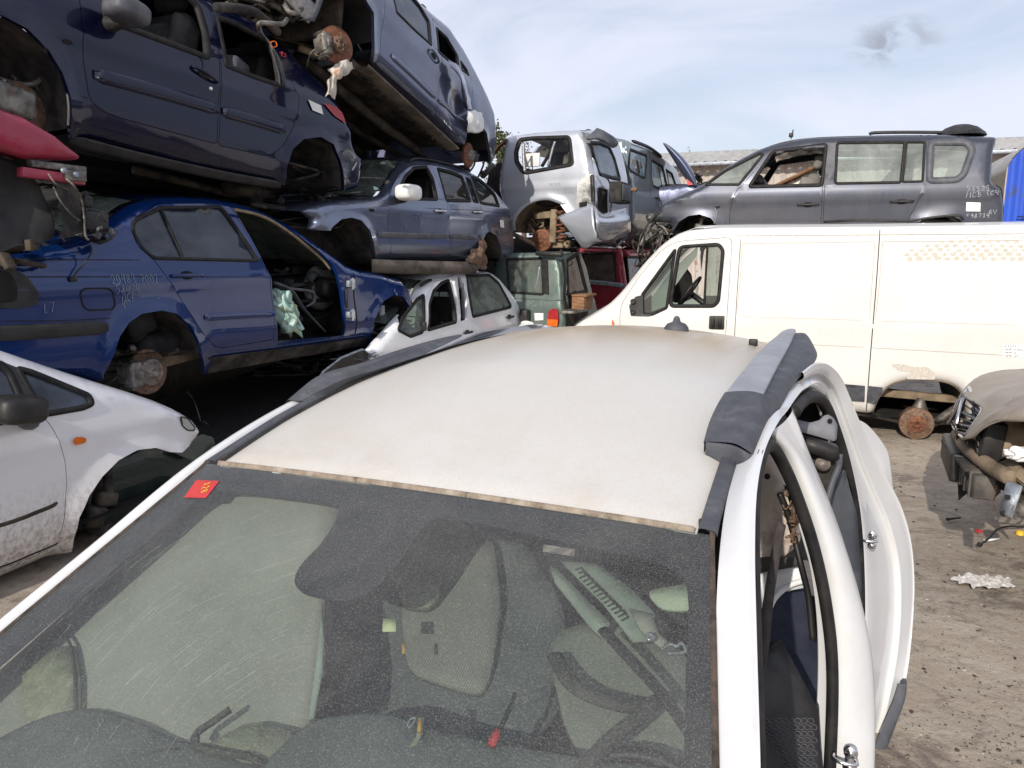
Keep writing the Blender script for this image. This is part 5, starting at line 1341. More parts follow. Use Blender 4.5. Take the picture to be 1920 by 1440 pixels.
    bm = bmesh.new(); box(bm, (c.at(745, 385, .8).x, .87, c.at(745, 385, .8).z), (.5, 1.45, .15), None, .05); c.mk('dashboard', bm, M_BLACK)
    c.floor((640, 495), (945, 490), 0, mat=M_DARK)
    c.path([(580, 389, .3), (604, 372, .5), (640, 350, .9), (660, 345, 1.2)], .012, M_GREYP, 'bonnet_stay')
touring()

def white_hatch():
    c = Car('white_hatchback', 'white hatchback with black door handles, underneath the grey blue estate', 'car', AX, off_b(830, 680, -4.02), W=1.68, tumble=.42, rnd=.07)
    c.refs((850, 735), (900, 596))
    hull = [(606, 700), (640, 690), (674, 674), (696, 648), (732, 608), (754, 583), (769, 564), (783, 536), (805, 519), (827, 512), (871, 509), (915, 510), (929, 520), (951, 546), (969, 575), (975, 597), (975, 680), (960, 720), (640, 860), (600, 840), (596, 740)]
    WA = [(747, 619), (754, 597), (783, 561), (795, 553), (792, 623), (770, 631)]
    WR = [(875, 517), (918, 515), (936, 531), (958, 572), (957, 576), (886, 594)]
    G1 = [(802, 619), (805, 572), (813, 546), (828, 531), (842, 525), (852, 570), (855, 604)]
    G2 = [(858, 521), (864, 519), (875, 557), (875, 600), (863, 603)]
    doors = [([(787, 640), (790, 600), (800, 555), (816, 528), (868, 511), (873, 520), (884, 596), (888, 640), (882, 720), (790, 760)], 'front_door', .01, None),
             ([(872, 513), (916, 511), (930, 522), (951, 548), (968, 577), (974, 598), (972, 640), (960, 690), (886, 718), (891, 640), (887, 596), (876, 520)], 'rear_door', .01, None)]
    c.side(hull, M_WHITEH, far=False, arches=[[(620, 900), (625, 790), (660, 740), (700, 730), (735, 760), (745, 880)]], doors=doors, wins=[(WA, .02), (WR, .03), (G1, .02), (G2, .01)], h=.05)
    c.pane(WA, M_GLT, 'quarter_window', .02, trim=.03); c.pane(WR, M_GLT, 'window', .03, trim=.03); c.pane(G1, None, 'front_door_window', .02, trim=.03)
    c.strip([(875, 514), (880, 560), (886, 594)], .03, .004, M_RUB, 'door_seal')
    c.strip([(788, 536), (800, 528), (810, 524)], .03, .003, M_RUB, 'roof_gutter')
    c.handle(876, 623, M_BLACK, .17); c.handle(955, 594, M_BLACK, .17)
    bm = bmesh.new(); junk(bm, c.at(640, 720, .15), c.at(745, 610, 1.3), 60, 77, .04, .14); c.mk('engine_bay', bm, M_BLACK)
    c.top([(732, 608), (754, 583), (769, 564), (783, 536), (795, 526)], M_GLT, 'windscreen', .04, inset=.05)
    c.top([(795, 526), (805, 519), (827, 512), (871, 509), (915, 510)], M_WHITEH, 'roof', .02); c.top([(915, 510), (929, 520), (951, 546), (969, 575)], M_GLD, 'rear_window', .02, inset=.05); c.top([(969, 575), (975, 597), (975, 680)], M_WHITEH, 'tailgate', .03)
    c.pane([(604, 700), (640, 672), (680, 656), (690, 664), (686, 678), (650, 700), (612, 712)], M_BLACK, 'headlamp_hole', .02, dy=-.012, trim=.03, tm=M_GALV)
    bm = bmesh.new(); junk(bm, c.at(640, 700, -.02), c.at(688, 660, .1), 12, 4, .015, .05); c.mk('lamp_wiring', bm, M_GREYP)
    bm = bmesh.new(); q = c.S3(794, 612, -.01); box(bm, q, (.04, .04, .09), None, .01); c.mk('door_hinge', bm, M_BLACK)
    c.path([(850, 527, .05), (856, 560, .04), (858, 600, .05)], .018, M_WHITEH, 'inner_frame'); c.path([(866, 530, .05), (868, 560, .04), (868, 600, .05)], .02, M_GREYP, 'seat_belt')
    a = c.at(830, 690, .3); c.seat(a.x + .1, .45, a.z + .05, M_SEAT, face=-1); c.seat(a.x + .1, 1.2, a.z + .05, M_SEAT, face=-1); c.seat(a.x + 1, .5, a.z + .1, M_SEAT, face=-1)
    bm = bmesh.new(); lathe(bm, [(.03, 0), (.03, .10), (.0005, .10)], c=c.at(716, 592, .3), axis='Z', n=14); c.mk('washer_bottle', bm, M_PAPER)
    bm = bmesh.new(); junk(bm, c.at(970, 612, .0), c.at(990, 585, .3), 12, 14, .02, .08); c.mk('tow_bracket', bm, M_BLACK)
white_hatch()

def dark_filler(name, label, b, hull, sill, belt, mat=None, W=1.7):  # near-black car shells added so the gaps in the pile stay dark
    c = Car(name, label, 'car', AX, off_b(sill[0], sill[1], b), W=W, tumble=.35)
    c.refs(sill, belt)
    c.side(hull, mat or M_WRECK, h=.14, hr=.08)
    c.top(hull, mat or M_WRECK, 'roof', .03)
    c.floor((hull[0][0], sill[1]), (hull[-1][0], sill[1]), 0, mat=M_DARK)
dark_filler('buried_wreck', 'added near-black car shell darkening the gap behind the navy estate', -6.1, [(150, 330), (140, 150), (230, 60), (330, 20), (520, 60), (600, 150), (690, 240), (745, 330), (700, 350)], (400, 340), (400, 190), M_DARK)
dark_filler('buried_wreck', 'added near-black car shell that darkens the gap behind the tilted people carrier', -6.0, [(380, 90), (400, -80), (600, -160), (760, 40), (850, 180), (880, 290), (760, 310), (560, 210)], (760, 300), (760, 150), M_DARK)
dark_filler('buried_wreck', 'added near-black car shell that darkens the gap behind the blue saloon roof', -6.1, [(-100, 480), (60, 400), (200, 340), (420, 330), (640, 360), (760, 440), (780, 540), (300, 560)], (600, 545), (600, 440), M_DARK)
dark_filler('buried_wreck', 'added near-black car shell that darkens the space under the blue saloon sill', -6.0, [(60, 860), (120, 700), (350, 600), (600, 580), (760, 600), (790, 700), (700, 760), (300, 850)], (600, 750), (600, 660), M_DARK)
# ================================================================== MIDDLE: silver and green off-roaders, red van, shed, trees
def silver_suv():
    off = depth_pt(1110, 470, 9.4)
    c = Car('silver_off_roader', 'silver off-roader with its front cut away and rusty coil spring and drum showing', 'car', BX, off, W=1.75, tumble=.22, rnd=.07)
    c.refs((1060, 430), (1060, 330))
    hull = [(952, 257), (975, 253), (1033, 247), (1090, 244), (1102, 262), (1110, 300), (1113, 326), (1113, 380), (1113, 450), (1060, 452), (1040, 470), (967, 441), (958, 420), (956, 406), (943, 378), (937, 347), (945, 286)]
    arches = [[(968, 470), (961, 435), (960, 418), (967, 402), (982, 386), (1002, 374), (1028, 372), (1050, 380), (1062, 398), (1085, 430), (1100, 475)]]
    WQ = [(974, 262), (1000, 259), (1064, 257), (1068, 262), (1073, 306), (1069, 309), (986, 324), (979, 320), (968, 303), (967, 285)]
    lamp = [(1081, 373), (1083, 345), (1098, 327), (1111, 326), (1111, 378), (1083, 390)]
    c.side(hull, M_SILV, arches, wins=[(WQ, .03)], h=.045)
    c.pane(WQ, None, 'quarter_window_frame', .03, trim=.05)
    c.wells(.7, M_TANL)
    c.patch(lamp, M_ALU, 'lamp_recess', -.004, .01)
    c.patch([(1086, 380), (1101, 378), (1101, 386), (1087, 389)], M_DARK, 'bumper_mount', -.008, .0)
    c.strip([(1110, 328), (1112, 355), (1112, 380)], .05, .02, M_BLACK, 'lamp_edge')
    # flared arch lip
    c.strip([(964, 432), (962, 416), (970, 399), (985, 384), (1004, 374), (1028, 371), (1048, 377), (1060, 382)], .06, .03, M_SILV, 'arch_flare')
    c.top([(952, 257), (975, 253), (1033, 247), (1090, 244)], M_SILV, 'roof', .05)
    # rubber hanging round the window
    c.path([(978, 264, -.03), (970, 275, -.05), (966, 292, -.05), (970, 310, -.04), (980, 322, -.02)], .009, M_BLACK, 'hanging_seal')
    c.path([(981, 268, .02), (982, 300, .02), (984, 322, .02)], .02, M_ALU, 'window_channel')
    # inside
    a = c.at(1055, 380, .3)
    for y in (.45, 1.2): c.seat(a.x + .1, y, a.z - .05, M_SEAT, face=-1)
    c.path([(1041, 265, .15), (1036, 280, .15), (1028, 312, .15)], .018, M_GALV, 'seat_belt'); c.path([(1036, 279, .17), (1016, 312, .2)], .022, M_BLACK, 'seat_belt')
    bm = bmesh.new(); box(bm, c.at(998, 300, .3), (.22, .03, .17), None, .01); c.mk('loose_panel', bm, M_PAPER)
    # opened front: hoop of rust, seats
    c.path([(920, 300, .4), (935, 278, .3), (952, 263, .15)], .02, M_RUST, 'cut_roof_rail'); c.path([(915, 305, .9), (935, 275, .9), (950, 262, .5)], .015, M_RUST, 'cut_roof_rail')
    c.path([(905, 330, .2), (915, 320, .1), (926, 308, .1)], .04, M_SEATG, 'seat_belt_pillar')
    b = c.at(925, 395, .5); c.seat(b.x, .6, b.z - .1, M_SEAT, face=-1); c.seat(b.x, 1.3, b.z - .1, M_SEAT, face=-1)
    # suspension
    c.disc(1015, 450, .16, .142, M_RUST, hub=.62, drum=True, name='brake_drum', hm=M_RUST)
    bm = bmesh.new(); q = c.at(1052, 455, .22); pts = []
    for k in range(110):
        an = k / 110 * 2 * math.pi * 6; pts.append(q + Vector((.075 * math.cos(an), .075 * math.sin(an), k / 110 * .48)))
    tube(bm, pts, .016, 8); c.mk('coil_spring', bm, M_RUST)
    bm = bmesh.new(); box(bm, c.at(1039, 424, .2), (.09, .10, .42), (0, .05, 0), .015); box(bm, c.at(1028, 403, .25), (.38, .08, .09), (0, -.05, 0), .015); box(bm, c.at(1042, 458, .3), (.4, .12, .1), None, .02)
    tube(bm, [c.at(990, 420, .3), c.at(1000, 432, .25), c.at(1006, 445, .2)], .02, 8); tube(bm, [c.at(960, 438, .1), c.at(985, 450, .15), c.at(1010, 462, .2)], .03, 8)
    tube(bm, [c.at(985, 418, .5), c.at(1030, 428, .5), c.at(1060, 432, .6)], .04, 8); junk(bm, c.at(985, 440, .3), c.at(1035, 410, .6), 14, 4, .03, .1)
    c.mk('rear_suspension', bm, M_TANL)
    bm = bmesh.new(); junk(bm, c.at(1050, 475, .2), c.at(1090, 450, .8), 14, 9, .03, .12); c.mk('chassis_end', bm, M_UNDER)
    # rear face, frame 2
    rp = c.M @ Vector((c.onp(1112, 470)[0], 0, c.onp(1112, 470)[1]))
    r = Car('x', None, None, AX, rp, W=1.7, tumble=.18, rnd=.05, parent=c.root)
    r.refs((1120, 440), (1120, 330))
    RH = [(1094, 245), (1116, 244), (1145, 256), (1158, 272), (1167, 310), (1173, 345), (1175, 400), (1176, 440), (1150, 455), (1113, 458), (1112, 380), (1111, 326), (1108, 290), (1102, 262)]
    GW = [(1108, 268), (1126, 268), (1143, 275), (1153, 298), (1163, 336), (1150, 334), (1124, 326), (1117, 300)]
    r.side(RH, M_SILV, wins=[(GW, .03)], h=.05, far=False, name='tailgate')
    r.pane(GW, M_GLR, 'rear_window', .03, trim=.05)
    bm = bmesh.new()
    loft(bm, [[r.at(u, v, .0) for u, v in ((1101, 263), (1110, 252), (1118, 244))], [r.at(u, v, -.10) for u, v in ((1118, 262), (1130, 256), (1133, 249))], [r.at(u, v, -.12) for u, v in ((1138, 270), (1148, 266), (1147, 257))], [r.at(u, v, -.05) for u, v in ((1146, 274), (1153, 272), (1156, 268))]], 10, 4)
    o = r.mk('spoiler', bm, M_GREYP); solid(o, .03)
    r.patch([(1121, 351), (1139, 356), (1139, 400), (1122, 402)], M_DARK, 'plate_recess', -.004, .02)
    r.patch([(1126, 358), (1136, 360), (1136, 372), (1126, 374)], M_LINER, 'lock_mount', -.012, .01)
    r.path([(1118, 300, -.03), (1125, 325, -.05), (1142, 340, -.05), (1146, 380, -.04), (1143, 400, -.02)], .010, M_BLACK, 'hanging_seal')
    # spare wheel bracket / plate box
    bm = bmesh.new(); q = r.at(1162, 362, -.18); box(bm, q, (.40, .16, .26), None, .02); r.mk('number_plate_box', bm, M_LINER)
    bm = bmesh.new(); box(bm, q + Vector((0, -.09, 0)), (.34, .01, .19), None, .004); r.mk('plate_mount', bm, M_GREYP)
    bm = bmesh.new(); lathe(bm, [(.02, 0), (.02, -.06), (.03, -.07), (.03, -.09), (.0005, -.09)], c=r.at(1181, 356, -.2), n=10); r.mk('brass_knob', bm, M_WOOD)
    # bumper, cut to a point along the side
    B0 = [(1046, 409), (1060, 402), (1077, 396), (1098, 389), (1113, 385)]
    B1 = [(1050, 412), (1068, 410), (1086, 410), (1100, 412), (1115, 412)]
    B2 = [(1062, 424), (1075, 428), (1090, 432), (1103, 434), (1118, 434)]
    B3 = [(1080, 446), (1088, 449), (1096, 452), (1108, 450), (1124, 448)]
    B4 = [(1094, 464), (1098, 465), (1104, 463), (1112, 456), (1128, 450)]
    def bp(L, y): return [c.at(u, v, y - .02 * k) for k, (u, v) in enumerate(L)]
    bm = bmesh.new(); loft(bm, [bp(B0, -.02), bp(B1, -.09), bp(B2, -.10), bp(B3, -.06), bp(B4, .0)], 16, 4)
    o = c.mk('rear_bumper', bm, M_SILV); solid(o, .02)
    bm = bmesh.new()
    loft(bm, [[r.at(u, v, -.06) for u, v in ((1113, 386), (1128, 402), (1150, 398), (1174, 392))], [r.at(u, v, -.20) for u, v in ((1116, 410), (1135, 412), (1158, 410), (1178, 408))], [r.at(u, v, -.20) for u, v in ((1118, 430), (1135, 432), (1158, 430), (1178, 424))], [r.at(u, v, -.10) for u, v in ((1118, 445), (1135, 452), (1158, 446), (1176, 436))]], 14, 4)
    o = r.mk('bumper_face', bm, M_SILV); solid(o, .02)
    r.patch([(1121, 415), (1136, 416), (1138, 424), (1124, 424)], M_DARK, 'bumper_hole', -.215, .01)
    r.path([(1176, 425, -.15), (1179, 440, -.1), (1165, 455, -.05), (1152, 468, 0)], .012, M_GREYP, 'bumper_strut')
    bm = bmesh.new(); junk(bm, r.at(1115, 462, .1), r.at(1172, 445, .5), 16, 22, .03, .12); r.mk('tow_frame', bm, M_UNDER)
    for i, v in enumerate((355, 359, 363)): c.write('IIIIIIII', 1057, v, .018, M_GREYP, seed=i, th=.002)
    c.write('VEM29', 1030, 348, .03, M_GREYP, seed=9, th=.0025)
silver_suv()

def grey_green_suv():
    off = depth_pt(1178, 420, 11.3)
    c = Car('grey_green_off_roader', 'pale grey green off-roader with a hole smashed through its rear quarter window', 'car', AX, off, W=1.75, tumble=.16, rnd=.08)
    c.refs((1190, 425), (1200, 345))
    hull = [(1174, 420), (1174, 330), (1168, 275), (1172, 262), (1179, 266), (1210, 277), (1240, 296), (1262, 315), (1274, 352), (1278, 372), (1290, 400), (1280, 440), (1190, 470)]
    WQ = [(1182, 280), (1212, 291), (1213, 296), (1210, 332), (1206, 333), (1184, 321), (1180, 315)]
    W1 = [(1222, 300), (1243, 312), (1254, 364), (1225, 348), (1221, 330)]; W2 = [(1249, 318), (1261, 326), (1272, 362), (1258, 370)]
    c.side(hull, M_GGREEN, wins=[(W1, .02), (W2, .01), (WQ, .03)], h=.06)
    # quarter glass with a jagged hole
    q = c.P(WQ, r=.03); hole = c.P([(1186, 299), (1192, 297), (1198, 302), (1207, 304), (1208, 312), (1202, 318), (1201, 326), (1195, 325), (1192, 312), (1187, 308)])
    P, F, C = tri2d(q, [hole], .1); bm = bmesh.new(); V = [bm.verts.new(c.S(x, z, .012)) for x, z in P]
    for f in F: bm.faces.new([V[i] for i in f])
    c.mk('quarter_window', bm, M_GLR)
    c.pane(WQ, None, 'window_frame', .03, trim=.04)
    c.pane(W1, M_GLR, 'window', .02, trim=.035); c.pane(W2, M_GLR, 'window', .01, trim=.035)
    c.strip([(1234, 306), (1238, 330), (1242, 356)], .03, .004, M_RUB, 'window_divider')
    c.strip([(1218, 284), (1219, 330), (1219, 372)], .012, .002, M_RUB, 'door_seam')
    c.top([(1172, 262), (1179, 266), (1210, 277), (1240, 296), (1262, 315)], M_GGREEN, 'roof', .05)
    c.strip([(1185, 264), (1215, 276), (1240, 294)], .05, .03, M_BLACK, 'roof_rail')
    c.handle(1232, 372, M_BLACK, .2)
    c.path([(1196, 300, .1), (1200, 330, .1)], .03, M_GALV, 'seat_belt'); c.path([(1200, 300, .1), (1206, 330, .1)], .02, M_GALV, 'seat_belt')
    r = Car('x', None, None, BX, off, W=1.75, tumble=.1, rnd=.06, parent=c.root); r.refs((1160, 425), (1160, 345))
    r.side([(1090, 430), (1092, 300), (1100, 266), (1150, 258), (1172, 262), (1177, 300), (1178, 420)], M_GGREEN, wins=[([(1110, 285), (1160, 280), (1164, 330), (1108, 335)], .04)], h=.1, far=False, name='tailgate')
    r.pane([(1110, 285), (1160, 280), (1164, 330), (1108, 335)], M_GLD, 'rear_window', .04, trim=.05)
    r.patch([(1166, 334), (1174, 333), (1175, 352), (1168, 353)], M_DARK, 'lamp_hole', -.005)
grey_green_suv()

def green_suv():
    off = depth_pt(1059, 610, 9.3)
    c = Car('green_off_roader', 'dusty green off-roader seen from behind, red tail light, below the silver off-roader', 'car', BX, off, W=1.0, tumble=.10, rnd=.05)
    c.refs((1030, 660), (1030, 555))
    W = [(950, 486), (1016, 484), (1019, 552), (955, 548)]
    WL = [(1022, 488), (1027, 488), (1029, 552), (1023, 551)]
    c.side([(925, 700), (928, 500), (935, 480), (960, 474), (1010, 474), (1048, 478), (1055, 510), (1061, 600), (1062, 700)], M_GREEN, wins=[(W, .03)], h=.07, far=False, name='tailgate')
    c.pane(W, M_GLT, 'rear_window', .03, trim=.03)
    c.patch([(1017, 487), (1028, 488), (1030, 553), (1020, 551)], M_RUB, 'window_pillar', -.004, .01)
    c.strip([(930, 556), (980, 559), (1052, 563)], .02, .006, M_GREEN, 'tailgate_crease')
    c.patch([(1030, 583), (1037, 579), (1047, 579), (1049, 600), (1047, 612), (1028, 611)], M_REDL, 'tail_light', -.03, .01)
    c.patch([(1028, 598), (1048, 599), (1047, 612), (1028, 611)], M_ORANGE, 'indicator', -.036, .01)
    c.patch([(1002, 587), (1019, 587), (1019, 600), (1003, 601)], M_PAPER, 'paper_label', -.004)
    for i, v in enumerate((591, 594, 597)): c.write('IIIIIIIII', 1004, v + 1, .011, M_INK, seed=i, th=.002)
    c.write('COOL', 962, 572, .085, M_CHALKW, seed=3, th=.006, hs=.7); c.write('N420', 1003, 575, .06, M_CHALKW, seed=5, th=.004, hs=.8); c.write('N', 1003, 611, .07, M_GALV, seed=6, th=.008)
    bm = bmesh.new(); box(bm, c.at(984, 592, -.05), (.12, .1, .16), None, .02); c.mk('lock_box', bm, M_BLACK)
    bm = bmesh.new(); cloth(bm, [[c.at(u, v, -.1) for u, v in ((976, 604), (990, 602), (1000, 606))], [c.at(u, v, -.25) for u, v in ((974, 612), (990, 610), (1002, 613))]], 3, .03); c.mk('broken_bumper', bm, M_PAPER)
    bm = bmesh.new(); box(bm, c.at(980, 530, .4), (.5, .12, .45), None, .05); c.mk('seat_back', bm, M_SEATG)
    bm = bmesh.new(); box(bm, c.at(960, 500, .5), (.2, .1, .2), None, .05); c.mk('headrest', bm, M_SEAT)
    c.path([(1012, 500, .05), (1008, 525, .05), (1004, 545, .05)], .015, M_GALV, 'seat_belt')
    # roof edge strips
    c.top([(925, 500), (935, 480), (1010, 474), (1048, 478)], M_GREEN, 'roof', .02, y1=1.6)
    bm = bmesh.new(); box(bm, c.at(1030, 476, -.02), (.35, .08, .06), (0, .05, 0), .02); c.mk('roof_trim', bm, M_BLACK)
    r = Car('x', None, None, AX, c.M @ Vector((c.onp(1060, 700)[0], 0, c.onp(1060, 700)[1])), W=1.7, tumble=.12, rnd=.05, parent=c.root)
    r.refs((1075, 640), (1075, 555))
    RW = [(1064, 488), (1083, 476), (1101, 546), (1066, 555)]
    r.side([(1061, 700), (1060, 600), (1058, 540), (1051, 484), (1062, 478), (1084, 472), (1095, 500), (1106, 550), (1104, 640), (1100, 660)], M_GREEN, wins=[(RW, .02)], h=.08, far=False, name='side_panel')
    r.pane(RW, M_GLD, 'side_window', .02, trim=.05); r.strip([(1055, 486), (1059, 520), (1062, 580), (1063, 660)], .09, .01, M_BLACK, 'open_gap')
    r.patch([(1064, 560), (1104, 552), (1102, 590), (1080, 605), (1066, 610)], M_UNDER, 'muddy_door', -.003)
    o = r.at(1092, 568, -.12)
    t = empty('wooden_box', 'small weathered brown wooden box beside the green off-roader', 'box', r.M @ Matrix.Translation(o))
    bm = bmesh.new(); box(bm, (0, 0, 0), (.32, .16, .17), None, .006); mk('box_body', bm, M_WOOD, t)
    bm = bmesh.new(); box(bm, (0, -.02, .10), (.36, .2, .025), None, .004); mk('box_lid', bm, M_WOOD, t)
    t = empty('timber_plank', 'short weathered plank lying under the small wooden box', 'plank', r.M @ Matrix.Translation(r.at(1075, 583, -.12)))
    bm = bmesh.new(); box(bm, (0, 0, 0), (.5, .2, .03), None, .004); mk('plank_board', bm, M_METAL, t)
green_suv()

def red_van():
    off = depth_pt(1150, 590, 11.5)
    c = Car('red_van', 'red van back with brown dusty window and grey bar, between green off-roader and white van', 'van', BX, off, W=1.7, tumble=.08, rnd=.06)
    c.refs((1150, 640), (1150, 555))
    W = [(1092, 476), (1152, 474), (1155, 530), (1090, 528)]
    c.side([(1060, 700), (1064, 480), (1080, 464), (1165, 466), (1178, 560), (1180, 700)], M_RED, wins=[(W, .03)], h=.09)
    c.pane(W, rough_mat('brown_dusty_glass', (.05, .035, .03), (.13, .095, .075), 6, .5), 'rear_window', .03, trim=.03)
    c.strip([(1092, 528), (1130, 531), (1172, 536)], .07, .03, M_GALV, 'crossbar')
    c.top([(1064, 480), (1080, 464), (1165, 466)], M_RED, 'roof', .03)
    r = Car('x', None, None, AX, c.M @ Vector((c.onp(1170, 600)[0], 0, c.onp(1170, 600)[1])), W=1.7, tumble=.08, parent=c.root); r.refs((1185, 640), (1185, 545))
    WS = [(1176, 482), (1200, 482), (1205, 530), (1180, 532)]
    r.side([(1170, 700), (1168, 468), (1230, 466), (1260, 700)], M_RED, wins=[(WS, .02)], h=.1, far=False, name='side_panel'); r.pane(WS, M_GLR, 'side_window', .02, trim=.04)
red_van()
def dark_heap():  # gaps darkened with near-black car shells
    for i, (u, v, t, lab, m) in enumerate(((1130, 480, 13.2, 'near-black car shell filling the gap behind the red van', M_DARK), (980, 470, 12.2, 'near-black car shell filling the gap behind the green off-roader', M_DARK))):
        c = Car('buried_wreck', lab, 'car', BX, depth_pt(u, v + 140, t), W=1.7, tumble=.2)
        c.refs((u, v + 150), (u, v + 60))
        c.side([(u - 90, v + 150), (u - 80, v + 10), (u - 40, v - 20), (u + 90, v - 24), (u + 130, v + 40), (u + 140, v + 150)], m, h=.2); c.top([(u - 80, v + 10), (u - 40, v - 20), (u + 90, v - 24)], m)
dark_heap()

# ------------------------------------------------------------------ shed behind, blue structure, trees
M_CORR = rough_mat('corrugated_roof', (.33, .32, .30), (.46, .45, .42), 1.2, .6, .0, bump=.2, c3=(.26, .22, .19), s3=2.5)
M_CORRW = rough_mat('corrugated_wall', (.34, .28, .25), (.50, .46, .42), 2.0, .7, .0, bump=.2, c3=(.20, .09, .06), s3=4, stretch=(6, 6, .5))
M_CORRB = rough_mat('blue_sheet', (.015, .065, .46), (.025, .10, .56), 1.5, .5, .0, bump=.2, c3=(.05, .07, .2), s3=3)
def shed():
    d = VL; o = depth_pt(1200, 330, 27)
    z1 = depth_pt(1300, 283, 29).z; z0 = depth_pt(1300, 306, 26).z
    root = empty('long_shed', 'long low shed with grey ribbed roof and rusty pink corrugated wall behind the cars', 'shed', Matrix(((d.x, -d.y, 0, o.x), (d.y, d.x, 0, o.y), (0, 0, 1, 0), (0, 0, 0, 1))))
    bm = bmesh.new(); n = 460; L0, L1 = -1.0, 26.0
    def sec(x): return .035 * (math.cos(x * 2 * math.pi / .33))
    rows = []
    prof = [(-.5, z0), (-.2, z0 + .10), (1.5, z0 + (z1 - z0) * .7), (3.5, z1), (5.5, z1 + .05), (8, z0 + .2)]
    for k, (y, z) in enumerate(prof):
        rows.append([Vector((L0 + (L1 - L0) * i / n, y, z + sec(L0 + (L1 - L0) * i / n))) for i in range(n + 1)])
    grid(bm, rows); mk('roof', bm, M_CORR, root)
    bm = bmesh.new(); grid(bm, [[Vector((L0 + (L1 - L0) * i / n, .02 + .8 * sec(L0 + (L1 - L0) * i / n), z)) for i in range(n + 1)] for z in (0, z0 - .02)]); mk('wall', bm, M_CORRW, root)
    bm = bmesh.new(); box(bm, ((L0 + L1) / 2, -.52, z0 - .06), (L1 - L0, .12, .12), None, .02); mk('gutter', bm, M_GALV, root)
    # blue structure
    q = depth_pt(1886, 330, 15); M = Matrix(((d.x, -d.y, 0, q.x), (d.y, d.x, 0, q.y), (0, 0, 1, 0), (0, 0, 0, 1)))
    r = empty('blue_container', 'bright blue corrugated container with curved grey roof at the right edge', 'container', M)
    zt = depth_pt(1895, 290, 15).z; zb = depth_pt(1895, 418, 15).z
    bm = bmesh.new(); n = 90
    arc = []
    for k in range(13):
        a = math.pi / 2 * k / 12; arc.append((.9 - .9 * math.cos(a), zt - .35 + .75 * math.sin(a) * .9))
    grid(bm, [[Vector((x, y, z)) for (x, z) in [(-.02, 0), (0, zt - .35)] + arc + [(3, arc[-1][1])]] for y in [i * .05 + .01 * (i % 2) for i in range(60)]], flip=True)
    mk('roof', bm, M_CORR, r)
    bm = bmesh.new(); grid(bm, [[Vector((.02 + i * .04, -.03 + .02 * math.cos(i * 1.2), z if z == 0 else (zt - .38 + .68 * math.sin(math.acos(max(0, 1 - (.02 + i * .04) / .9))) ))) for i in range(90)] for z in (0, 1)], flip=True); mk('wall', bm, M_CORRB, r)
    bm = bmesh.new(); junk(bm, Vector((.25, -.25, zb - .1)), Vector((.6, -.1, zb + .12)), 8, 4, .03, .1); mk('latch', bm, M_BLACK, r)
shed()
def sprig(u, v, t, h, seed, lab, dens=1.0):
    M_LEAF = MATS.get('leaf') or rough_mat('leaf', (.05, .075, .02), (.12, .14, .05), 6, .8, bump=.1)
    M_BARK = MATS.get('bark') or rough_mat('bark', (.07, .05, .035), (.14, .11, .08), 9, .9)
    q = depth_pt(u, v, t); rg = random.Random(seed)
    r = empty('poplar_tree', lab, 'tree', Matrix.Translation((q.x, q.y, 0)))
    H = q.z
    bm = bmesh.new(); tube(bm, [(0, 0, 0), (.05, 0, H * .5), (0, .05, H * .97)], [.16, .09, .015], 8, smoothn=4)
    tips = []
    for k in range(int(26 * dens)):
        z = H * rg.uniform(.45, .96); a = rg.uniform(0, 6.28); l = (H - z) * .33 + .18
        tip = Vector((l * .55 * math.cos(a), l * .55 * math.sin(a), z + l)); tube(bm, [(0, 0, z), (tip.x * .6, tip.y * .6, z + l * .4), tip], [.02, .005], 4, smoothn=2); tips.append((Vector((0, 0, z)), tip))
    mk('trunk', bm, M_BARK, r)
    bm = bmesh.new()
    for a, b in tips:
        for k in range(int(26 * dens)):
            p = a.lerp(b, rg.uniform(.25, 1.1)) + Vector([rg.gauss(0, .07) for _ in range(3)])
            d1 = Vector([rg.uniform(-1, 1) for _ in range(3)]).normalized() * .055; d2 = d1.cross(Vector((rg.random(), rg.random(), 1))).normalized() * .035
            bm.faces.new([bm.verts.new(p + d1), bm.verts.new(p + d2), bm.verts.new(p - d1), bm.verts.new(p - d2)])
    mk('crown', bm, M_LEAF, r)
sprig(936, 238, 24, 5, 3, 'thin green poplar top beside the tail of the tilted people carrier', 1.3)
sprig(981, 249, 30, 5, 5, 'sparse twiggy poplar tip just above the silver off-roader roof', .35)
sprig(1292, 278, 36, 5, 8, 'bare twig tip above the shed roof near the open bonnet', .3)
sprig(1370, 276, 36, 5, 9, 'bare twig tip above the shed roof left of the people carrier', .3)
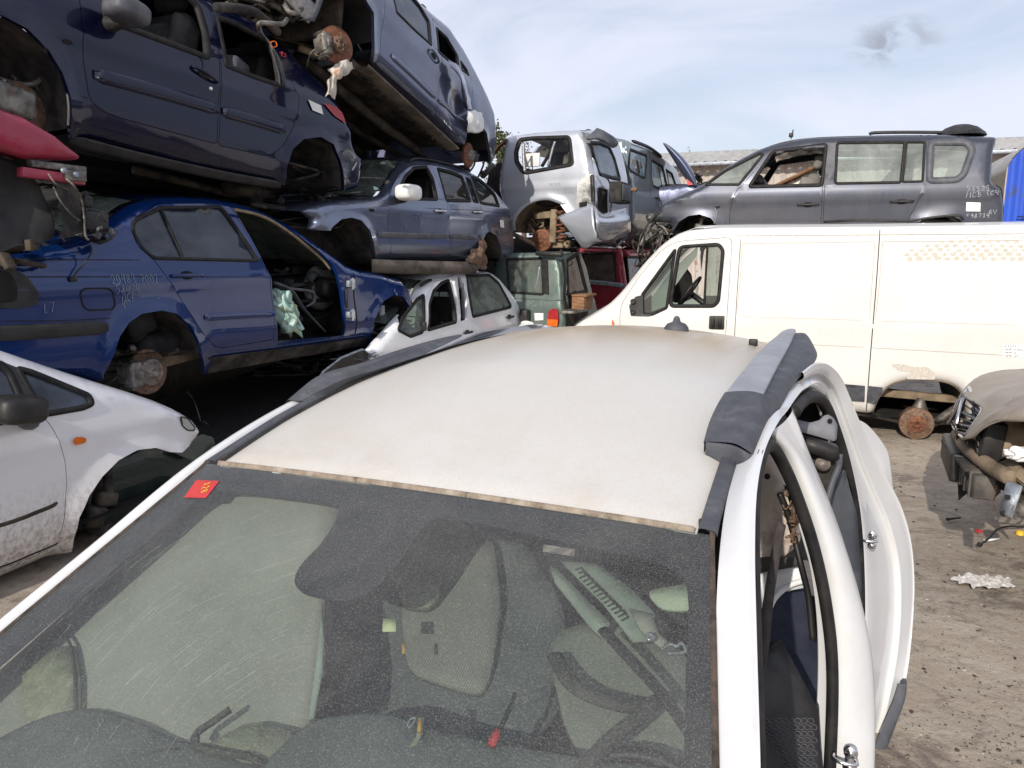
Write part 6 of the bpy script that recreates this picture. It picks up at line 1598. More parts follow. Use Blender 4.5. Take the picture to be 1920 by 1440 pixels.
# ================================================================== HERO: white crossover in front, doors removed on the near side
def hero():
    yaw = .405
    A = Vector((math.sin(yaw), math.cos(yaw), 0)); B = Vector((A.y, -A.x, 0)); O = Vector((-.1845, 1.5411, 1.2603))
    M = Matrix(((B.x, A.x, 0, O.x), (B.y, A.y, 0, O.y), (0, 0, 1, O.z), (0, 0, 0, 1)))
    root = empty('white_crossover', 'white crossover in the foreground with dusty roof, dirty windscreen and side doors removed', 'car', M)
    I = M.inverted(); co = I @ Vector((0, 0, CAMZ)); R3 = I.to_3x3()
    def at(u, v, a):
        d = R3 @ raydir(u, v); return co + d * ((a - co.y) / d.y)
    def L(ps, a=None): return [at(p[0], p[1], a if len(p) < 3 else p[2]) for p in ps]
    MG, BOW = .5, .008                             # windscreen slope
    def gp(u, v, lift=0.0):                        # pixel on the windscreen surface -> (b, s)
        d = R3 @ raydir(u, v); p = Vector(co)
        bow = 0.0
        for _ in range(5):
            t = (MG * (co.y) - co.z + bow) / (d.z - MG * d.y); p = co + d * t
            bow = -BOW * (p.x / .62) ** 2 + lift
        return (p.x, p.y)
    def G(b, s, lift=0.0): return Vector((b, s, MG * s - BOW * (b / .62) ** 2 + lift))
    H = .565
    def zr(a): return .2235 * a - .084 * a * a if a < 1.33 else .1487 - .10 * (a - 1.33) ** 2
    def hw(a): return H - .0073 * a * a
    X = lambda nm, bm, mt, p=None, sm=True, lab=None: mk(nm, bm, mt, p or root, sm, None, lab)
    # --- roof
    bm = bmesh.new(); rows = []
    for i in range(61):
        a = -.004 + 2.05 * i / 60
        row = []
        for k in range(49):
            s = -1 + 2 * k / 48; b = s * hw(a)
            cr = .004 + .050 * min(1, a / .7)
            z = zr(a) + cr * (1 - s * s) - BOW * (1 - min(1, a / .25)) * (s * s) * 1.0 - .010 * max(0, abs(s) - .94) / .06
            if a < .02: z -= .006 * (1 - a / .02)
            row.append(Vector((b, a, z)))
        rows.append(row)
    grid(bm, rows, flip=True)
    m, nt, bs = _new('roof_paint')
    tc = nt.nodes.new('ShaderNodeTexCoord'); sp = nt.nodes.new('ShaderNodeSeparateXYZ'); nt.links.new(tc.outputs['Object'], sp.inputs[0])
    dn = _range(nt, _noise(nt, 2.2, 9, .6, .5), .38, .68)
    sp1 = _range(nt, _noise(nt, 150, 5, .75), .42, .72)
    sp3 = _range(nt, _noise(nt, 34, 7, .72, stretch=(1, .45, 1)), .46, .74)
    base = _mixc(nt, _math(nt, 'MULTIPLY', dn, .45), (.575, .56, .525), (.52, .49, .435))
    base = _mixc(nt, _math(nt, 'MULTIPLY', sp1, .34), base, (.44, .39, .32))
    base = _mixc(nt, _math(nt, 'MULTIPLY', sp3, .20), base, (.48, .42, .34))
    rear = _math(nt, 'MULTIPLY', _range(nt, sp.outputs['Y'], .75, 1.35), _range(nt, _noise(nt, 2.6, 6, .6, .4, stretch=(2.2, .5, 1)), .24, .50))
    base = _mixc(nt, _math(nt, 'MULTIPLY', rear, .85), base, (.42, .315, .18))
    fr = _math(nt, 'MULTIPLY', _range(nt, sp.outputs['Y'], .34, .03), _range(nt, _noise(nt, 5, 8, .7, .4), .48, .66))
    base = _mixc(nt, _math(nt, 'MULTIPLY', fr, .35), base, (.46, .38, .28))
    nt.links.new(base, bs.inputs['Base Color']); bs.inputs['Roughness'].default_value = .5; bs.inputs['Coat Weight'].default_value = .3; bs.inputs['Coat Roughness'].default_value = .18
    bp = nt.nodes.new('ShaderNodeBump'); bp.inputs['Strength'].default_value = .35; bp.inputs['Distance'].default_value = .001
    nt.links.new(_noise(nt, 120, 6, .7), bp.inputs['Height']); nt.links.new(bp.outputs[0], bs.inputs['Normal'])
    X('roof', bm, m)
    # header dirt bead between roof and glass
    M_BEAD = rough_mat('dirt_bead', (.17, .125, .09), (.36, .31, .245), 25, .9, c3=(.09, .06, .04), s3=14, bump=.5)
    M_TRIMB = rough_mat('brown_glass_trim', (.03, .022, .018), (.09, .068, .052), 40, .8)
    bm = bmesh.new(); rows = []
    for k in range(161):
        b = -H + .004 + (2 * H - .008) * k / 160; j = .002 * noise.noise(Vector((b * 60, 0, 0)))
        z0 = -BOW * (b / .62) ** 2
        rows.append([Vector((b, .002, z0 + .003)), Vector((b, -.001 + j, z0 + .003)), Vector((b, -.0035 + j, z0 - .001)), Vector((b, -.006 + j, z0 - .007))])
    grid(bm, rows); X('header_seal', bm, M_BEAD)
    # --- windscreen: glass over a black printed border
    GO = .024
    outer = [(-H - GO, -.009), (H + GO, -.009), (H + GO + .19 * .45, -.45), (H + GO + .145, -.86), (-H - GO - .145, -.86), (-H - GO - .19 * .45, -.45)]
    m_ws = glass_mat('windscreen_glass', (.68, .74, .71), (.44, .43, .40), .055, fine=.30, sc=3.5, fs=400, lo=.50)
    bm = bmesh.new(); rows = []
    for i in range(41):
        sy = -.009 - .851 * i / 40; hb = H + GO + (.19 * -sy if sy > -.45 else .0855 + .145 * (-.45 - sy))
        rows.append([G(-hb + 2 * hb * k / 40, sy) for k in range(41)])
    grid(bm, rows); X('windscreen', bm, m_ws)
    inner = [gp(u, v) for u, v in ((-60, 1290), (100, 1150), (250, 1022), (352, 944), (400, 917), (440, 918), (540, 930), (640, 946), (626, 980), (600, 1018), (566, 1052), (552, 1075), (552, 1094), (568, 1110), (600, 1120), (640, 1124), (676, 1118), (704, 1100), (736, 1062), (770, 1015), (808, 968), (900, 978), (1000, 1000), (1140, 1030), (1230, 1050), (1270, 1066), (1288, 1092), (1292, 1140), (1286, 1250), (1282, 1440), (1275, 1700))]
    inner += [(H - .0, -.80), (-H - .08, -.80)]
    inner = [(max(x, -(H + GO + .19 * max(0, -y)) + (.078 if y > -.8 else .03)), y) for x, y in inner if y > -.82]
    m_frit = rough_mat('black_print', (.018, .016, .020), (.03, .027, .032), 30, .35, bump=.1)
    bm = bmesh.new(); P, F, C = tri2d(outer, [roundpoly(inner, .012, 2)], .05); V = [bm.verts.new(G(x, y, -.004)) for x, y in P]
    for f in F: bm.faces.new([V[i] for i in f])
    X('windscreen_border', bm, m_frit)
    def on_glass(px, lift, mt, nm, h=.05):
        q = [gp(u, v) for u, v in px]; P, F, C = tri2d(q, [], h); bm = bmesh.new(); V = [bm.verts.new(G(x, y, lift)) for x, y in P]
        for f in F: bm.faces.new([V[i] for i in f])
        return X(nm, bm, mt)
    M_STK = rough_mat('red_sticker', (.42, .03, .03), (.50, .05, .05), 20, .6, bump=.1)
    st = on_glass([(345, 934), (368, 901), (411, 903), (386, 935)], .0015, M_STK, 'inspection_sticker')
    q0 = Vector(gp(384, 908)); q1 = Vector(gp(374, 933)); dx = (q1 - q0).normalized(); dy = Vector((-dx.y, dx.x))
    bm = bmesh.new()
    for pl in strokes('128', .013, seed=2): ribbon2d(bm, pl, .002, lambda x, y: G(*(q0 + dx * x * .9 + dy * y), .003))
    X('sticker_writing', bm, M_YEL, st)
    # long shiny scratches
    bm = bmesh.new(); rg = random.Random(11)
    for k in range(240):
        r = rg.uniform(560, 1060); th = rg.triangular(195, 262, 232); ln = rg.uniform(1.0, 6.5); cx, cy = 760 + rg.uniform(-60, 60), 1760 + rg.uniform(-60, 60)
        pts = [(cx + r * math.cos(R(th + ln * t)), cy + r * math.sin(R(th + ln * t))) for t in (0, .2, .4, .6, .8, 1)]
        if any(u < 20 or u > 600 or v < 945 or v > 1430 or (v - 945) < (352 - u) * .80 for u, v in pts): continue
        pts = [gp(u, v) for u, v in pts]; wd = rg.choice((.00008, .0001, .00012, .0002))
        for i in range(1, 6):
            a_, b_ = Vector(pts[i - 1]), Vector(pts[i]); d = (b_ - a_).normalized(); o = Vector((-d.y, d.x)) * wd
            bm.faces.new([bm.verts.new(G(*(a_ + o), .001)), bm.verts.new(G(*(a_ - o), .001)), bm.verts.new(G(*(b_ - o), .001)), bm.verts.new(G(*(b_ + o), .001))])
    X('scratch_marks', bm, rough_mat('scratch', (.38, .40, .36), (.46, .48, .43), 9, .4, bump=0))['kind'] = 'stuff'
    # --- body shell strips, mirrored for both sides
    def curveA(sgn, db, dz, a0=-.86, a1=2.0):     # along windscreen side then roof side
        pts = []
        for i in range(287):
            a = a0 + (a1 - a0) * i / 286
            if a < 0: b = H + .024 + .19 * -a if a > -.45 else H + .1095 + .145 * (-a - .45); z = MG * a - BOW * (b / .62) ** 2
            else: b = hw(a); z = zr(a) - BOW * (1 - min(1, a / .25))
            d_ = db if a >= 0 or db < .03 else .006 + (db - .006) * max(0, 1 + a / .05)
            pts.append(Vector((sgn * (b + d_), a, z + dz)))
        return pts
    for sgn in (1, -1):
        bm = bmesh.new()
        a1 = 2.0
        cs = [curveA(sgn, .002, .0), curveA(sgn, .006, .006), curveA(sgn, .030, .004), curveA(sgn, .036, -.006)]
        cs = [[c0[0] + Vector((sgn * .002, -.016, -.004))] + c0 for c0 in [[p for p in c if p.y > .0] for c in cs]]
        loft(bm, cs, 40, 3, flip=sgn < 0); X('roof_ditch_strip', bm, M_CLAD)
        bm = bmesh.new(); cs = [[p for p in curveA(sgn, d, z) if p.y < .03] for d, z in ((-.002, .001), (.003, .004), (.008, .001))]
        loft(bm, cs, 40, 3, flip=sgn < 0); X('windscreen_trim', bm, M_TRIMB)
    # pillar and cantrail, near side: from ditch outer edge to the door opening edge
    open_f = L([(1424, 1600, -.50), (1421, 1440, -.38), (1415, 1200, -.2), (1412, 1000, 0), (1418, 905, .15), (1433, 840, .3), (1452, 800, .42), (1480, 765, .68), (1502, 735, .9), (1526, 722, 1.08), (1550, 738, 1.3)])
    ditch = [p for p in curveA(1, .036, -.004, -.55, 1.35)]
    dd = [ditch[int(i)] for i in np.linspace(0, len(ditch) - 1, 12)]
    mid1 = [d.lerp(o, .45) + Vector((.012, 0, .014)) for d, o in zip(resamp(dd, 12), resamp(open_f, 12))]
    n = 60
    bm = bmesh.new(); e0 = resamp(dd, 12); e1 = resamp(open_f, 12)
    m2 = [d.lerp(o, .85) + Vector((.008, 0, .006)) for d, o in zip(e0, e1)]
    inn = [p + Vector((-.035, 0, -.022)) for p in e1]
    loft(bm, [e0, mid1, m2, e1, inn], n, 5); X('cantrail', bm, M_HERO)
    # far side pillar and cantrail (mirror)
    bm = bmesh.new(); mir = lambda c: [Vector((-p.x, p.y, p.z)) for p in c]
    ff = curveA(-1, .036, -.004, -.86, 2.0); g0 = resamp(ff, 14)
    loft(bm, [g0, [p + Vector((-.012, 0, .010)) for p in g0], [p + Vector((-.034, 0, .006)) for p in g0], [p + Vector((-.052, 0, -.022)) for p in g0], [p + Vector((-.03, 0, -.06)) for p in g0]], 50, 4, flip=True); X('cantrail', bm, M_HERO)
    # B pillar, outer face between front and rear openings
    w0 = L([(1446, 806, .44), (1478, 838, .5), (1505, 895, .52), (1540, 990, .53), (1565, 1100, .53), (1578, 1250, .5), (1574, 1440, .45), (1560, 1620, .42)])
    w1 = L([(1486, 764, .70), (1506, 822, .66), (1534, 888, .65), (1568, 975, .62), (1602, 1080, .6), (1631, 1200, .58), (1641, 1320, .55), (1640, 1440, .5), (1632, 1620, .47)])
    e0, e1 = resamp(w0, 10), resamp(w1, 10)
    bm = bmesh.new()
    loft(bm, [[p + Vector((-.05, .03, -.004)) for p in e0], e0, [a_.lerp(b_, .5) + Vector((.010, -.012, .0)) for a_, b_ in zip(e0, e1)], e1, [p + Vector((-.03, .05, 0)) for p in e1], [p + Vector((-.09, .06, 0)) for p in e1]], 50, 5)
    X('centre_pillar', bm, M_HERO)
    # rubber seals
    def seal(px, r, nm, mt=M_RUB, fl=1.0):
        bm = bmesh.new(); tube(bm, L(px), r, 10, smoothn=8, flat=fl); return X(nm, bm, mt)
    seal([(1418, 1620, -.46), (1416, 1440, -.36), (1411, 1200, -.18), (1409, 1000, .03), (1414, 910, .17), (1428, 850, .3), (1446, 836, .4), (1468, 870, .5), (1492, 925, .52), (1524, 1020, .53), (1548, 1130, .52), (1561, 1260, .5), (1556, 1440, .45), (1545, 1620, .42)], .0145, 'door_seal')
    seal([(1486, 774, .72), (1500, 756, .88), (1520, 744, 1.02), (1541, 752, 1.2), (1560, 790, 1.32), (1585, 870, 1.42), (1604, 970, 1.46), (1611, 1080, 1.46), (1611, 1200, 1.42), (1604, 1350, 1.38), (1596, 1500, 1.35)], .019, 'door_seal')
    seal([(1496, 960, .62), (1512, 1010, .62), (1530, 1080, .6), (1540, 1180, .58), (1540, 1300, .55), (1530, 1440, .52), (1520, 1600, .5)], .010, 'inner_flange', M_WHITEH)
    # rear quarter: shut face and outer skin
    q0 = L([(1502, 735, .9), (1526, 722, 1.08), (1550, 738, 1.3), (1580, 826, 1.42), (1606, 930, 1.47), (1617, 1050, 1.48), (1620, 1180, 1.44), (1612, 1320, 1.40), (1602, 1500, 1.36)])
    q1 = L([(1502, 716, .92), (1532, 702, 1.12), (1562, 722, 1.34), (1594, 800, 1.46), (1626, 890, 1.58), (1668, 985, 1.68), (1688, 1090, 1.70), (1682, 1220, 1.64), (1662, 1330, 1.56), (1630, 1480, 1.46)])
    q2 = L([(1500, 700, .95), (1536, 680, 1.18), (1572, 708, 1.4), (1604, 782, 1.52), (1640, 862, 1.66), (1694, 968, 1.80), (1710, 1080, 1.82), (1704, 1200, 1.74), (1690, 1290, 1.64), (1650, 1420, 1.5)])
    q3 = [p + Vector((-.05, .26, -.10)) for p in q2]
    q4 = [Vector((min(p.x, .78 + .1 * (p.z < -.2)), p.y + .7, p.z - .22)) for p in q2]
    a0, a1_, a2 = resamp(q0, 14), resamp(q1, 14), resamp(q2, 14)
    a15 = [p.lerp(q, .12) + Vector((.004, .0, .0)) for p, q in zip(a1_, a2)]
    bm = bmesh.new()
    loft(bm, [[p + Vector((-.05, .03, 0)) for p in a0], a0, [p.lerp(q, .5) + Vector((-.006, .012, 0)) for p, q in zip(a0, a1_)], [p.lerp(q, .9) + Vector((-.012, .016, 0)) for p, q in zip(a0, a1_)], a1_, a15, [p.lerp(q, .8) + Vector((.01, -.005, 0)) for p, q in zip(a1_, a2)], a2, resamp(q3, 14), resamp(q4, 14)], 70, 4)
    X('rear_quarter', bm, M_HERO)
    # bulge of rear wing beyond
    bm = bmesh.new(); c0 = L([(1604, 784, 1.9), (1630, 800, 2.0), (1662, 842, 2.1), (1670, 880, 2.1), (1676, 930, 2.1)]); loft(bm, [c0, [p + Vector((-.05, -.1, -.03)) for p in c0], [p + Vector((-.2, -.2, -.03)) for p in c0]], 16, 3); X('rear_wing_bulge', bm, M_HERO)
    # black arch cladding low down
    bm = bmesh.new(); c0 = L([(1693, 1272, 1.62), (1691, 1310, 1.58), (1668, 1375, 1.5), (1642, 1440, 1.44), (1615, 1500, 1.4)]); c1 = L([(1684, 1282, 1.58), (1676, 1310, 1.55), (1655, 1360, 1.48), (1636, 1410, 1.42), (1600, 1480, 1.38)])
    loft(bm, [c1, [p.lerp(q, .5) + Vector((.02, -.01, 0)) for p, q in zip(c0, c1)], c0, [p + Vector((-.05, .06, -.12)) for p in c0]], 20, 3); X('arch_cladding', bm, M_CLAD)
    # strikers
    def striker(u, v, a, sc=1.0):
        c = at(u, v, a); bm = bmesh.new()
        for dz in (-.018, .018): lathe(bm, [(.0155, .003), (.0155, -.003), (.013, -.005), (.007, -.005), (.006, -.009), (.0005, -.009)], c=c + Vector((0, 0, dz * sc)), n=18)
        box(bm, c + Vector((0, -.002, 0)), (.022, .006, .03), None, .002)
        o = X('door_striker', bm, M_CHROME)
        bm = bmesh.new(); tube(bm, [c + Vector((.012, -.004, .004)), c + Vector((.012, -.022, .004)), c + Vector((-.018, -.026, .004)), c + Vector((-.036, -.016, .004)), c + Vector((-.036, -.0, .004))], .0045, 8, smoothn=4); X('striker_bar', bm, M_CHROME, o)
    striker(1635, 1013, 1.50); striker(1594, 1424, .42)
    # --- roof rails: each outline point is put where it lies h above the roof edge line
    def LZ(ps):
        out = []
        for u, v, h in ps:
            lo, hi = -.2, 2.2; best = None
            for k in range(481):
                a = lo + (hi - lo) * k / 480; e = abs(at(u, v, a).z - (zr(a) + h))
                if best is None or e < best[0]: best = (e, a)
            out.append(at(u, v, best[1]))
        return out
    for sgn in (1,):
        f = lambda c: c
        r0 = LZ([(1363, 738, .048), (1400, 690, .050), (1438, 647, .052)]) ; r1 = LZ([(1427, 738, .050), (1450, 692, .052), (1475, 648, .054)])
        r0 += [at(1458, 630, r0[-1].y + .3), at(1467, 621, r0[-1].y + .55)]; r1 += [at(1486, 626, r1[-1].y + .3), at(1490, 617, r1[-1].y + .5)]
        ks = (lambda c: c) if sgn > 0 else (lambda c: c)
        e0, e1 = resamp(r0, 10), resamp(r1, 10)
        base_in = [Vector((p.x - .003, p.y, p.z - .055)) for p in e0]
        bm = bmesh.new()
        loft(bm, [f(base_in), f([p + Vector((-.003, 0, -.006)) for p in e0]), f(e0), f([a_.lerp(b_, .5) + Vector((0, 0, .005)) for a_, b_ in zip(e0, e1)]), f(e1), f([p + Vector((.005, 0, -.008)) for p in e1])], 36, 4, flip=sgn < 0)
        rl = X('roof_rail', bm, M_GALR)
        s0 = [p + Vector((.004, 0, -.004)) for p in e1]
        y0, y1 = e1[0].y, e1[-1].y
        lo_ = LZ([(1437, 806, .004), (1462, 762, .004), (1488, 718, .002)]); lo_ += [at(1530, 672, lo_[-1].y + .35), at(1516, 636, lo_[-1].y + .62)]
        s2 = resamp(lo_, 10); s1 = [p.lerp(q, .45) + Vector((.010, 0, .004)) for p, q in zip(s0, s2)]; s15 = [p.lerp(q, .9) + Vector((.008, 0, .0)) for p, q in zip(s0, s2)]
        bm = bmesh.new(); loft(bm, [f(s0), f([p.lerp(q, .06) + Vector((-.002, 0, -.008)) for p, q in zip(s0, s2)]), f(s1), f(s15), f(s2), f([p + Vector((-.010, 0, -.014)) for p in s2])], 36, 5, flip=sgn < 0); X('rail_base', bm, M_CLAD, rl)
        c0 = LZ([(1324, 828, .030), (1335, 790, .040), (1350, 757, .048), (1363, 735, .053)]); c1 = LZ([(1372, 834, .034), (1382, 800, .044), (1393, 765, .052), (1402, 736, .056)]); c2 = LZ([(1398, 846, .030), (1412, 812, .040), (1422, 775, .048), (1432, 742, .054)]); c3 = LZ([(1416, 858, .012), (1431, 816, .012), (1446, 782, .014), (1462, 750, .016)])
        bm = bmesh.new(); up = Vector((0, 0, .004))
        loft(bm, [f([p + Vector((-.003, -.0, -.05)) for p in c0]), f([p + Vector((-.004, 0, -.008)) for p in c0]), f(c0), f([p + up for p in c1]), f([p + up for p in c2]), f(c3), f([p + Vector((-.005, 0, -.02)) for p in c3])], 24, 5, flip=sgn < 0)
        fr_ = [c[0] for c in (c0, c1, c2, c3)]
        loft(bm, [f(fr_), f([p + Vector((0, -.005, -.006)) for p in fr_]), f([p + Vector((0, .0, -.05)) for p in fr_])], 16, 3, flip=sgn < 0)
        X('rail_foot', bm, M_CLAD, rl)
    La = LZ([(572, 757, .003), (612, 738, .004), (650, 721, .004), (712, 698, .004), (800, 670, .004), (875, 648, .004), (962, 629, .004), (1040, 619, .004)])
    Lb = LZ([(566, 752, .006), (606, 730, .022), (645, 712, .028), (708, 693, .028), (796, 665, .028), (870, 643, .028), (955, 626, .026), (1040, 617, .014)])
    Lc = LZ([(552, 753, .008), (604, 710, .036), (648, 693, .046), (690, 683, .047), (750, 661, .048), (837, 636, .048), (919, 620, .046), (981, 611, .044), (1010, 608, .040), (1042, 614, .02)])
    Ld = [p + Vector((-.030, 0, -.004)) for p in Lc]; Le = [p + Vector((-.036, 0, -.05)) for p in Lc]
    e = [resamp(c, 40) for c in (La, Lb, Lc, Ld, Le)]
    bm = bmesh.new(); loft(bm, [c[12:] for c in (e[1], [p.lerp(q, .5) + Vector((.003, 0, 0)) for p, q in zip(e[1], e[2])], e[2], e[3])], 50, 4, flip=True); rl = X('roof_rail', bm, M_GALR)
    bm = bmesh.new(); loft(bm, [e[0], e[1], e[1], ], 60, 2, flip=True)
    loft(bm, [[p + Vector((.001, 0, .001)) for p in e[1][:13]], [p.lerp(q, .6) + Vector((.003, 0, .001)) for p, q in zip(e[1][:13], e[2][:13])], [p + Vector((.001, 0, .002)) for p in e[2][:13]], [p + Vector((0, 0, .002)) for p in e[3][:13]], e[4][:13]], 30, 4, flip=True)
    loft(bm, [e[3], e[4]], 50, 2, flip=True); X('rail_base', bm, M_CLAD, rl)
    # aerial base and clip
    bm = bmesh.new(); p = Vector((.20, 1.62, zr(1.62) + .045))
    lathe(bm, [(.048, 0), (.046, .012), (.036, .026), (.016, .034), (.011, .05), (.006, .056), (.0005, .057)], c=p, axis='Z', n=24); X('aerial_base', bm, M_CLAD)
    bm = bmesh.new(); box(bm, Vector((.50, 1.5, zr(1.5) + .02)), (.03, .02, .025), None, .004); X('rail_clip', bm, M_BLACK)
    # --- lower body (both sides), bonnet, tail
    def skin(cs, nm, mt=M_HERO, n=40, mm=4, fl=False, th=0):
        bm = bmesh.new(); loft(bm, cs, n, mm, flip=fl); o = X(nm, bm, mt)
        if th: solid(o, th)
        return o
    V3 = Vector
    skin([[V3((-.80, a, z1)) for a, z1 in ((-1.9, -.52), (-.8, -.44), (.5, -.40), (2.2, -.30))], [V3((-.88, a, -.62)) for a in (-1.9, -.8, .5, 2.2)], [V3((-.88, a, -.85)) for a in (-1.9, -.8, .5, 2.2)], [V3((-.82, a, -1.05)) for a in (-1.85, -.8, .5, 2.15)]], 'door_side', fl=True)
    for a in (.45, 1.5): skin([[V3((-.62, a - .05, .05)), V3((-.74, a - .04, -.2)), V3((-.81, a, -.42))], [V3((-.62, a + .06, .05)), V3((-.75, a + .08, -.2)), V3((-.82, a + .12, -.42))]], 'far_pillar', M_HERO, 12, 2, th=.03)
    skin([[V3((b, -.84, -.45 - .03 * (b / .7) ** 2)) for b in (-.76, -.3, .3, .76)], [V3((b, -1.3, -.47 - .05 * (b / .7) ** 2)) for b in (-.78, -.3, .3, .78)], [V3((b, -1.75, -.56 - .07 * (b / .7) ** 2)) for b in (-.74, -.3, .3, .74)], [V3((b, -1.95, -.78)) for b in (-.66, -.3, .3, .66)], [V3((b, -1.97, -1.02)) for b in (-.66, -.3, .3, .66)]], 'bonnet')
    skin([[V3((.76, a, z)) for a, z in ((-1.75, -.62), (-1.2, -.53), (-.8, -.47))], [V3((.86, a, -.7)) for a in (-1.75, -1.2, -.75)], [V3((.86, a, -.9)) for a in (-1.75, -1.2, -.72)], [V3((.82, a, -1.05)) for a in (-1.7, -1.2, -.7)]], 'front_wing', fl=False)
    skin([[V3((.80, -.75, -.90)), V3((.86, .5, -.92)), V3((.90, 1.45, -.93))], [V3((.87, -.75, -.97)), V3((.93, .5, -.98)), V3((.96, 1.5, -.98))], [V3((.84, -.75, -1.07)), V3((.88, .5, -1.08)), V3((.90, 1.5, -1.08))]], 'sill')
    skin([[V3((b, 2.02, zr(2.02) + .03 * (1 - (b / .56) ** 2))) for b in (-.54, -.2, .2, .54)], [V3((b, 2.3, -.22)) for b in (-.66, -.2, .2, .66)], [V3((b, 2.45, -.5)) for b in (-.80, -.2, .2, .80)], [V3((b, 2.46, -1.0)) for b in (-.82, -.2, .2, .82)]], 'tailgate')
    bm = bmesh.new(); box(bm, V3((0, .3, -1.04)), (1.66, 3.6, .06), None, .02); X('floor_pan', bm, M_SEAT)
    # --- interior behind the windscreen: third number = depth below the glass
    def L2(ps): return [G(*gp(u, v, -w), -w) for u, v, w in ps]
    def card(px, nm, mt, th=.006, amp=.0, h=.06, r=.0, parent=None):
        """a thin panel whose outline points are given at their own depth a"""
        P3 = L(px); c = sum(P3, Vector()) / len(P3)
        nrm = Vector()
        for i in range(len(P3)): nrm += (P3[i - 1] - c).cross(P3[i] - c)
        nrm.normalize(); ux = (P3[1] - P3[0]).normalized(); ux = (ux - nrm * ux.dot(nrm)).normalized(); uy = nrm.cross(ux)
        q = [((p - c).dot(ux), (p - c).dot(uy)) for p in P3]
        if r: q = roundpoly(q, r)
        Pp, F, C = tri2d(q, [], h); bm = bmesh.new()
        V = [bm.verts.new(c + ux * x + uy * y + nrm * (amp * noise.noise(Vector((x * 5, y * 5, len(nm)))))) for x, y in Pp]
        for f in F: bm.faces.new([V[i] for i in f])
        o = X(nm, bm, mt, parent); solid(o, th, 0); return o
    M_LITDUST_TRIM = rough_mat('lit_dust_and_trim_grey', (.25, .245, .21), (.36, .35, .305), 2.2, .95, bump=.7, c3=(.36, .35, .29), s3=120, dist=.003)  # holds the brightness of sunlit windscreen dust; the trim bracket shares it
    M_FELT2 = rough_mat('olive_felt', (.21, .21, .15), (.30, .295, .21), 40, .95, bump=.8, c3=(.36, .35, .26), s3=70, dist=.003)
    M_TRIMG = rough_mat('pale_trim', (.22, .26, .22), (.30, .34, .29), 7, .7, bump=.2)
    M_TRIMD = rough_mat('dark_trim', (.04, .04, .036), (.075, .072, .06), 6, .8, bump=.3)
    def card2(px, nm, mt, th=.006, amp=0.0, r=0.0, h=.05, parent=None):
        """panel lying below the glass: outline pixels with depth w under the glass"""
        q = [gp(u, v, -w) for u, v, w in px]; W = [w for _, _, w in px]
        q = [(max(x, -(H + GO + .19 * max(0, -y)) - .012), y) for x, y in q]
        A_ = np.array([[x, y, 1] for x, y in q]); cf = np.linalg.lstsq(A_, np.array(W), rcond=None)[0]
        qq = roundpoly(q, r) if r else q
        P, F, C = tri2d(qq, [], h); bm = bmesh.new()
        V = [bm.verts.new(G(x, y, -(cf[0] * x + cf[1] * y + cf[2]) + amp * noise.noise(Vector((x * 5, y * 5, len(nm)))))) for x, y in P]
        for f in F: bm.faces.new([V[i] for i in f])
        o = X(nm, bm, mt, parent); solid(o, th, -1); return o
    def seal2(px, r, nm, mt, fl=1.0):
        bm = bmesh.new(); tube(bm, L2(px), r, 10, smoothn=6, flat=fl); return X(nm, bm, mt)
    card2([(-220, 1560, .075), (-300, 1250, .075), (-60, 1100, .072), (100, 985, .07), (290, 895, .07), (640, 925, .07), (608, 1110, .075), (605, 1200, .08), (592, 1345, .085), (540, 1400, .085), (495, 1470, .085), (300, 1560, .085)], 'fallen_headliner', M_LITDUST_TRIM, .006, .006, .02)  # added card: sunlit dust on the glass put in as pale colour
    card2([(604, 1128, .07), (607, 1200, .07), (604, 1262, .07), (588, 1346, .07), (578, 1350, .07), (594, 1230, .07)], 'headliner_edge', M_TRIMG, .003)  # pale strip edging the added card
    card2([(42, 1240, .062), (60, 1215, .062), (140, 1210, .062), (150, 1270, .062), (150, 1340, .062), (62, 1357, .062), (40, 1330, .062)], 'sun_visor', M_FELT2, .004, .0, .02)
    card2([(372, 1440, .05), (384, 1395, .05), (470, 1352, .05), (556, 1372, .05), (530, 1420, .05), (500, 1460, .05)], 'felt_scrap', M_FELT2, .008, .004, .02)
    # dashboard dark mass
    bm = bmesh.new()
    d0 = L2([(-260, 1560, .055), (-60, 1420, .055), (40, 1360, .055), (110, 1340, .055), (180, 1336, .055), (260, 1362, .055), (330, 1392, .055), (430, 1404, .055), (500, 1420, .055), (540, 1385, .055), (580, 1355, .055), (640, 1345, .07), (720, 1340, .10), (820, 1375, .12), (1000, 1410, .14), (1250, 1450, .14), (1400, 1470, .14)])
    loft(bm, [[p + Vector((0, .02, -.12)) for p in d0], [p + Vector((0, .012, -.03)) for p in d0], d0, [p + Vector((0, -.10, -.02)) for p in d0], [p + Vector((0, -.25, -.11)) for p in d0], [p + Vector((0, -.42, -.20)) for p in d0]], 60, 4)
    for v in bm.verts: v.co.z += .006 * noise.noise(v.co * 9)
    X('dashboard', bm, rough_mat('dash_grey', (.085, .095, .09), (.13, .14, .13), 6, .8, bump=.3))
    seal2([(362, 1388, .04), (372, 1372, .04), (395, 1356, .04), (432, 1330, .04)], .006, 'broken_branch', M_TRIMD); seal2([(368, 1384, .04), (372, 1400, .04), (430, 1414, .04), (470, 1420, .04), (520, 1450, .04)], .006, 'broken_branch', M_TRIMD)
    seal2([(100, 1170, .058), (130, 1205, .058), (140, 1260, .058), (142, 1330, .058)], .003, 'loose_wire', M_TRIMD); seal2([(330, 1405, .045), (260, 1420, .045), (220, 1450, .045)], .003, 'loose_wire', M_TRIMD)
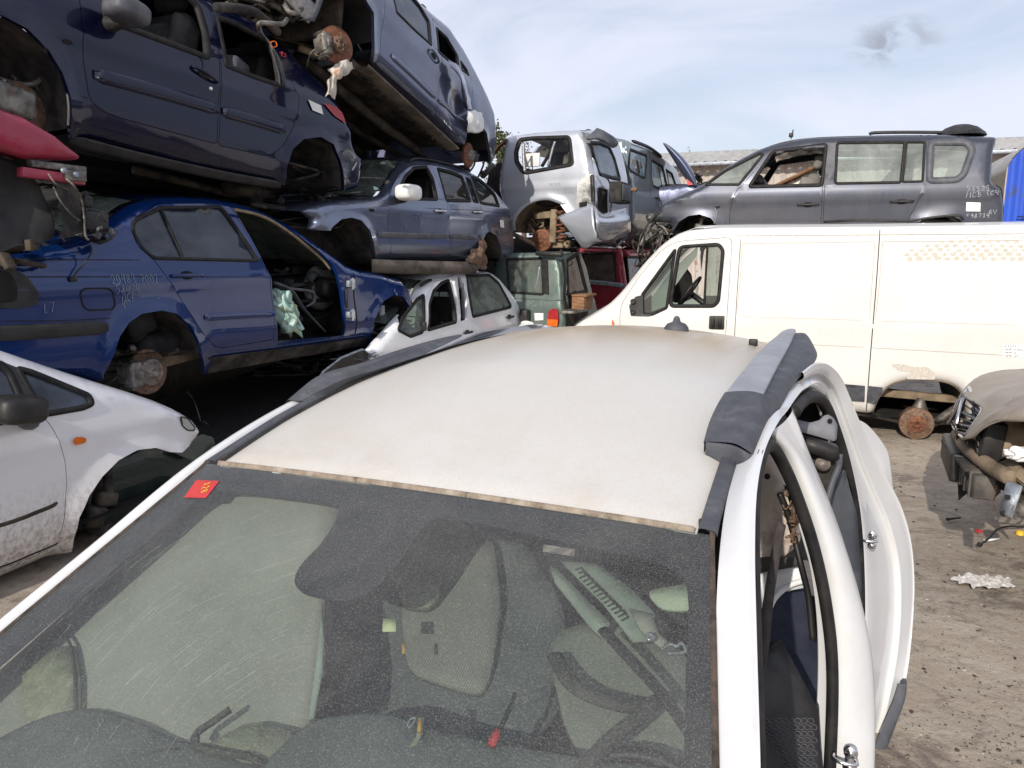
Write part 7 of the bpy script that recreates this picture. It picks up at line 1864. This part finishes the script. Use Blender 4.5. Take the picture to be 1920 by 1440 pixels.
    def seat(px, py, pz, mt, w=.5):
        bm = bmesh.new()
        box(bm, (px, py - .22, pz + .08), (w, .5, .16), (.10, 0, 0), .06, seg=3); box(bm, (px, py + .10, pz + .40), (w * .96, .15, .60), (-.3, 0, 0), .06, seg=3)
        for q in (-1, 1): box(bm, (px + q * w * .43, py + .06, pz + .38), (.09, .22, .5), (-.3, 0, 0), .035, seg=2); box(bm, (px + q * w * .43, py - .2, pz + .12), (.09, .46, .15), (.1, 0, 0), .035)
        o = X('seat', bm, mt)
        bm = bmesh.new(); box(bm, (px, py + .24, pz + .80), (.27, .11, .17), (-.2, 0, 0), .05, seg=3)
        for q in (-.06, .06): tube(bm, [(px + q, py + .18, pz + .64), (px + q, py + .22, pz + .75)], .007, 6)
        X('headrest', bm, mt, o)
    seat(.32, .85, -.84, M_SEAT); seat(-.36, .85, -.84, M_SEAT)
    bm = bmesh.new(); box(bm, (-.0, 1.6, -.6), (1.25, .5, .16), None, .05); box(bm, (0, 1.85, -.30), (1.25, .16, .5), (-.3, 0, 0), .05); X('rear_bench', bm, M_SEAT)
    m, nt, bs = _new('ribbed_cloth')
    tcn = nt.nodes.new('ShaderNodeTexCoord'); wv = nt.nodes.new('ShaderNodeTexWave'); wv.inputs['Scale'].default_value = 60; wv.inputs['Distortion'].default_value = .3; wv.bands_direction = 'X'
    nt.links.new(tcn.outputs['Object'], wv.inputs['Vector']); nt.links.new(_mixc(nt, wv.outputs['Fac'], (.15, .15, .13), (.26, .255, .22)), bs.inputs['Base Color']); bs.inputs['Roughness'].default_value = .95
    card2([(618, 1100, .30), (800, 985, .30), (980, 1010, .30), (1060, 1130, .30), (1060, 1320, .30), (980, 1420, .28), (640, 1380, .28)], 'seat_shell', rough_mat('dark_seat_cloth', (.085, .098, .098), (.125, .135, .13), 5, .95, bump=.4), .01, .03, .05)
    card2([(770, 1000, .26), (925, 1010, .26), (938, 1130, .26), (922, 1250, .26), (906, 1300, .26), (862, 1292, .26), (765, 1258, .26), (752, 1150, .26)], 'seat_panel', m, .02, 0, .03)
    card2([(742, 1075, .22), (780, 1062, .22), (822, 1085, .22), (824, 1110, .22), (800, 1132, .22), (750, 1128, .22)], 'headrest_pad', M_FELT2, .03, 0, .02)
    card2([(718, 1160, .12), (742, 1160, .12), (742, 1184, .12), (717, 1184, .12)], 'tag_card', rough_mat('pale_yellow_card', (.62, .66, .36), (.66, .70, .42), 9, .8), .002)
    card2([(753, 1205, .14), (760, 1205, .14), (760, 1225, .14), (754, 1225, .14)], 'orange_clip', rough_mat('ochre', (.5, .28, .06), (.5, .3, .08)), .004)
    card2([(926, 1368, .10), (938, 1364, .10), (936, 1378, .10), (926, 1398, .10), (914, 1394, .10)], 'red_connector', M_REDX, .01)
    seal2([(966, 1300, .12), (955, 1330, .11), (938, 1366, .10)], .004, 'black_cable', M_BLACK)
    seal2([(790, 1348, .10), (786, 1380, .10), (770, 1405, .10), (756, 1425, .10), (740, 1450, .10)], .005, 'yellow_green_cable', M_FELT2)
    card2([(784, 1348, .09), (791, 1347, .09), (789, 1372, .09), (782, 1372, .09)], 'orange_clip', rough_mat('ochre2', (.5, .28, .06), (.5, .3, .08)), .003)
    seal2([(764, 1362, .09), (768, 1350, .09), (778, 1346, .09), (776, 1354, .09), (766, 1366, .09)], .0015, 'wire_clip', M_GALV)
    # driver's side: long vented trim panels lying diagonally, door card, column
    card2([(1036, 1200, .26), (1180, 1130, .26), (1290, 1230, .26), (1300, 1470, .22), (1120, 1490, .22), (1060, 1360, .24), (1036, 1270, .26)], 'door_card', rough_mat('door_card_grey', (.17, .18, .15), (.24, .245, .20), 5, .9, bump=.3), .02, .02, .03)
    card2([(1030, 1062, .20), (1044, 1066, .20), (1144, 1168, .20), (1126, 1192, .20), (1108, 1176, .20), (1040, 1090, .20)], 'trim_strip', M_TRIMG, .010)
    vp = card2([(1052, 1052, .16), (1120, 1056, .16), (1188, 1108, .16), (1228, 1150, .16), (1212, 1200, .16), (1186, 1202, .16), (1130, 1130, .16)], 'vent_panel', M_TRIMG, .008)
    bm = bmesh.new()
    for k in range(13):
        u = 1078 + k * 6.6; v = 1062 + k * 6.6; tube(bm, L2([(u, v + 6, .154), (u + 12, v + 2, .154), (u + 20, v + 16, .154), (u + 8, v + 22, .154)]), .0016, 5)
    X('vent_slot', bm, M_BLACK, vp)['kind'] = 'stuff'
    card2([(1180, 1140, .13), (1222, 1150, .13), (1236, 1190, .13), (1250, 1200, .13), (1240, 1215, .13), (1200, 1180, .13)], 'trim_bracket', M_LITDUST_TRIM, .006)
    card2([(1210, 1108, .16), (1296, 1092, .16), (1300, 1142, .16), (1240, 1142, .16)], 'pale_trim_piece', rough_mat('lit_pillar_green', (.42, .48, .35), (.46, .52, .40), 9, .7), .01, 0, .02)  # added card in the colour of the sunlit pillar seen behind
    seal2([(1213, 1192, .10), (1220, 1188, .10), (1224, 1196, .10), (1216, 1200, .10), (1213, 1192, .10)], .003, 'steel_clip', M_CHROME); seal2([(1240, 1218, .1), (1256, 1208, .1), (1268, 1212, .1), (1278, 1206, .1), (1284, 1222, .1), (1250, 1226, .1)], .003, 'steel_clip', M_GALV)
    seal2([(1040, 1230, .20), (1066, 1275, .18), (1110, 1305, .17), (1190, 1325, .16), (1250, 1310, .16)], .016, 'armrest', M_TRIMD, .6)
    seal2([(1130, 1180, .12), (1190, 1245, .12), (1240, 1300, .12), (1290, 1370, .12), (1320, 1420, .12)], .012, 'dark_trim_bar', M_BLACK, .5)
    seal2([(1080, 1460, .12), (1130, 1400, .12), (1190, 1350, .12), (1230, 1315, .13)], .012, 'steering_column', M_TRIMD)
    bm = bmesh.new(); cc = L2([(1190, 1650, .26)])[0]; T = Matrix.Translation(cc) @ Matrix.Rotation(R(58), 4, 'X')
    tube(bm, [T @ V3((.17 * math.cos(k * math.pi / 20), .17 * math.sin(k * math.pi / 20), 0)) for k in range(41)], .013, 8)
    for k in (.2, 2.9, 4.7): tube(bm, [T @ V3((0, 0, -.02)), T @ V3((.17 * math.cos(k), .17 * math.sin(k), 0))], .014, 6)
    lathe(bm, [(.07, -.03), (.075, .0), (.05, .02), (.0005, .025)], axis='Z', n=20, M=T); X('steering_wheel', bm, M_BLACK)
    # --- through the near front opening
    card([(1400, 835, .8), (1442, 830, .8), (1468, 890, .8), (1490, 960, .78), (1496, 1020, .78), (1470, 1046, .78), (1400, 1062, .78)], 'stained_seat_cover', M_BEIGE, .05, .03, .03, .02)
    bm = bmesh.new(); lathe(bm, [(.008, 0), (.008, -.004), (.0005, -.004)], c=at(1439, 893, .76), n=12); X('cover_button', bm, M_BLACK)
    card([(1396, 1050, .75), (1470, 1046, .75), (1500, 1040, .75), (1500, 1058, .75), (1396, 1075, .75)], 'pillar_trim_bar', M_TRIMD, .03)
    card([(1396, 1072, .77), (1505, 1058, .77), (1512, 1100, .77), (1460, 1110, .76), (1430, 1140, .75), (1396, 1145, .75)], 'white_inner_panel', M_WHITEH, .01, .005)
    seal([(1440, 1145, .70), (1455, 1118, .72), (1480, 1098, .74), (1510, 1088, .74)], .008, 'chromed_edge', M_WHITEH)
    card([(1390, 1140, .8), (1530, 1095, .85), (1560, 1440, .7), (1550, 1600, .6), (1380, 1600, .4)], 'carpet_side', rough_mat('navy_carpet', (.014, .017, .03), (.028, .032, .052), 12, .95, bump=.4), .02, .02)
    card([(1400, 1260, .35), (1450, 1200, .45), (1535, 1330, .42), (1535, 1480, .35), (1400, 1560, .2)], 'speaker_panel', M_BLACK, .03, .01)
    bm = bmesh.new()
    for i in range(9):
        for j in range(9):
            c = at(1425 + i * 12 + (j % 2) * 6, 1342 + j * 12, .325); tube(bm, [c + V3((.0065 * math.cos(k * math.pi / 3), -.02, .0065 * math.sin(k * math.pi / 3))) for k in range(7)], .0009, 4, cap=False)
    X('speaker_mesh', bm, M_GREYP)['kind'] = 'stuff'
    bm = bmesh.new(); b0 = L([(1458, 975, .34), (1445, 1040, .32), (1432, 1120, .28), (1420, 1210, .22), (1414, 1300, .15)]); b1 = L([(1474, 985, .34), (1462, 1050, .32), (1450, 1130, .28), (1442, 1210, .22), (1426, 1290, .15)])
    loft(bm, [b0, b1], 20, 2); o = X('seat_belt', bm, rough_mat('belt_webbing', (.035, .028, .026), (.06, .05, .046), 60, .8)); solid(o, .002)
    seal([(1462, 925, .6), (1476, 960, .6), (1490, 1010, .6), (1502, 1060, .58), (1516, 1120, .58), (1524, 1200, .56)], .008, 'wiring_loom', M_BLACK)
    bm = bmesh.new(); junk(bm, at(1466, 960, .64), at(1500, 905, .58), 10, 3, .01, .035); junk(bm, at(1480, 1010, .60), at(1502, 950, .58), 8, 5, .008, .03); X('belt_mechanism', bm, M_RUSTB)
    # --- through the near rear opening
    card([(1470, 745, 1.6), (1550, 740, 1.6), (1590, 840, 1.6), (1600, 960, 1.6), (1612, 1100, 1.6), (1500, 1000, 1.6)], 'rear_void_lining', M_SEAT, .02)
    card([(1479, 779, 1.0), (1498, 786, 1.02), (1518, 793, 1.05), (1533, 789, 1.08), (1539, 781, 1.1), (1550, 778, 1.1), (1564, 783, 1.1), (1570, 797, 1.1), (1567, 824, 1.08), (1558, 829, 1.08), (1532, 819, 1.05), (1494, 805, 1.0)], 'loose_grey_bracket', rough_mat('mid_grey_plastic', (.16, .165, .18), (.22, .22, .235), 9, .55, bump=.2), .008, 0, .03, .006)
    bm = bmesh.new(); lathe(bm, [(.007, 0), (.007, -.006), (.0005, -.006)], c=at(1556, 789, 1.08), n=12); X('bracket_hole', bm, M_DARK)
    card([(1496, 815, 1.06), (1570, 836, 1.08), (1572, 855, 1.08), (1556, 860, 1.08), (1500, 838, 1.06)], 'belt_housing', M_BLACK, .05, 0, .04)
    card([(1500, 842, 1.12), (1566, 862, 1.12), (1562, 900, 1.12), (1540, 935, 1.12), (1516, 900, 1.12)], 'metal_plate', M_LINER, .02, 0, .04)
    bm = bmesh.new(); lathe(bm, [(.022, 0), (.022, -.008), (.012, -.012), (.008, -.02), (.0005, -.02)], c=at(1543, 869, 1.08), n=18); X('belt_reel_bolt', bm, M_HUB)
    seal([(1574, 852, 1.08), (1572, 875, 1.08), (1560, 905, 1.06), (1550, 945, 1.04), (1546, 985, 1.02)], .010, 'trim_arm', M_GREYP)
    card([(1552, 892, 1.2), (1585, 880, 1.22), (1602, 960, 1.24), (1612, 1100, 1.22), (1600, 1160, 1.2), (1572, 1080, 1.16), (1546, 990, 1.14)], 'rear_side_trim', rough_mat('slate_trim', (.045, .05, .06), (.07, .075, .085), 8, .8, bump=.2), .02, .01, .04, .01)
    return root
M_GALR = rough_mat('anodised_rail', (.27, .28, .30), (.35, .36, .38), 12, .42, .25, bump=.1)
hero()

# ================================================================== taupe pickup nose at the right edge
def taupe():
    d = VL; o = depth_pt(1900, 800, 3.7)
    M = Matrix(((d.x, -d.y, 0, o.x), (d.y, d.x, 0, o.y), (0, 0, 1, 0), (0, 0, 0, 1)))
    root = empty('taupe_off_roader', 'dusty taupe off-roader nose with bumper missing and silver slatted grille', 'car', M); I = M.inverted()
    def L(ps): return [I @ depth_pt(*p) for p in ps]
    X = lambda nm, bm, mt, p=None, sm=True: mk(nm, bm, mt, p or root, sm)
    H = [[(1800, 745, 5.0), (1819, 722, 5.0), (1840, 707, 5.0), (1880, 697, 5.0), (1940, 692, 5.1), (2150, 660, 5.6)],
         [(1806, 746, 4.7), (1826, 730, 4.65), (1858, 719, 4.6), (1900, 710, 4.6), (1950, 704, 4.6), (2170, 680, 4.6)],
         [(1822, 754, 4.3), (1842, 748, 4.2), (1872, 738, 4.1), (1910, 728, 4.1), (1960, 722, 4.0), (2190, 700, 3.9)],
         [(1843, 768, 3.98), (1856, 766, 3.92), (1884, 752, 3.85), (1920, 745, 3.75), (1980, 742, 3.65), (2220, 735, 3.4)],
         [(1836, 785, 3.92), (1850, 780, 3.86), (1878, 768, 3.76), (1915, 762, 3.66), (1970, 760, 3.55), (2220, 770, 3.3)],
         [(1818, 812, 3.95), (1836, 800, 3.86), (1860, 783, 3.76), (1895, 775, 3.66), (1950, 780, 3.52), (2220, 830, 3.25)],
         [(1810, 824, 3.97), (1826, 821, 3.88), (1843, 805, 3.78), (1866, 792, 3.70), (1896, 787, 3.62), (1932, 793, 3.55), (1965, 850, 3.5)]]
    bm = bmesh.new(); loft(bm, [L(h) for h in H], 40, 5); o = X('bonnet', bm, M_TAUPE); solid(o, .012)
    # hood scoop crease
    # grille: frame, slats, badge bars
    GL_, GR = [(1817, 727, 4.75), (1800, 748, 4.78), (1790, 772, 4.80), (1787, 796, 4.82), (1796, 812, 4.7)], [(1843, 768, 4.02), (1838, 780, 4.0), (1829, 793, 4.0), (1819, 808, 4.0), (1808, 822, 4.02)]
    a, b = resamp(L(GL_), 9), resamp(L(GR), 9)
    bm = bmesh.new(); tube(bm, a + b[::-1] + [a[0]], .012, 8); X('grille_frame', bm, M_CHROME)
    bm = bmesh.new(); loft(bm, [[p + Vector((.10, .0, 0)) for p in a], [p + Vector((.10, 0, 0)) for p in b]], 12, 3); X('grille_back', bm, M_DARK)
    g = bmesh.new()
    for k in range(1, 8):
        t0 = k
        pa, pb = a[k], b[k]
        for j in range(1):
            bm = bmesh.new(); q = [pa.lerp(pb, s) for s in (.02, .25, .5, .75, .98)]
            tube(bm, q, .017 if k % 2 else .007, 8, flat=.45); X('grille_slat', bm, M_GREYP if k % 2 else M_METAL)
    g.free()
    bm = bmesh.new(); m0 = a[1].lerp(b[1], .35) + Vector((-.03, 0, 0)); tube(bm, [a[5].lerp(b[5], .10) + Vector((-.03, 0, 0)), m0, a[5].lerp(b[5], .52) + Vector((-.03, 0, 0))], .014, 6); X('grille_badge', bm, M_CHROME)
    # arch cavity and headlamp void
    bm = bmesh.new(); c = L([(1826, 822, 4.0), (1843, 806, 3.95), (1866, 795, 3.85), (1896, 790, 3.75), (1935, 795, 3.7), (1990, 860, 3.6)])
    loft(bm, [c, [p + Vector((.0, .25, -.02)) for p in c], [p + Vector((0, .5, -.1)) for p in c], [p + Vector((.05, .52, -.5)) for p in c]], 20, 4, flip=True); X('wheel_arch_liner', bm, M_LINER)
    bm = bmesh.new(); q = L([(1885, 820, 4.0)])[0]; blob(bm, q, .11, 3, .35, 1.2, 3, (1, .8, 1.1)); box(bm, q + Vector((-.06, .05, .05)), (.14, .1, .2), (.1, .3, .2), .02); X('headlamp_shell', bm, M_TANL)
    bm = bmesh.new(); q = L([(1848, 825, 4.1)])[0]; box(bm, q, (.10, .35, .26), (0, .1, 0), .01)
    for k in range(7): box(bm, q + Vector((-.055, 0, -.11 + k * .036)), (.01, .32, .006), (.5, 0, 0), 0)
    X('radiator', bm, M_BLACK)
    bm = bmesh.new(); tube(bm, L([(1795, 815, 4.75), (1808, 836, 4.4), (1830, 855, 4.1), (1862, 878, 3.85), (1898, 898, 3.65)]), .038, 12, smoothn=5); X('cross_tube', bm, M_TANL)
    # plastic beam carrier: ribbed box
    def prism(nm, A, Bv, mt, bev=.008):
        bm = bmesh.new(); pa, pb = L(A), L(Bv); va = [bm.verts.new(p) for p in pa]; vb = [bm.verts.new(p) for p in pb]; n = len(va)
        bm.faces.new(va); bm.faces.new(vb[::-1])
        for i in range(n): bm.faces.new((va[i], vb[i], vb[(i + 1) % n], va[(i + 1) % n]))
        bmesh.ops.recalc_face_normals(bm, faces=bm.faces); bmesh.ops.bevel(bm, geom=list(bm.edges), offset=bev, segments=2, affect='EDGES'); return X(nm, bm, mt)
    def beam(nm, p0, p1, w, h, mt, bev=.01, extra=None):
        p0, p1 = L([p0])[0], L([p1])[0]; d = p1 - p0; ln = d.length
        T = Matrix.Translation((p0 + p1) / 2) @ d.to_track_quat('Y', 'Z').to_matrix().to_4x4(); bm = bmesh.new(); box(bm, (0, 0, 0), (w, ln, h), None, bev, M=T)
        if extra: extra(bm, T, ln)
        return X(nm, bm, mt), T, ln
    M_BUMP = rough_mat('dusty_black_beam', (.03, .028, .027), (.13, .115, .10), 7, .7, bump=.4)
    bo, T, ln = beam('bumper_beam', (1846, 916, 3.88), (1788, 846, 4.75), .10, .125, M_BUMP, .012)
    bm = bmesh.new(); sd = -1
    for k in range(7): box(bm, (0, -ln / 2 + .08 + k * (ln - .16) / 6, .0), (.118, .022, .142), None, .004, M=T)
    X('beam_rib', bm, M_BUMP, bo)['kind'] = 'stuff'
    bm = bmesh.new()
    for sx in (-1, 1):
        for k, r in enumerate((.016, .024, .012, .016, .012)): lathe(bm, [(r, 0), (r, sx * .004), (.0005, sx * .004)], c=(sx * .051, ln / 2 - .14 - k * .11 if T.to_3x3()[1][1] < 0 else -ln / 2 + .14 + k * .11, .02 * (-1) ** k), axis='X', n=16, M=T)
    X('beam_hole', bm, M_DARK, bo)['kind'] = 'stuff'
    beam('beam_absorber', (1796, 878, 4.25), (1778, 836, 4.85), .08, .17, M_BLACK, .02)
    beam('upper_ledge', (1838, 884, 3.95), (1790, 828, 4.7), .15, .02, M_LINER, .006)
    prism('crush_box', [(1846, 902, 3.96), (1864, 908, 3.92), (1860, 940, 3.9), (1839, 934, 3.93)], [(1858, 892, 4.3), (1880, 896, 4.3), (1876, 926, 4.3), (1853, 922, 4.3)], M_BLACK, .006)
    bm = bmesh.new(); q = L([(1852, 920, 3.9)])[0]; box(bm, q, (.075, .02, .085), (0, .1, -.35), .002); X('crush_box_mouth', bm, M_RUST)
    prism('galvanised_plate', [(1887, 902, 3.62), (1917, 912, 3.5), (1897, 972, 3.5), (1872, 962, 3.62)], [(1889, 901, 3.66), (1919, 911, 3.54), (1899, 971, 3.54), (1874, 961, 3.66)], M_GALV, .003)
    bm = bmesh.new(); q = L([(1889, 932, 3.55)])[0]; box(bm, q, (.022, .01, .02), None, .001); q = L([(1881, 962, 3.58)])[0]; lathe(bm, [(.014, 0), (.014, -.01), (.0005, -.01)], c=q, n=10); X('plate_bolt', bm, M_DARK)
    prism('chassis_arm', [(1868, 868, 3.9), (1895, 858, 3.85), (1935, 890, 3.5), (1925, 915, 3.5)], [(1868, 874, 4.1), (1895, 866, 4.1), (1935, 900, 3.8), (1925, 925, 3.8)], M_TANL)
    bm = bmesh.new(); junk(bm, Vector((.05, .15, .40)), Vector((.5, .95, .75)), 30, 71, .03, .09); X('front_frame', bm, M_METAL)
    bm = bmesh.new(); q = L([(1872, 860, 4.2)])[0]; junk(bm, q + Vector((-.05, -.1, -.06)), q + Vector((.2, .2, .06)), 10, 75, .02, .06); X('loose_brackets', bm, M_LINER)
    # body mass beyond the frame edge
    bm = bmesh.new(); box(bm, Vector((1.9, .95, .75)), (2.5, 1.5, .8), None, .12, seg=4); box(bm, Vector((2.2, .85, 1.35)), (1.6, 1.4, .5), None, .15, seg=4); X('body', bm, M_TAUPE)
    bm = bmesh.new(); box(bm, Vector((1.8, .85, .45)), (2.4, 1.2, .3), None, .05); X('underframe', bm, M_UNDER)
    # white cloth lying in the wing
    t = empty('white_rag', 'small crumpled white rag lying in the open wing of the taupe off-roader', 'cloth', M)
    bm = bmesh.new(); blob(bm, L([(1915, 852, 3.65)])[0], .05, 5, .6, 2.5, 4, (1.3, .8, .6)); mk('rag_cloth', bm, M_PAPER, t)
taupe()

# ================================================================== litter on the ground
def litter():
    def gmat(u, v, rot=0.0, z=.02):
        q = ground_pt(u, v); return Matrix.Translation((q.x, q.y, z)) @ Matrix.Rotation(rot, 4, 'Z')
    t = empty('plastic_sheet', 'crumpled clear plastic sheet lying flat on the muddy ground', 'plastic sheet', gmat(1842, 1098, 0, .025))
    bm = bmesh.new(); rg = random.Random(3); q = []
    for k in range(40):
        a = 2 * math.pi * k / 40; r = 1 + .35 * noise.noise(Vector((math.cos(a) * 2, math.sin(a) * 2, 4))) + .12 * rg.uniform(-1, 1); q.append((.155 * r * math.cos(a), .085 * r * math.sin(a)))
    P, F, C = tri2d(q, [], .010); V = [bm.verts.new((x, y, .022 * abs(noise.noise(Vector((x * 30, y * 30, 2)))) + .01 * noise.noise(Vector((x * 80, y * 80, 0))))) for x, y in P]
    for f in F: bm.faces.new([V[i] for i in f])
    mk('sheet_film', bm, M_FOIL, t, smooth=False)
    t = empty('black_cable', 'black cable with a plug end, reaching in from the right edge', 'cable', gmat(1880, 1010, 0, 0))
    I = t.matrix_world.inverted(); bm = bmesh.new(); pts = [I @ Vector((*ground_pt(u, v).xy, z)) for u, v, z in ((1836, 1030, .03), (1852, 1019, .03), (1868, 1007, .05), (1890, 1001, .05), (1912, 996, .03), (1935, 990, .02))]
    tube(bm, pts, .0065, 8, smoothn=5); mk('cable_cord', bm, M_BLACK, t)
    bm = bmesh.new(); box(bm, pts[0], (.035, .02, .025), (.2, .3, .5), .005); mk('plug', bm, M_BLACK, t)
    t = empty('yellow_cap', 'small yellow plastic cap on the ground at the right edge', 'cap', gmat(1912, 1004, 0, .02)); bm = bmesh.new(); lathe(bm, [(.022, -.015), (.024, 0), (.018, .012), (.0005, .014)], axis='Z', n=14); mk('cap_shell', bm, M_YEL, t)
    t = empty('red_scrap', 'small torn red plastic scrap on the ground', 'plastic scrap', gmat(1836, 1002, .5, .02)); bm = bmesh.new(); cloth(bm, [[Vector((-.03, -.015, 0)), Vector((0, -.02, .01)), Vector((.03, -.008, 0))], [Vector((-.025, .015, .006)), Vector((0, .02, .014)), Vector((.02, .012, 0))]], 3, .006); o = mk('scrap_sheet', bm, M_REDX, t); solid(o, .002)
    for i, (u, v, lab) in enumerate(((1862, 1018, 'short pale plastic rod on the ground below the black cable'), (1790, 978, 'short dark rod on the ground left of the cable plug'))):
        t = empty('plastic_rod', lab, 'rod', gmat(u, v, .2, .02)); bm = bmesh.new(); tube(bm, [(-.05, 0, 0), (.05, .01, 0)], .007, 8); lathe(bm, [(.011, -.06), (.011, -.045), (.007, -.045)], axis='X', n=8); mk('rod_stick', bm, M_PAPER if i == 0 else M_BLACK, t)
    # countless chips, leaves and gravel: one object
    rg = random.Random(21)
    for nm, mt, n, s0, s1, lab, cat in (('gravel', rough_mat('dark_chip', (.025, .02, .017), (.09, .07, .055), 8, .85), 2600, .002, .006, 'scattered dark chips and grit', 'gravel'), ('paint_flakes', rough_mat('pale_chip', (.28, .25, .21), (.55, .52, .47), 8, .8), 700, .002, .005, 'scattered pale flakes and crumbs', 'flakes')):
        bm = bmesh.new()
        for k in range(n):
            u = rg.uniform(1560, 1990) if rg.random() < .75 else rg.uniform(0, 420); v = 790 + 700 * rg.random() ** 1.3
            if u < 500 and v < 1000: continue
            q = ground_pt(u, v); s = rg.uniform(s0, s1) * (2.4 if rg.random() < .06 else 1)
            T = Matrix.Translation((q.x, q.y, .018 * noise.noise(Vector((q.x * .8, q.y * .8, 3))) + .008 * noise.noise(Vector((q.x * 3, q.y * 3, 1))) + s * .25)) @ Matrix.Rotation(rg.uniform(0, 6.3), 4, 'Z') @ Matrix.Rotation(rg.uniform(-.6, .6), 4, 'X')
            pts = [T @ Vector((s * math.cos(a) * rg.uniform(.6, 1.2), s * math.sin(a) * rg.uniform(.4, 1), 0)) for a in (0, 1.3, 2.5, 3.8, 5.1)]
            top = T @ Vector((0, 0, s * .35)); V = [bm.verts.new(p) for p in pts]; tv = bm.verts.new(top)
            for i in range(5): bm.faces.new((V[i], V[(i + 1) % 5], tv))
        tag(mk(nm, bm, mt, smooth=False), lab, cat, kind='stuff')
litter()
